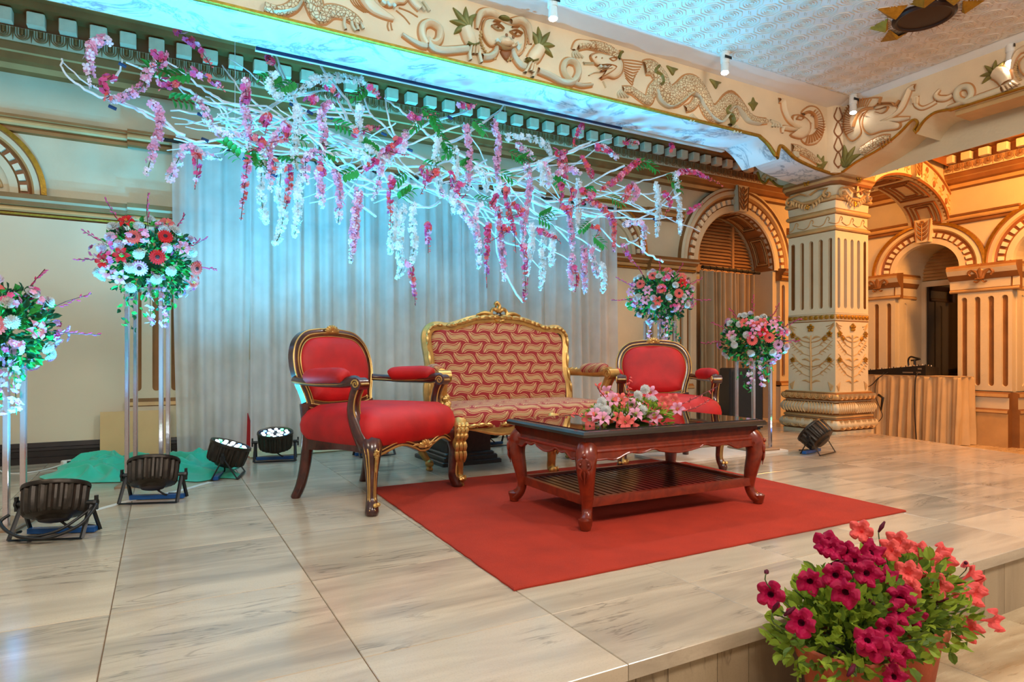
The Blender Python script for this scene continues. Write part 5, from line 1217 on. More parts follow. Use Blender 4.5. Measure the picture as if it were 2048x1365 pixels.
# ---- garlands
G = [('p', zD, [(150, 55), (80, 70), (55, 110), (50, 200), (70, 320)]), ('p', zD, [(460, 130), (380, 230), (330, 320), (230, 370), (150, 380)]), ('p', zD, [(400, 400), (440, 470), (430, 560), (400, 660), (360, 790)]), ('q', zD, [(620, 360), (680, 450), (740, 540), (830, 580), (900, 570)]), ('q', zD, [(490, 820), (530, 720), (590, 640), (660, 680), (770, 700)]),
 ('p', zD, [(905, 270), (905, 350), (900, 430), (920, 540), (920, 650)]), ('p', zD, [(1130, 530), (1070, 590), (1030, 660), (1040, 780), (1040, 880)]), ('w', zD, [(1000, 650), (990, 800), (990, 900), (1000, 1000), (1020, 1055)]), ('w', zD, [(1100, 740), (1090, 900), (1110, 1000), (1090, 1120), (1060, 1170)]), ('w', zD, [(1210, 780), (1190, 900), (1190, 1020), (1170, 1135)]), ('w', zD, [(1190, 420), (1190, 520), (1170, 640), (1180, 760)]),
 ('p', zD, [(1375, 405), (1320, 440), (1330, 560), (1320, 660), (1300, 760)]), ('p', zD, [(1300, 770), (1310, 860), (1320, 965)]), ('p', zD, [(1290, 670), (1240, 690), (1230, 760), (1240, 840)]), ('p', zD, [(1390, 770), (1420, 900), (1410, 1055)]), ('p', zD, [(1520, 880), (1500, 1000), (1500, 1100), (1480, 1265)]), ('w', zD, [(1550, 280), (1430, 265), (1330, 260), (1250, 290), (1200, 350)]), ('w', zD, [(1530, 410), (1520, 500), (1530, 630)]), ('q', zD, [(1780, 570), (1750, 660), (1650, 700), (1640, 800), (1600, 925)]), ('w', zD, [(1060, 230), (1030, 300), (1080, 360), (1180, 360)]),
 ('w', zC, [(225, 540), (215, 680), (205, 785)]), ('w', zC, [(270, 550), (260, 660), (250, 760), (265, 860), (240, 910)]), ('w', zC, [(325, 540), (320, 640), (330, 740), (312, 850)]), ('p', zC, [(40, 470), (40, 560), (20, 680), (5, 825)]), ('w', zC, [(450, 180), (440, 300), (450, 400), (460, 465)]), ('p', zC, [(590, 140), (610, 220), (610, 340), (600, 460)]), ('p', zC, [(735, 110), (760, 220), (750, 330), (770, 450)]), ('w', zC, [(540, 250), (540, 380), (530, 480), (530, 590)]), ('p', zC, [(900, 330), (920, 420), (910, 520), (890, 640), (885, 740)]),
 ('w', zC, [(760, 450), (745, 490), (740, 545)]), ('w', zC, [(970, 320), (990, 380), (980, 440)]), ('q', zC, [(665, 530), (640, 640), (660, 740), (660, 860)]), ('p', zC, [(760, 580), (770, 700), (780, 800), (790, 930)]), ('w', zC, [(930, 640), (930, 740), (910, 830), (905, 905)]), ('w', zC, [(990, 670), (985, 780), (985, 880), (975, 970)]), ('w', zC, [(1040, 690), (1035, 760), (1030, 855)]), ('p', zC, [(1120, 550), (1130, 660), (1140, 770)]), ('p', zC, [(1140, 800), (1130, 880), (1140, 975)]), ('p', zC, [(1200, 760), (1200, 880), (1205, 990)]), ('q', zC, [(1235, 740), (1250, 840), (1270, 910)]), ('w', zC, [(1290, 840), (1300, 910), (1295, 985)]),
 ('w', zC, [(1170, 420), (1170, 540), (1165, 665)]), ('c', zC, [(1240, 520), (1310, 570), (1350, 640), (1350, 780)]), ('w', zC, [(1570, 430), (1580, 540), (1570, 700)]), ('w', zC, [(1665, 380), (1680, 500), (1690, 590), (1690, 690)]), ('q', zC, [(1410, 640), (1500, 635), (1500, 785)]), ('c', zC, [(1190, 300), (1220, 350), (1245, 395)]), ('c', zC, [(1480, 310), (1420, 360), (1360, 410), (1280, 460)]), ('w', zC, [(800, 190), (900, 190), (1000, 230), (1030, 285)]), ('c', zC, [(1430, 440), (1420, 480), (1395, 520)]), ('q', zC, [(560, 560), (610, 620), (640, 690)]), ('q', zC, [(1000, 330), (1020, 400), (1010, 450)]), ('c', zC, [(1100, 260), (1080, 330), (1110, 400)]), ('q', zC, [(1270, 230), (1320, 260), (1370, 300)]), ('p', zC, [(1440, 430), (1470, 470), (1440, 530)]), ('q', zC, [(860, 230), (900, 260), (940, 300)]), ('w', zC, [(640, 350), (690, 400), (700, 470)]), ('q', zC, [(460, 470), (520, 510), (590, 560)]), ('w', zD, [(1480, 660), (1560, 700), (1620, 760)]), ('w', zD, [(1560, 640), (1620, 680), (1700, 740)]), ('p', zC, [(1060, 380), (1120, 350), (1180, 380)])]
MIX = {'p': ['p_pink', 'p_pale', 'p_pink', 'p_pink'], 'q': ['p_pale', 'p_white', 'p_pink', 'p_pale'], 'w': ['p_white', 'p_white', 'p_white', 'p_white'], 'c': ['p_coral', 'p_pink', 'p_coral', 'p_mag']}
KN = {'p': 'pink silk wisteria garland', 'q': 'blush and white silk blossom garland', 'w': 'white silk wisteria garland', 'c': 'coral pink silk blossom garland'}
G.sort(key=lambda g: min(g[1](*p)[0] for p in g[2]))
cnt = {}
for kind, q, pts in G:
    i = cnt[kind] = cnt.get(kind, 0) + 1
    P = cr([PY(*q(*p), 5.0 + .02 * (k % 2)) for k, p in enumerate(pts)], 8); o0 = Vector(P[0]); P = [Vector(p) - o0 for p in P]
    g = thing('flower_garland', '%s, %s from the left of its colour, on the branches' % (KN[kind], ORD[i - 1]), 'garland', o0, 0, 'silk garlands on the branch canopy')
    b = B(); b.tube(P, .003, 4); b.build('cord', M['stem'], g)
    L = sum((P[k + 1] - P[k]).length for k in range(len(P) - 1)); n = int(L / .0050); b = B()
    for k in range(n):
        t_ = k / n * (len(P) - 1.001); j = int(t_); p = P[j].lerp(P[j + 1], t_ - j); d = rdir(); tp = 1 - .45 * max(0, k / n - .75) / .25
        floret(b, p + d * random.uniform(.012, .033) * tp, (d + Vector((0, -.25, 0))).normalized(), random.uniform(.019, .028) * tp, random.randrange(4) if not (kind == 'p' and k / n > .85) else 1)
    b.build('blossoms', [M[x] for x in MIX[kind]], g, kind='stuff')
# ---- orchid sprays: thin red stems with sparse magenta blooms and buds
SPR = [(zA, [(1450, 930), (1430, 1100), (1410, 1290)]), (zA, [(1150, 880), (1155, 990), (1140, 1110)]), (zA, [(1690, 980), (1690, 1110), (1670, 1225)]), (zA, [(1040, 180), (1130, 250), (1200, 330), (1240, 400)]), (zA, [(1560, 340), (1590, 360), (1560, 330)]), (zA, [(660, 440), (600, 500), (640, 560), (600, 580)]), (zA, [(900, 300), (960, 360), (880, 400)]), (zA, [(1100, 410), (1240, 470), (1310, 530)]), (zA, [(940, 480), (1040, 490), (930, 520)]), (zA, [(1540, 720), (1570, 680), (1550, 790)]), (zA, [(1790, 330), (1820, 350), (1800, 370)]),
 (zB, [(500, 490), (540, 520), (560, 580)]), (zB, [(380, 580), (430, 560), (400, 600)]), (zB, [(730, 490), (770, 520), (800, 560)]), (zB, [(1250, 590), (1290, 610), (1340, 600)]), (zB, [(960, 650), (1000, 670), (1120, 650)]), (zB, [(1560, 560), (1600, 500), (1660, 490)]), (zB, [(820, 870), (840, 840), (810, 880)]), (zB, [(1040, 960), (1060, 1010), (1050, 1060)]), (zB, [(450, 940), (470, 980), (480, 1000)]), (zB, [(650, 760), (740, 730), (800, 720)]),
 (zC, [(215, 400), (205, 520), (210, 660)]), (zC, [(400, 630), (400, 700), (400, 785)]), (zC, [(300, 830), (325, 940), (335, 1055)]), (zC, [(800, 440), (810, 560), (840, 680), (850, 785)]), (zC, [(705, 640), (700, 800), (700, 965)]), (zC, [(888, 740), (898, 960), (890, 1040)]), (zC, [(1150, 860), (1160, 920), (1155, 985)]), (zC, [(510, 380), (530, 420), (510, 460)]), (zC, [(1190, 130), (1160, 190), (1150, 240)]), (zC, [(1410, 210), (1450, 220), (1480, 225)]), (zC, [(1640, 230), (1650, 250), (1640, 270)]), (zC, [(1680, 370), (1760, 370), (1830, 400), (1910, 440)]), (zC, [(1730, 570), (1770, 550), (1810, 530)]), (zC, [(1260, 240), (1320, 260), (1370, 280)]), (zC, [(1400, 740), (1420, 790), (1460, 840)]), (zC, [(1610, 480), (1640, 520), (1610, 600)]), (zC, [(1240, 640), (1270, 660), (1260, 700)]), (zC, [(960, 670), (1020, 690), (1080, 730)]), (zC, [(1040, 260), (1090, 290), (1120, 340)])]
def spray(P, g, n=12, cols=('p_mag', 'p_pink', 'p_coral'), sz=.026):
    k = len(P); b = B(); b.tube(P, .0028, 4); b.build('stem', M['twig'], g); b = B()
    for i in range(n):
        t_ = (i + .5) / n * (k - 1.001); j = int(t_); p = Vector(P[j]).lerp(Vector(P[j + 1]), t_ - j); d = rdir(); s = sz * (1.1 - .5 * i / n)
        if i > n * .72: b.tube([p, p + d * s * .9, p + d * s * 1.5], [.002, s * .32, .001], 5, 2)
        else:
            for e in range(2): dd = rdir(); floret(b, p + dd * s * .7, dd, s, random.choice((0, 0, 1, 2)), 5, .45)
    b.build('orchid_blooms', [M[c] for c in cols], g, kind='stuff')
random.seed(44)
for k in range(16):
    t_ = random.uniform(.08, .98) * 6; c, e = SPINE[min(5, int(t_))], SPINE[min(6, int(t_) + 1)]; x0, y0 = lerp(c[0], e[0], t_ % 1) + random.gauss(0, 25), lerp(c[1], e[1], t_ % 1) + random.gauss(-10, 40)
    SPR.append((lambda x, y: (x, y), [(x0, y0), (x0 + random.uniform(-25, 25), y0 + random.uniform(5, 25)), (x0 + random.uniform(-35, 35), y0 + random.uniform(25, 55))]))
SPR.sort(key=lambda s: s[0](*s[1][0])[0])
for i, (q, pts) in enumerate(SPR):
    P = cr([PY(*q(*p), 4.97) for p in pts], 5); o0 = Vector(P[0]); P = [Vector(p) - o0 for p in P]
    L = sum((P[k + 1] - P[k]).length for k in range(len(P) - 1))
    g = thing('orchid_spray', 'magenta orchid spray on the white branches, ' + (ORD[i] + ' from the left' if i < 28 else ORD[len(SPR) - 1 - i] + ' from the right'), 'orchid spray', o0, 0, 'orchid sprays on the branch canopy')
    spray(P, g, max(6, int(L / .022)))
# ---- green leaf sprigs
LEAF = leafmesh('leaf', .072, .021, M['leaf'])
SPG = [(318, 140), (360, 150), (358, 200), (545, 155), (575, 170), (465, 305), (505, 310), (570, 325), (525, 330), (720, 185), (680, 250), (855, 225), (870, 245), (885, 280), (900, 300), (835, 245), (955, 250), (1045, 320), (1030, 310), (810, 390), (700, 345), (1090, 430), (1085, 440), (1300, 330), (1340, 355), (1180, 380), (1275, 330), (1350, 370), (1170, 450), (1195, 480), (960, 400), (800, 355), (745, 300), (860, 330), (930, 330), (1010, 350), (1120, 370), (650, 300), (590, 280), (1230, 400)]
SPG.sort()
for i, (u, v) in enumerate(SPG):
    g = thing('leaf_sprig', 'green leaf sprig on the white branches, ' + (ORD[i] + ' from the left' if i < 20 else ORD[len(SPG) - 1 - i] + ' from the right'), 'leaf sprig', PY(u, v, 5.03), 0, 'leaf sprigs on the branch canopy')
    a = random.uniform(-.9, .9) + (PI if random.random() < .4 else 0); d = Vector((math.cos(a), -.1, math.sin(a) - .3)).normalized(); side = d.cross(Vector((0, 1, 0))).normalized()
    b = B(); b.tube([d * -.07, d * .0, d * .09], .002, 4); b.build('stem', M['stem'], g)
    for k in range(9):
        s = (-1) ** k; p = d * (-.06 + .017 * k); dr = (d * .6 + side * s * (.9 if k < 8 else 0) + Vector((0, -.35, -.15))).normalized()
        o = link('leaf', LEAF, g, p); o.rotation_mode = 'QUATERNION'; o.rotation_quaternion = dr.to_track_quat('Y', 'Z'); o.scale = (1.0,) * 3
# ---- bouquets
def gerbera_mesh(c, core):
    b = B()
    for ring, (n, r, z) in enumerate(((18, .05, .0), (16, .042, .006), (12, .024, .012))):
        for k in range(n):
            a = 2 * PI * (k + .5 * ring) / n; ca, sa = math.cos(a), math.sin(a); w_ = r * PI / n * .8
            q = lambda t_, s: (ca * t_ - sa * s, sa * t_ + ca * s, z + t_ * t_ * 3.2 - (.004 if t_ > r * .9 else 0))
            b.add([q(.008, 0), q(r * .75, -w_), q(r * .97, -w_ * .5), q(r, 0), q(r * .97, w_ * .5), q(r * .75, w_)], [(0, 1, 2, 3, 4, 5)])
    b.lathe([(.013, .004), (.013, .014), (.008, .019), (.0, .018)], 10, m=1); me = b.mesh('gerbera'); me.materials.append(M[c]); me.materials.append(core); return me
def carnation_mesh(c, r=.034):
    b = B(); random.seed(3)
    for layer in range(5):
        n = 9 - layer; rr = r * (1 - .17 * layer); z0 = layer * .006
        for k in range(n):
            a = 2 * PI * (k + .5 * layer) / n + random.uniform(-.1, .1); w_ = rr * 3.5 / n; tl = .25 + .22 * layer; pts = []
            for j in range(6):
                s = (j / 5 - .5) * 2; e = rr * (1 + .07 * (-1) ** j); x = e * math.cos(tl); z = z0 + e * math.sin(tl) + .004 * (-1) ** j
                pts.append((math.cos(a) * x - math.sin(a) * s * w_, math.sin(a) * x + math.cos(a) * s * w_, z))
            b.add([(0, 0, z0)] + pts, [(0, i + 1, i + 2) for i in range(5)])
    b.lathe([(.006, -.03), (.011, -.008), (.014, .004)], 7, m=1); me = b.mesh('carnation'); me.materials.append(M[c]); me.materials.append(M['stem']); return me
def lily_mesh(c):
    b = B()
    for k in range(6):
        a = 2 * PI * k / 6; rows = []
        for i in range(5):
            t_ = i / 4; x = .012 + .042 * t_; w_ = .015 * math.sin(PI * (.12 + .85 * t_)); z = .02 * t_ + .012 * math.sin(t_ * PI) - .018 * t_ ** 3 + .004 * (k % 2)
            rows.append([(math.cos(a) * x - math.sin(a) * s * w_, math.sin(a) * x + math.cos(a) * s * w_, z + abs(s) * .004) for s in (-1, 0, 1)])
        b.grid(rows)
    for k in range(4): a = k * 1.57; b.tube([(0, 0, 0), (.008 * math.cos(a), .008 * math.sin(a), .03)], .0015, 4, 1)
    me = b.mesh('lily', 180); me.materials.append(M[c]); me.materials.append(M['yellow']); return me
GER = [gerbera_mesh('p_red', M['core']), gerbera_mesh('p_coral', M['core']), gerbera_mesh('p_lilac', M['core'])]
CAR = [carnation_mesh('p_white'), carnation_mesh('p_pale')]
LIL = [lily_mesh('p_coral'), lily_mesh('p_pink'), lily_mesh('p_red')]
def place(name, me, g, p, d, s=1.0):
    o = link(name, me, g, p); o.rotation_mode = 'QUATERNION'; o.rotation_quaternion = Vector(d).to_track_quat('Z', 'Y'); o.scale = (s, s, s); return o
def leaves(b, p, d, L, wd, m=0):
    R = rot_to(d, random.uniform(0, 6.28)); p = Vector(p)
    k = wd * .35
    v = [(0, 0, 0), (wd * .75, k, L * .25), (wd, k, L * .5), (wd * .62, k * .5, L * .8), (0, -wd * .5, L), (-wd * .62, k * .5, L * .8), (-wd, k, L * .5), (-wd * .75, k, L * .25), (0, 0, L * .5)]
    b.add([tuple(p + R @ Vector(q)) for q in v], [(i, (i + 1) % 8, 8) for i in range(8)], m)
def bouquet(loc, rx, rz, seed, label, manual=(), scale=1.0, nl=900, tips=7, trail=3, Lt=.34, leafm=('leaf_dk', 'leaf')):
    random.seed(seed); g = thing('flower_arrangement', label, 'bouquet', loc, 0, 'bouquets on tall stands')
    view = Vector((0 - loc[0], 0 - loc[1], 0)).normalized(); side = Vector((-view.y, view.x, 0)) * -1
    b = B(); b.ball((0, 0, -.03), (rx * .25, rx * .25, rz * .28), 10); b.build('foam_base', M['leaf_dk'], g, smooth=180)
    b = B()
    for i in range(nl):
        d = rdir(.1); p = Vector((d.x * rx, d.y * rx, d.z * rz)) * random.uniform(.35, .93); leaves(b, p, (d + rdir() * .6).normalized(), random.uniform(.035, .06), random.uniform(.011, .018), random.randrange(2))
    for k in range(trail):
        x = random.uniform(-.12, .12); y = random.uniform(-.1, .0); n = 34
        for i in range(n):
            p = Vector((x + random.gauss(0, .03), y + random.gauss(0, .03), -rz * .5 - Lt * i / n * (1 - .25 * k))); leaves(b, p, (rdir() + Vector((0, 0, -.4))).normalized(), .04, .013, random.randrange(2))
    b.build('foliage', [M[x] for x in leafm], g, kind='stuff')
    for du, dz, kind, idx in manual:      # blooms placed as seen: right/up in metres on the front of the ball
        k_ = math.hypot(du / rx, dz / rz); k_ = max(1, k_ / .97); du /= k_; dz /= k_
        q = max(0., 1 - (du / rx) ** 2 - (dz / rz) ** 2); p = side * du + view * (rx * .95 * math.sqrt(q)) + Vector((0, 0, dz)); d = (Vector((p.x / rx ** 2, p.y / rx ** 2, p.z / rz ** 2)).normalized() + view * .9).normalized()
        place({'g': 'gerbera', 'c': 'carnation', 'l': 'lily'}[kind], {'g': GER, 'c': CAR, 'l': LIL}[kind][idx], g, p, d, scale)
    for i in range(26):
        d = rdir(.25)
        if d.dot(view) > .25 and random.random() < .6: continue
        p = Vector((d.x * rx, d.y * rx, d.z * rz)) * .98; k = random.choice('cccl'); place({'c': 'carnation', 'l': 'lily'}[k], {'c': CAR, 'l': LIL}[k][random.randrange(2)], g, p, d, scale)
    for i in range(16):                    # small orchids between
        d = (rdir(.1) + view * .4).normalized(); p = Vector((d.x * rx, d.y * rx, d.z * rz)); b = B()
        for k in range(9): e = rdir(); floret(b, p + e * .035 - p, (e + d).normalized(), .017, random.randrange(3), 5, .4)
        b.build('orchid_cluster', [M['p_pink'], M['p_lilac'], M['p_mag']], g, loc=p * 1.0, kind='stuff')
    for i in range(tips):
        a = lerp(-.35, PI + .35, (i + .5) / tips); d = (side * math.cos(a) + Vector((0, 0, math.sin(a))) + view * random.uniform(-.1, .4)).normalized(); p0 = Vector((d.x * rx, d.y * rx, d.z * rz)) * .8; p1 = p0 + d * random.uniform(.16, .24)
        b = B(); b.tube([p0, p0.lerp(p1, .5) + rdir() * .012, p1], .002, 4, 0)
        for k in range(8): t_ = .3 + .7 * k / 8; q = p0.lerp(p1, t_); e = (d + rdir() * .7).normalized(); b.tube([q, q + e * .014, q + e * .026], [.001, .0055, .001], 5, 1)
        b.build('bud_twig', [M['twig'], M['p_mag']], g, kind='stuff')
    for k in range(2):
        x = random.uniform(-.09, .09); P = cr([(side * x + view * .12 + Vector((0, 0, -rz * .4))), (side * (x * 1.2) + view * .15 + Vector((0, 0, -rz * .4 - Lt * .5))), (side * x * 1.3 + view * .12 + Vector((0, 0, -rz * .4 - Lt)))], 5)
        b = B(); b.tube(P, .002, 4, 3)
        for i in range(26):
            t_ = i / 26 * (len(P) - 1.01); j = int(t_); p = Vector(P[j]).lerp(Vector(P[j + 1]), t_ - j) + rdir() * .022; floret(b, p, rdir(), .018, random.randrange(3), 5, .4)
        b.build('trailing_orchids', [M['p_pink'], M['p_lilac'], M['p_white'], M['stem']], g, kind='stuff')
    return g
def px2m(cx, cy, d, L): return [((u - cx) / FPX * d, (cy - v) / FPX * d, k, i) for u, v, k, i in L]
bouquet((-.07, 4.95, 1.50), .31, .27, 11, 'large bouquet with red gerberas on the tall mirrored stand by the cream panel',
        px2m(292, 522, 4.05, [(262, 480, 'g', 0), (317, 487, 'g', 1), (276, 525, 'g', 0), (307, 549, 'g', 2), (203, 536, 'g', 1), (278, 568, 'c', 0), (252, 550, 'c', 0), (288, 423, 'c', 0), (308, 462, 'c', 0), (264, 465, 'c', 0), (360, 455, 'c', 0), (342, 505, 'c', 1), (357, 487, 'c', 1), (259, 505, 'c', 0), (308, 522, 'c', 0), (371, 510, 'c', 1), (322, 585, 'c', 0), (393, 560, 'c', 0), (330, 450, 'l', 2), (258, 445, 'l', 0), (337, 525, 'l', 2), (368, 535, 'l', 2), (362, 555, 'l', 1), (323, 549, 'c', 0), (212, 505, 'c', 0), (230, 500, 'l', 1), (205, 565, 'l', 0), (340, 565, 'l', 1)]), 1.0)
bouquet((-.735, 4.06, 1.0), .29, .24, 12, 'bouquet with white carnations on the shorter stand at the picture left edge',
        px2m(15, 655, 3.0, [(12, 655, 'g', 1), (60, 590, 'c', 1), (60, 635, 'c', 0), (90, 645, 'c', 0), (95, 695, 'c', 0), (35, 730, 'c', 0), (18, 580, 'l', 0), (90, 622, 'l', 0), (55, 665, 'g', 2), (110, 710, 'l', 1), (10, 550, 'c', 1), (40, 610, 'l', 1)]), 1.0)
bouquet((4.26, 4.73, 1.43), .32, .26, 13, 'bouquet of coral gerberas and white blooms behind the right armchair',
        px2m(1325, 600, 5.7, [(1287, 597, 'g', 1), (1322, 587, 'g', 1), (1340, 558, 'g', 1), (1365, 575, 'g', 1), (1294, 580, 'c', 0), (1310, 565, 'c', 0), (1345, 552, 'c', 0), (1270, 620, 'c', 0), (1307, 605, 'c', 0), (1370, 602, 'c', 0), (1280, 560, 'l', 0), (1310, 548, 'l', 0), (1355, 610, 'l', 1), (1330, 620, 'c', 0), (1350, 590, 'l', 1), (1280, 575, 'l', 2), (1385, 590, 'l', 1)]), .95)
bouquet((4.70, 3.99, 1.01), .29, .23, 14, 'bouquet of pink gerberas on the mirrored stand beside the pillar',
        px2m(1518, 688, 5.3, [(1487, 686, 'g', 1), (1520, 691, 'g', 1), (1535, 637, 'c', 0), (1510, 647, 'c', 0), (1545, 657, 'c', 0), (1531, 680, 'c', 0), (1522, 718, 'c', 0), (1480, 660, 'l', 1), (1500, 655, 'l', 0), (1515, 662, 'l', 0), (1555, 700, 'c', 0), (1450, 705, 'c', 1), (1470, 700, 'g', 2), (1500, 675, 'l', 2), (1480, 716, 'c', 0), (1535, 655, 'l', 0), (1560, 680, 'l', 1)]), .95)
# ---- mirrored four-post stands
t = NT('mirror_acrylic'); t.set(Base_Color=lin(222, 206, 204), Metallic=.9, Roughness=.16); nz = t.n('TexNoise', i_Scale=30.); t.L(t.n('TexCoord').outputs['Object'], nz.inputs['Vector']); t.bump(nz.outputs[0], .12, .004); M['mirror'] = t.m
M['standbase'] = mat('stand_board', lin(150, 120, 92), .5)
def stand(loc, h, side, rz, label):
    T = thing('flower_stand', label, 'flower stand', loc, rz, 'mirrored flower stands')
    b = B(); b.cbox(-side / 2 - .06, side / 2 + .06, -side / 2 - .06, side / 2 + .06, 0, .018, .006); b.build('base_plate', M['standbase'], T)
    for sx in (-1, 1):
        for sy in (-1, 1): b = B(); b.cbox(sx * side / 2 - .013, sx * side / 2 + .013, sy * side / 2 - .013, sy * side / 2 + .013, .018, h, .003); b.build('post', M['mirror'], T)
    b = B(); b.cbox(-side / 2 - .013, side / 2 + .013, -side / 2 - .013, side / 2 + .013, h, h + .012, .003); b.build('top_plate', M['mirror'], T)
stand((-.07, 4.95, 0), 1.30, .20, math.radians(-12), 'tall mirrored four-post flower stand in front of the cream panel')
stand((-.735, 4.06, 0), .79, .19, math.radians(-12), 'mirrored four-post flower stand at the picture left edge')
stand((4.26, 4.73, 0), 1.19, .20, 0, 'mirrored four-post flower stand behind the right armchair')
stand((4.70, 3.99, .022), .79, .20, math.radians(-4), 'mirrored four-post flower stand beside the pillar')
# ---- centrepiece on the coffee table
random.seed(21)
g = thing('table_centrepiece', 'low centrepiece of white carnations and coral lilies on the coffee table', 'bouquet', (2.26, 2.76, .498))
FERN = leafmesh('fern_leaf', .17, .022, M['leaf_lime']); Q = lambda u, v, y: tuple(Vector(PY(u, v, y)) - Vector((2.26, 2.76, .502)))
view = Vector((-.55, -.83, .25)).normalized()
b = B(); b.ball((0, 0, .03), (.15, .09, .035), 10); b.build('foam_base', M['leaf_ol'], g, smooth=180)
for u, v, y in ((1198, 815, 2.70), (1212, 820, 2.66), (1275, 790, 2.72), (1290, 778, 2.76), (1285, 820, 2.62), (1305, 800, 2.72), (1250, 805, 2.74), (1203, 803, 2.72)): place('carnation', CAR[0], g, Q(u, v, y), (view + rdir() * .4).normalized(), .80)
for u, v, y, i in ((1225, 800, 2.72, 1), (1240, 800, 2.7, 0), (1330, 805, 2.7, 0), (1322, 818, 2.66, 0), (1250, 845, 2.56, 0), (1262, 848, 2.56, 0), (1190, 830, 2.66, 1), (1270, 830, 2.6, 1), (1355, 818, 2.7, 1), (1310, 835, 2.6, 1), (1345, 800, 2.74, 0), (1215, 785, 2.78, 1), (1300, 785, 2.78, 1), (1235, 838, 2.6, 0), (1262, 810, 2.68, 1), (1205, 838, 2.62, 1), (1180, 838, 2.68, 0)): place('lily', LIL[i], g, Q(u, v, y), (view + rdir() * .5).normalized(), .85)
for i in range(16):
    a = 2 * PI * i / 16; d = Vector((math.cos(a), math.sin(a) * .8, .16 + .22 * random.random())).normalized(); o = link('fern_leaf', FERN, g, (d.x * .12, d.y * .08, .035)); o.rotation_mode = 'QUATERNION'; o.rotation_quaternion = d.to_track_quat('Y', 'Z')
b = B()
for i in range(420): d = rdir(.6); d.z = abs(d.z); p = Vector((d.x * .25, d.y * .15, .015 + d.z * .09)); leaves(b, p, (d + rdir() * .5 + Vector((0, 0, .2))).normalized(), .04, .008, random.randrange(2))
b.build('foliage', [M['leaf_lime'], M['leaf_ol']], g, kind='stuff')
b = B()
for i in range(90): d = rdir(.6); d.z = abs(d.z); p = Vector((d.x * .23, d.y * .13, .03 + d.z * .1)); floret(b, p, d, .016, random.randrange(2), 5, .4)
b.build('orchid_blooms', [M['p_pale'], M['p_salmon']], g, kind='stuff')
for P in ([(1330, 820), (1380, 800), (1435, 772)], [(1340, 830), (1390, 815), (1420, 798)], [(1200, 835), (1165, 830), (1130, 830)], [(1258, 800), (1256, 775), (1260, 750)], [(1215, 800), (1195, 775), (1200, 770)]):
    b = B(); Pt = cr([Q(u, v, 2.74) for u, v in P], 5); b.tube(Pt, .0022, 4)
    for k in range(14): t_ = .15 + .85 * k / 14; p = Vector(Pt[int(t_ * 10)]); e = (rdir() + Vector((.2, 0, .3))).normalized(); b.tube([p, p + e * .012, p + e * .024], [.001, .005, .001], 5, 1)
    b.build('bud_twig', [M['twig'], M['p_coral']], g, kind='stuff')
# ---- potted petunias in front of the step
M['terracotta'] = mat('terracotta', lin(176, 82, 48), .75, var=.12, scale=10, bump=.2, bscale=80); M['soil'] = mat('soil', lin(60, 42, 30), .95)
def petunia_mesh(c, throat):
    b = B(); R = []
    for r, z, wv in ((.0035, -.05, 0), (.005, -.028, 0), (.010, -.006, .0), (.020, .008, .002), (.032, .013, .007), (.041, .010, .013), (.045, .002, .017)):
        ring = []
        for k in range(40):
            a = 2 * PI * k / 40; lob = abs(math.cos(2.5 * a)) ** .45; rr = r * (1 - .30 * (1 - lob) * (r > .015)); ring.append((rr * math.cos(a), rr * math.sin(a), z + wv * (.75 * math.cos(5 * a) + .35 * math.sin(10 * a + 1.3) + .3 * math.sin(3 * a + .7) - .25)))
        R.append(ring)
    b.add(R[1], [tuple(range(40))], 1)
    for i in range(len(R) - 1): b.loft([R[i], R[i + 1]], 1 if i < 2 else 0)
    me = b.mesh('petunia_bloom', 180); me.materials.append(M[c]); me.materials.append(M[throat]); return me
PET = {'w': petunia_mesh('p_wine', 'p_dark'), 's': petunia_mesh('p_salmon', 'p_salmon')}
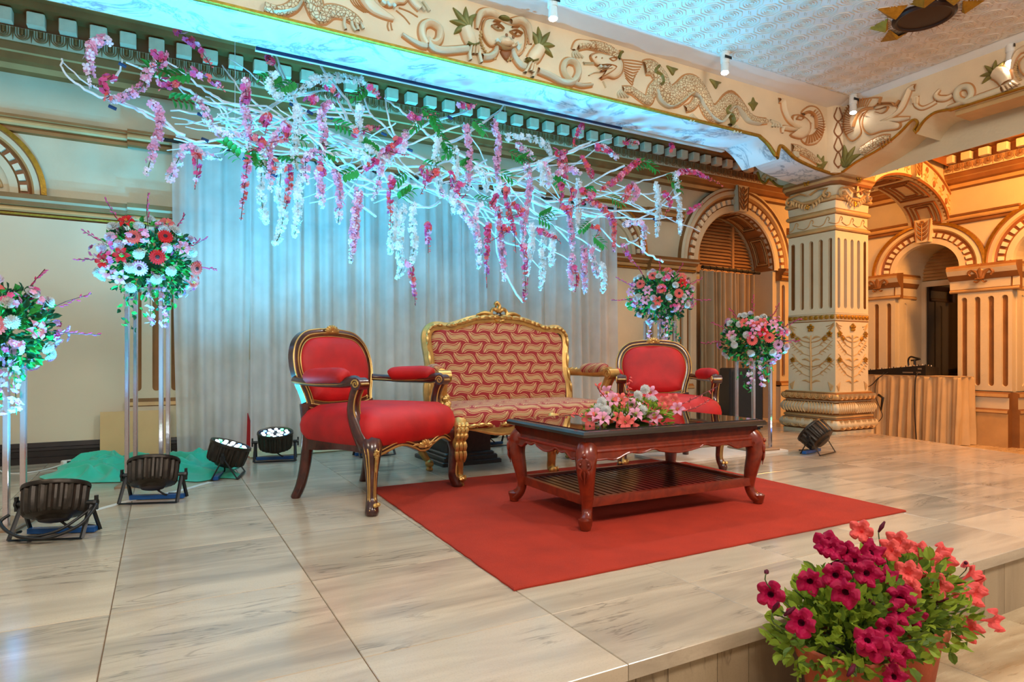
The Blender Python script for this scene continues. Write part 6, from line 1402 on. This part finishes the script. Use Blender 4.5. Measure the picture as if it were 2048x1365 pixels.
def pot(loc, label, seed, blooms, kind, rx, ry, h, buds):
    random.seed(seed); T = thing('potted_petunia', label, 'potted plant', loc, 0, 'potted petunias by the step')
    b = B(); b.lathe([(.085, 0), (.092, .01), (.128, .235), (.142, .24), (.148, .262), (.148, .285), (.138, .29), (.130, .285), (.126, .25)], 28); b.build('pot', M['terracotta'], T, smooth=40)
    b = B(); b.lathe([(.0, .262), (.128, .258)], 20, cap=False); b.build('soil', M['soil'], T)
    b = B()
    for i in range(1250):
        d = rdir(.35); f = random.uniform(.35, 1.0); p = Vector((d.x * rx, d.y * ry, .30 + d.z * h)) if d.z > 0 else Vector((d.x * rx, d.y * ry, .30 + d.z * h * .55)); c0 = Vector((0, 0, .30)); p = c0 + (p - c0) * f
        if p.z < .27 and math.hypot(p.x, p.y) < .15: continue
        if loc[1] + p.y > 1.37 and loc[2] + p.z < .03: continue
        leaves(b, p, (d + rdir() * .7 + Vector((0, 0, .25))).normalized(), random.uniform(.028, .05), random.uniform(.009, .016), random.randrange(3))
    for i in range(26):
        d = rdir(.8); d.z = abs(d.z); b.tube(cr([(0, 0, .26), (d.x * rx * .5, d.y * ry * .5, .28 + d.z * h * .6), (d.x * rx * .95, d.y * ry * .95, .30 + d.z * h * .95)], 4), .0025, 4, 3)
    b.build('foliage', [M['leaf_lime'], M['leaf_ol'], M['leaf_lime'], M['stem']], T, kind='stuff')
    for u, v, dy, kk, tx, tz in blooms:
        p = Vector(PY(u, v, loc[1] + dy)) - Vector(loc); d = (Vector((-.78 + tx * 1.3, -.58, .25 + tz)).normalized() + rdir() * .45).normalized(); o = place('petunia_bloom', PET[kk], T, p, d, random.uniform(.72, .95))
    for u, v, dy in buds:
        p = Vector(PY(u, v, loc[1] + dy)) - Vector(loc); b = B(); e = (rdir(.5)).normalized(); b.tube([p, p + e * .02, p + e * .04], [.003, .007, .003], 6); b.tube(cr([p, p + Vector((.005, .0, -.03)), p.lerp(Vector((0, 0, .3)), .3) + Vector((0, 0, -.04))], 3), .002, 4, 1); b.build('bud', [M['p_dark'], M['stem']], T, smooth=180)
pot((1.775, 1.165, LOW), 'terracotta pot of wine-red petunias, left of the two beside the step', 31,
    [(1665, 1098, .0, 'w', -.1, .5), (1690, 1103, -.02, 'w', .1, .4), (1672, 1152, -.06, 'w', -.2, 0), (1690, 1187, -.1, 'w', 0, -.1), (1541, 1190, .0, 'w', -.2, 0), (1601, 1246, -.08, 'w', -.5, .3), (1735, 1148, -.08, 'w', .3, .1), (1778, 1260, -.16, 'w', .3, -.1), (1745, 1292, -.2, 'w', .2, -.2), (1783, 1300, -.2, 'w', .5, 0), (1800, 1310, -.18, 'w', .5, -.2), (1710, 1120, .0, 'w', .2, .2), (1745, 1105, .0, 'w', .2, .5), (1790, 1355, -.2, 'w', .1, .2), (1800, 1200, -.12, 'w', .3, 0), (1655, 1088, .02, 'w', -.2, .8), (1800, 1225, -.14, 'w', .3, -.3), (1620, 1165, 0, 'w', -.6, 0), (1770, 1150, -.05, 'w', .4, .3), (1735, 1280, -.2, 'w', -.2, .3)], 'w', .24, .19, .20, [(1532, 1148, 0), (1545, 1225, -.05), (1738, 1200, -.1), (1590, 1215, -.06), (1710, 1330, -.2), (1660, 1130, 0)])
pot((2.085, 1.205, LOW), 'terracotta pot of salmon pink petunias, right of the two beside the step', 32,
    [(1722, 1062, .0, 's', -.2, .6), (1795, 1085, -.02, 's', -.1, .2), (1780, 1100, -.06, 's', -.3, .1), (1835, 1100, .0, 's', 0, .5), (1888, 1105, .0, 's', .4, .6), (1888, 1126, -.04, 's', .4, .1), (1855, 1120, -.02, 's', .1, .3), (1815, 1145, -.1, 's', .0, .1), (1875, 1172, -.1, 's', .1, .1), (1820, 1180, -.12, 's', -.2, .2), (1945, 1145, -.02, 's', .6, .2), (1960, 1165, -.04, 's', .8, 0), (1950, 1190, -.08, 's', .6, -.1), (1937, 1260, -.14, 's', .3, 0), (1990, 1242, -.06, 's', .9, .1), (1850, 1140, -.06, 's', .2, .3), (1925, 1188, -.08, 's', .4, .2), (1805, 1195, -.12, 'w', 0, 0), (1825, 1230, -.14, 'w', .2, 0)], 's', .25, .2, .20, [(1757, 1065, 0), (1872, 1210, -.1), (1930, 1125, 0), (1870, 1205, -.1)])
random.seed(5)
# ================================================================== DRAPES, LAMPS AND THE REST
from mathutils import noise as NZ
def cloth(name, c, rough=.8, tr=0., al=0., sheen=.1, bump=.2, bs=300.):
    t = NT(name); co = t.n('TexCoord').outputs['Object']; nz = t.n('TexNoise', i_Scale=5., i_Detail=3., i_Vector=co)
    cc = t.ramp(nz.outputs[0], (.3, tuple(x * .9 for x in c[:3]) + (1,)), (.7, tuple(min(1, x * 1.06) for x in c[:3]) + (1,)))
    t.set(Base_Color=cc, Roughness=rough, Sheen_Weight=sheen); wv = t.n('TexNoise', i_Scale=bs, i_Vector=co); t.bump(wv.outputs[0], bump, .003)
    sh = t.p.outputs[0]
    if tr:
        tl = t.n('BsdfTranslucent'); t.L(cc, tl.inputs[0]); mx = t.n('MixShader', i_0=tr); t.L(sh, mx.inputs[1]); t.L(tl.outputs[0], mx.inputs[2]); sh = mx.outputs[0]
    if al:
        tp = t.n('BsdfTransparent'); mx = t.n('MixShader', i_0=al); t.L(sh, mx.inputs[1]); t.L(tp.outputs[0], mx.inputs[2]); sh = mx.outputs[0]
    t.L(sh, t.out.inputs[0]); return t.m
M['sheer'] = cloth('sheer_white_voile', lin(232, 232, 228), .8, .40, .20); M['sheer2'] = cloth('white_satin_lining', lin(226, 222, 208), .6, .35, .08)
M['pool'] = cloth('cream_voile_pool', lin(226, 214, 168), .8, .2, .0)
M['curtain'] = cloth('beige_satin_curtain', lin(156, 130, 92), .45, 0, 0, .3); M['tablecloth'] = cloth('cream_tablecloth', lin(196, 168, 124), .7)
M['green'] = cloth('sea_green_cloth', lin(52, 200, 164), .6, .1, 0, .2)
# ---- sheer drape in panels
b = B(); b.tube([(.0, 6.13, 2.69), (4.9, 6.13, 2.64)], .016, 8); b.build('drape_rod', M['blackmetal'], label='thin metal rod carrying the white voile drape', cat='curtain rod')
def drape(x0, x1, label, seed, mt, pool=0.0, amp=.04, zt=2.68, flare=0.):
    random.seed(seed); ph = [random.uniform(0, 6.28) for _ in range(6)]; n = int((x1 - x0) / .012); rows = []
    T = thing('voile_drape', label, 'drape', ((x0 + x1) / 2, 6.12, 0), 0, 'white voile drape panels'); cx = (x0 + x1) / 2
    Z = [0.012, .06, .2, .5, .9, 1.3, 1.7, 2.1, 2.4, 2.6, zt - .02, zt]
    for z in Z:
        row = []; q = z / zt; a = amp * (1.25 - .55 * q)
        for i in range(n + 1):
            t_ = i / n; x = lerp(x0, x1, t_); sp = 1 + flare * (1 - q) ** 2
            s1 = math.sin(x * 41 + ph[0] + 1.4 * math.sin(x * 6 + ph[1])); f = (math.copysign(abs(s1) ** .6, s1)) * .75 + math.sin(x * 74 + ph[2]) * .28 * q + math.sin(x * 17 + ph[3] + z * .25) * .5 + (1 - q) * .5 * math.sin(x * 11 + ph[4] + z)
            row.append((cx + (x - cx) * sp - cx, -a * f - .02 * (1 - q), z))
        rows.append(row)
    b = B(); b.grid(rows); b.build('cloth', mt, T, smooth=180)
    b = B(); b.grid([[(p[0], p[1] * .6 + .005, zt - .05 + .05 * k) for p in rows[-1]] for k in range(2)]); b.build('heading_tape', M['sheer2'], T, smooth=180)
    if pool:
        b = B(); R = []
        for k in range(9):
            q = k / 8; R.append([(p[0] * (1 + .12 * q) + .02 * math.sin(i * .31 + k), -.03 - pool * q * (1 + .35 * NZ.noise(Vector((p[0] * 3, seed, 0)))), .012 + .035 * (1 - q) * abs(NZ.noise(Vector((p[0] * 14, q * 3, seed)))) + .02 * abs(math.sin(q * 7 + p[0] * 9)) * (1 - q) ) for i, p in enumerate(rows[0][::3])])
        b.grid(R); b.build('pooled_hem', M['pool'], T, smooth=180)
drape(.09, .715, 'leftmost white voile panel, beside the cream wall board', 1, M['sheer'], 0, .04, flare=-.13)
drape(.70, 1.73, 'white voile panel behind the left armchair, hem pooling on the floor', 2, M['sheer'], .34, .046)
drape(1.72, 2.76, 'white voile panel behind the settee back', 3, M['sheer'], .16, .048)
drape(2.75, 3.81, 'white voile panel between the settee and the right armchair', 4, M['sheer'], .12, .048)
drape(3.80, 4.80, 'rightmost white voile panel, ending at the fluted pilaster', 5, M['sheer'], .12, .048)
# things stored behind the drape
b = B(); b.box(-.55, .55, -.008, .008, 0, .85); o = b.build('flat_carton', mat('white_carton', lin(206, 204, 198), .6), label='flat white carton leaning behind the voile drape', cat='carton'); o.location = (1.12, 6.25, .07); o.rotation_euler = (0, math.radians(-20), 0)
b = B()
for k in range(14): b.box(-.30 + k * .03, -.285 + k * .03, -.0095, -.0085, .05 + .02 * (k % 3), .20)
for k in range(5): b.box(-.34 + k * .02, -.22 + k * .02, -.0095, -.0085, .24 + k * .035, .252 + k * .035)
q = b.build('printed_bars', mat('grey_print', lin(110, 112, 116), .6), o)
b = B(); b.loft([[(.09 * math.cos(a * PI / 4) * s, .05 * math.sin(a * PI / 4) * s, z) for a in range(8)] for s, z in ((1, 0), (.8, .09), (.45, .2), (.12, .30))], 0, True); o = b.build('red_cloth', cloth('red_cloth', lin(178, 26, 30)), smooth=180, label='red folded cloth showing in the gap of the drape', cat='cloth'); o.location = (.685, 6.21, 0); o.scale = (1.15, .6, 1.15)
# ---- green cloth heap
import numpy as np
random.seed(9); NJ, NI = 100, 170
gx, gy = np.meshgrid(np.linspace(-.62, .62, NI), np.linspace(0, 1.05, NJ)); hf = np.zeros_like(gx)
for k in range(46):                     # long soft folds running every way over the heap
    cx, cy, an, ln = random.uniform(-.5, .5), random.uniform(.12, .95), random.uniform(0, PI), random.uniform(.12, .34); bw = random.uniform(-.14, .14); wd = random.uniform(.018, .04); hh = random.uniform(.035, .095) * (.55 + .6 * cy)
    best = np.full_like(gx, 9.); fade = np.zeros_like(gx)
    for q in range(61):
        t_ = q / 30 - 1; px, py = cx + ln * t_ * math.cos(an) - bw * (1 - t_ * t_) * math.sin(an), cy + ln * t_ * math.sin(an) + bw * (1 - t_ * t_) * math.cos(an)
        d = np.hypot(gx - px, gy - py); m_ = d < best; best = np.where(m_, d, best); fade = np.where(m_, 1 - abs(t_) ** 2.5, fade)
    prof = hh * fade * np.exp(-(best / wd) ** 2 * .7); hf = np.maximum(hf, prof) + .25 * np.minimum(hf, prof)
rows = []
for j in range(NJ):
    row = []
    for i in range(NI):
        s, t_ = i / (NI - 1), j / (NJ - 1); x, y = gx[j, i], 5.0 + gy[j, i]
        env = min(1, min(s, 1 - s) * 9) * min(1, min(t_, 1 - t_) * 9); n1 = NZ.noise(Vector((x * 3, y * 3, 1.7)))
        z = .006 + env * (.022 + .018 * n1 + float(hf[j, i]))
        x2 = x * (1 - .22 * abs(t_ - .45)) + .08 * NZ.noise(Vector((t_ * 4, .5, 0))); y2 = y + .16 * NZ.noise(Vector((s * 5, 2.5, 0))) - .42 * (s - .35)
        row.append((x2, y2, max(.006, z)))
    rows.append(row)
b = B(); b.grid(rows); o = b.build('green_cloth', M['green'], smooth=180, label='crumpled sea-green cloth heaped on the floor by the wall', cat='cloth'); o.location = (-.09, .02, 0)
# ---- boards, tape, sockets
b = B(); b.box(-.255, .255, -.008, .008, 0, .40); o = b.build('panel_board', mat('ochre_board', lin(206, 172, 118), .6, var=.05), label='square ochre board leaning on the wall under the pilaster', cat='board'); o.location = (-.175, 6.19, .0); o.rotation_euler = (math.radians(-4), 0, 0)
T = thing('power_strip', 'white power strip on the floor beside the green cloth', 'power strip', (-.56, 6.02, 0), .35)
b = B(); b.cbox(-.11, .11, -.035, .035, 0, .05, .006); b.build('body', M['whiteplastic'], T)
b = B()
for k in range(4): b.box(-.085 + k * .05, -.06 + k * .05, -.0365, -.034, .016, .048)
b.build('socket', M['black'], T, kind='stuff')
b = B(); b.tube(cr([(-.11, 0, .02), (-.2, -.04, .006), (-.34, -.12, .006), (-.46, .0, .006), (-.52, .14, .08), (-.55, .18, .2)], 6), .005, 5); b.build('power_cord', M['whiteplastic'], T)
b = B(); P = cr([(-.50, 4.0), (-.25, 4.28), (-.12, 4.42), (.1, 4.56), (.3, 4.78)], 6)
for p, q in zip(P, P[1:]):
    d = Vector((q[0] - p[0], q[1] - p[1], 0)).normalized(); s = Vector((-d.y, d.x, 0)) * .02; b.add([tuple(Vector((*p, .003)) - s), tuple(Vector((*q, .003)) - s), tuple(Vector((*q, .003)) + s), tuple(Vector((*p, .003)) + s), tuple(Vector((*p, .0005)) - s), tuple(Vector((*q, .0005)) - s), tuple(Vector((*q, .0005)) + s), tuple(Vector((*p, .0005)) + s)], [(0, 1, 2, 3), (0, 4, 5, 1), (3, 2, 6, 7)])
b.build('cable_tape', M['whiteplastic'], label='white tape strip over the cable between two floor lamps', cat='tape')
b = B(); b.box(3.55, 4.93, 3.80, 4.26, .001, .02); b.build('white_board', M['whiteplastic'], label='thin white board on the floor under the stand by the pillar', cat='board')
# ---- stage par lamps
M['led'] = emis('led_white', (.75, .95, 1, 1), 7); M['led_g'] = emis('led_green', (.1, 1, .35, 1), 5); M['led_b'] = emis('led_blue', (.1, .3, 1, 1), 6); M['lens'] = mat('lens_plate', lin(20, 34, 60), .15, var=0)
M['bluebar'] = mat('bar_blue', lin(24, 84, 150), .4)  # blue for the cross bars under the lamps
def fins():
    b = B(); n = 40; R, H = .135, .125
    prof = []
    for z, r in ((0, .120), (.012, .129), (.06, .134), (H - .02, .136), (H, .136)): prof.append([(r * (1 if k % 4 < 2 else .93) * math.cos(2 * PI * k / (2 * n)), r * (1 if k % 4 < 2 else .93) * math.sin(2 * PI * k / (2 * n)), z) for k in range(2 * n)])
    b.loft(prof, 0, True); b.lathe([(.139, H - .004), (.141, H + .004), (.139, H + .016), (.128, H + .018), (.126, H + .006)], 40, cap=False)
    b.lathe([(.03, -.028), (.06, -.026), (.075, -.010), (.118, .0)], 20); return b.mesh('housing', 30)
HOUS = fins(); HOUS.materials.append(M['blackmetal'])
b = B()
for k in range(18):
    r, a = ((.095, k * PI / 6) if k < 12 else (.05, (k - 12) * PI / 3)); b.lathe([(.0135, 0), (.0125, .005), (.0, .006)], 8, (r * math.cos(a), r * math.sin(a), .132), m=(0, 0, 1, 0, 0, 2)[k % 6] if k < 12 else 0)
LEDM = b.mesh('led_lens'); [LEDM.materials.append(M[x]) for x in ('led', 'led_g', 'led_b')]
b = B(); b.lathe([(.0, .130), (.127, .131)], 24, cap=False); LENS = b.mesh('lens_plate'); LENS.materials.append(M['lens'])
def par(loc, rz, tilt, label, target, power, size=75, blue=True, coil=False, seed=0, rad=.05, roll=0.):
    T = thing('par_lamp', label, 'stage lamp', loc, rz, 'stage lamps on the floor')
    hz = .155
    H = link('housing', HOUS, T, (0, 0, hz)); H.rotation_euler = (tilt, roll, 0); off = Matrix.Rotation(tilt, 3, 'X') @ Vector((0, 0, -.055)); H.location = (0, off.y, hz + off.z)
    link('lens_plate', LENS, H); l = link('led_lens', LEDM, H); l['kind'] = 'stuff'
    for lean in (-.09, .075):           # double yoke
        b = B()
        path = [(-.152, 0, hz), (-.156, lean, .008), (.156, lean, .008), (.152, 0, hz)]
        for p, q in zip(path, path[1:]): b.tube([p, q], .011, 4, flat=.45)
        b.build('yoke', M['black'], T)
    for s in (-1, 1):
        b = B(); b.cyl((s * .136, 0, hz), (s * .175, 0, hz), .012, None, 8); b.cyl((s * .170, 0, hz), (s * .182, 0, hz), .02, .016, 8); b.box(s * .176 - .006, s * .176 + .006, -.008, .008, hz - .034, hz + .034); b.build('knob', M['black'], T)
    if blue: b = B(); b.box(-.15, .15, -.018 + .05, .018 + .05, .004, .028); b.build('cross_bar', M['bluebar'], T)
    random.seed(seed); b = B()
    P = [(0, .02, .07), (.05, .03, .03), (.09, .08, .012), (.10, .14, .008), (.02, .17, .008)]; b.tube(cr(P, 5), .006, 5); b.build('cable', M['black'], T, smooth=180)
    if coil:
        b = B(); b.tube(cr([(-.17, -.06, .12), (-.19, -.09, .09), (-.1, -.14, .045), (.04, -.15, .03), (.15, -.11, .07), (.18, -.05, .12), (.185, -.02, .15), (.15, -.02, .12), (.06, -.1, .05), (-.06, -.13, .03), (-.15, -.06, .03), (-.17, .02, .02)], 7), .0075, 6); b.build('coiled_cable', M['black'], T, smooth=180)
    ca, sa = math.cos(rz), math.sin(rz); fz = Matrix.Rotation(rz, 3, 'Z') @ (Matrix.Rotation(tilt, 3, 'X') @ Vector((0, 0, .11))); src = Vector(loc) + Vector((0, 0, hz)) + fz
    lp = lamp('SPOT', 'par_beam', src, target, power, CYAN, spot_size=math.radians(size), spot_blend=1.0, shadow_soft_size=rad)
    return T
par((-.43, 3.70, 0), math.radians(-22), math.radians(-22), 'black stage lamp with coiled cable, nearest the picture left edge', (-.60, 4.0, 1.2), 200, 115, coil=True, roll=-.13)
par((-.03, 4.32, 0), math.radians(-20), math.radians(-24), 'black stage lamp in front of the tall mirrored stand', (.75, 4.55, 2.3), 330, 125, roll=-.10)
par((.42, 4.95, 0), math.radians(75), math.radians(18), 'tilted stage lamp with lit white lenses beside the green cloth', (.3, 5.6, 2.6), 120, 100)
par((.83, 5.52, 0), math.radians(-12), math.radians(12), 'upright stage lamp with glowing blue rim beneath the drape', (1.2, 4.95, 2.9), 260, 92)
par((1.62, 5.40, 0), math.radians(5), math.radians(-10), 'stage lamp half hidden behind the left armchair', (1.9, 4.95, 2.8), 250, 92)
par((2.78, 5.45, 0), math.radians(0), math.radians(-5), 'stage lamp on the floor hidden behind the settee', (2.8, 4.95, 2.8), 270, 92)
par((3.72, 5.35, 0), math.radians(0), math.radians(-5), 'stage lamp on the floor behind the right armchair', (3.9, 4.9, 2.7), 260, 92)
par((4.62, 5.02, 0), math.radians(30), math.radians(-10), 'stage lamp behind the stand with the coral bouquet', (4.3, 4.75, 1.45), 80, 80)
par((5.08, 3.62, 0), math.radians(12), math.radians(-50), 'black stage lamp tipped towards the stand beside the pillar', (4.70, 3.99, 1.1), 60, 80)
# ---- dark plinth behind the settee
T = thing('wooden_plinth', 'dark wooden plinth with stepped base behind the settee', 'plinth', (2.16, 4.85, 0), math.radians(1)); M['ebony'] = wood('ebony_plinth', lin(48, 34, 28), lin(26, 18, 15), .35, .3)
b = B(); b.cbox(-.26, .26, -.30, .30, 0, .035, .008); b.cbox(-.235, .235, -.275, .275, .035, .07, .008); b.cbox(-.215, .215, -.255, .255, .07, .095, .01); b.build('stepped_base', M['ebony'], T)
b = B(); b.box(-.19, .19, -.23, .23, .095, .40); b.build('body', M['ebony'], T)
for s in (-1, 1): b = B(lambda u, w_, z: (u, s * (.23 + w_), z)); b.prism([(-.15, .13), (.15, .13), (.15, .36), (-.15, .36)], 0, .012); b.build('panel', M['ebony'], T)
b = B(); b.cbox(-.22, .22, -.26, .26, .40, .43, .01); b.build('cap', M['ebony'], T)
# ---- curtain and rod in the deep arch
b = B(); b.tube([(6.42, 6.30, 2.075), (7.55, 6.30, 2.06)], .022, 10); rod = b.build('curtain_rod', M['black'], label='black curtain rod across the arch opening', cat='curtain rod')
T = thing('curtain', 'pleated beige satin curtain hanging in the arch', 'curtain', (6.93, 6.33, 0)); rows = []
for z in (LOW + .03, .3, .8, 1.3, 1.8, 1.93, 2.0, 2.03):
    q = z / 2.03; rows.append([(lerp(-.53, .53, i / 150) , -.05 * (1.1 - .4 * q) * math.sin(i * .49 + 1.6 * math.sin(i * .13) + .4 * math.sin(z * 2 + i * .05)) - .015 * math.sin(i * .21 + z), z) for i in range(151)])
b = B(); b.grid(rows); b.build('cloth', M['curtain'], T, smooth=180)
for k in range(9): b = B(); a_ = [(0, .03 * math.cos(i * PI / 6), .03 * math.sin(i * PI / 6)) for i in range(13)]; b.tube(a_, .004, 5); b.build('ring', M['blackmetal'], T, loc=(-.5 + k * .125, -.03, 2.066))
# ---- loudspeaker in the corner
T = thing('loudspeaker', 'dark loudspeaker cabinet standing between curtain and pillar', 'speaker', (6.12, 5.38, 0), math.radians(-28))
b = B(); b.cbox(-.2, .2, -.18, .18, .02, .72, .015); b.build('cabinet', mat('dark_cabinet', lin(34, 26, 24), .5), T)
b = B(); b.box(-.17, .17, -.187, -.179, .06, .68); b.build('grille', M['black'], T)
for sx in (-1, 1):
    for sy in (-1, 1): b = B(); b.cyl((sx * .16, sy * .14, 0), (sx * .16, sy * .14, .022), .02, None, 8); b.build('foot', M['black'], T)
# ---- cloth-covered table with mixing desk in the aisle
TX, TY0, TY1, TZ_ = 8.86, 4.33, 5.66, .60
T = thing('skirted_table', 'table covered to the floor by a cream pleated cloth in the aisle', 'table', (TX, TY0, LOW))
H = TZ_ - LOW
b = B(); b.box(.02, .34, .02, TY1 - TY0, H - .03, H - .005); b.build('table_top', M['tan'], T)
for p in ((.05, .05), (.31, .05), (.05, 1.28), (.31, 1.28)): b = B(); b.cyl((p[0], p[1], 0), (p[0], p[1], H - .03), .02, None, 8); b.build('leg', M['blackmetal'], T)
rows = []; out = [(.345, 0)] + [(lerp(.345, 0, k / 20), 0) for k in range(1, 21)] + [(0, lerp(0, TY1 - TY0, k / 110)) for k in range(1, 111)]
for z, a in ((.006, .028), (.15, .026), (.4, .022), (.65, .014), (H - .04, .008), (H - .008, .002), (H, -.02)):
    row = []
    for i, p in enumerate(out):
        d = a * 1.2 * (math.sin(i * .55 + 2.2 * math.sin(i * .09) + z) + .5 * math.sin(i * 1.27 + 3 * z)); row.append((p[0], p[1] - d - .01, z) if i < 20 else (p[0] - d - .01, p[1], z))
    rows.append(row)
b = B(); b.grid(rows); b.box(-.01, .35, -.01, TY1 - TY0, H, H + .004)
cl = b.build('cream_tablecloth', M['tablecloth'], smooth=60, label='cream pleated cloth over the aisle table', cat='tablecloth'); cl.location = (TX, TY0, LOW)
T = thing('mixing_desk', 'black audio mixing desk on the cream table cloth', 'mixer', (8.885, 4.74, TZ_ + .006)); T.scale = (.78, 1, 1)
b = B(); b.prism([(0, 0), (.40, 0), (.40, .09), (.0, .05)], 0, .82); 
b = B(lambda x, y, z: (x, y, z)); b.loft([[(0, 0, 0), (.4, 0, 0), (.4, 0, .10), (0, 0, .14)], [(0, .82, 0), (.4, .82, 0), (.4, .82, .05), (0, .82, .055)]], 0, True); b.build('body', M['black'], T)
b = B()
for i in range(14):
    for j in range(4): b.cyl((.05 + j * .09, .06 + i * .055, .13 - i * .006 - j * .006), (.05 + j * .09, .06 + i * .055, .155 - i * .006 - j * .006), .008, .006, 6, (i + j) % 3)
b.build('knob', [M['whiteplastic'], M['blackmetal'], M['tan_light']], T, kind='stuff')
b = B(); b.box(-.002, .0, .06, .12, .03, .05); b.box(-.002, 0, .16, .3, .03, .045); b.box(-.002, 0, .05, .1, .08, .1); b.build('socket_panel', mat('socket_grey', lin(120, 110, 96), .4), T, kind='stuff')
b = B(); b.tube(cr([(.15, .28, .10), (.15, .29, .2), (.13, .25, .25), (.12, .18, .235), (.12, .12, .22), (.12, .2, .205), (.12, .24, .20)], 5), .012, 6); b.tube([(.12, .19, .13), (.12, .19, .21)], .016, 6); b.build('gooseneck_lamp', M['black'], T, smooth=60)
b = B(); b.tube(cr([(-.0, .10, .05), (-.06, .08, .03), (-.10, .09, -.1), (-.11, .09, -.5), (-.11, .07, -.86)], 6), .008, 5); b.build('cable', M['black'], T, smooth=180)
b = B(); b.tube(cr([(-.0, .5, .03), (-.08, .6, -.05), (-.11, .7, -.16), (-.10, .95, -.24)], 6), .006, 5); b.build('cable', M['black'], T, smooth=180)
b = B(); b.tube(cr([(-.0, .55, .03), (-.09, .62, -.1), (-.10, .63, -.3), (-.10, .56, -.48), (-.10, .54, -.6), (-.10, .7, -.74), (-.1, .95, -.8)], 6), .005, 5); b.tube([(-.11, .585, -.28), (-.11, .52, -.32), (-.105, .55, -.5)], [.018, .022, .012], 6); b.build('adapter_cable', M['black'], T, smooth=180)
# ---- ceiling: grille with gilt star, spot lamps
c0 = PZ(1848, 30, CZ); T = thing('ceiling_speaker', 'round dark ceiling grille inside a gilt star', 'ceiling vent', c0)
b = B(); b.lathe([(.225, .0), (.225, -.02), (.205, -.035), (.19, -.03), (.185, -.02), (.12, -.024), (.0, -.026)], 40); b.build('grille', mat('dark_bronze', lin(54, 36, 28), .4, .4), T, smooth=40)
for k in range(8):
    a = k * PI / 4 + .5; ca, sa = math.cos(a), math.sin(a); L = .46 if k % 2 else .40
    if k in (0, 7): continue
    q = lambda r, s, z: (ca * r - sa * s, sa * r + ca * s, z)
    b = B(); b.add([q(.25, -.10, 0), q(.25, .10, 0), q(L, 0, 0), q(.27, 0, -.07), q(.25, 0, -.05)], [(0, 3, 4), (4, 3, 1), (0, 2, 3), (3, 2, 1)]); b.build('star_point', M['gold_paint'], T)
for k in range(40):
    a = k * PI / 20; b = B(); b.add([(.24 * math.cos(a - .01), .24 * math.sin(a - .01), -.002), (.24 * math.cos(a + .01), .24 * math.sin(a + .01), -.002), ((.34 + .04 * (k % 3)) * math.cos(a), (.34 + .04 * (k % 3)) * math.sin(a), -.002), (.27 * math.cos(a), .27 * math.sin(a), -.006)], [(0, 1, 3), (0, 3, 2), (3, 1, 2)]); b.build('ray', M['brown'], T)
M['bulb'] = emis('spot_lens', (1, .95, .86, 1), 40)
def spot(loc, target, label, power=30):
    T = thing('ceiling_spot', label, 'spot lamp', loc, 0, 'white spot lamps along the ceiling border')
    b = B(); b.lathe([(.048, 0), (.048, -.014), (.030, -.018)], 16); b.build('mount', M['whiteplastic'], T, smooth=40)
    d = (Vector(target) - Vector(loc)).normalized(); d = (d + Vector((0, 0, -1.6))).normalized()
    b = B(); p0 = Vector((0, 0, -.016)); b.tube([p0, p0 + Vector((0, 0, -.085))], .040, 16); b.build('collar', M['whiteplastic'], T, smooth=40)
    b = B(); b.tube([p0 + Vector((0, 0, -.08)), p0 + Vector((0, 0, -.08)) + d * .10], [.034, .036], 16); b.build('barrel', M['whiteplastic'], T, smooth=40)
    b = B(); b.box(-.042, .042, -.0415, -.038, -.07, -.045); b.build('slot', M['blackmetal'], T)
    e = p0 + Vector((0, 0, -.08)) + d * .101; b = B(); b.tube([e, e + d * .003], .030, 16); b.build('lens', M['bulb'], T)
    lamp('SPOT', 'spot_beam', Vector(loc) + e + d * .02, target, power, NEUT, spot_size=math.radians(80), spot_blend=.7, shadow_soft_size=.035)
spot((2.62, 4.10, CZ), (2.2, 2.9, .4), 'white ceiling spot above the horned face, at the picture top', 60)
spot(PZ(1450, 105, CZ), (2.7, 2.7, .3), 'white ceiling spot above the long dragon relief', 60)
spot(PZ(1706, 190, CZ), (4.9, 3.0, .2), 'white ceiling spot at the beam corner above the pillar', 50)
spot(PZ(2022, 82, CZ), (4.0, 2.2, .0), 'white ceiling spot above the side beam arm relief', 60)
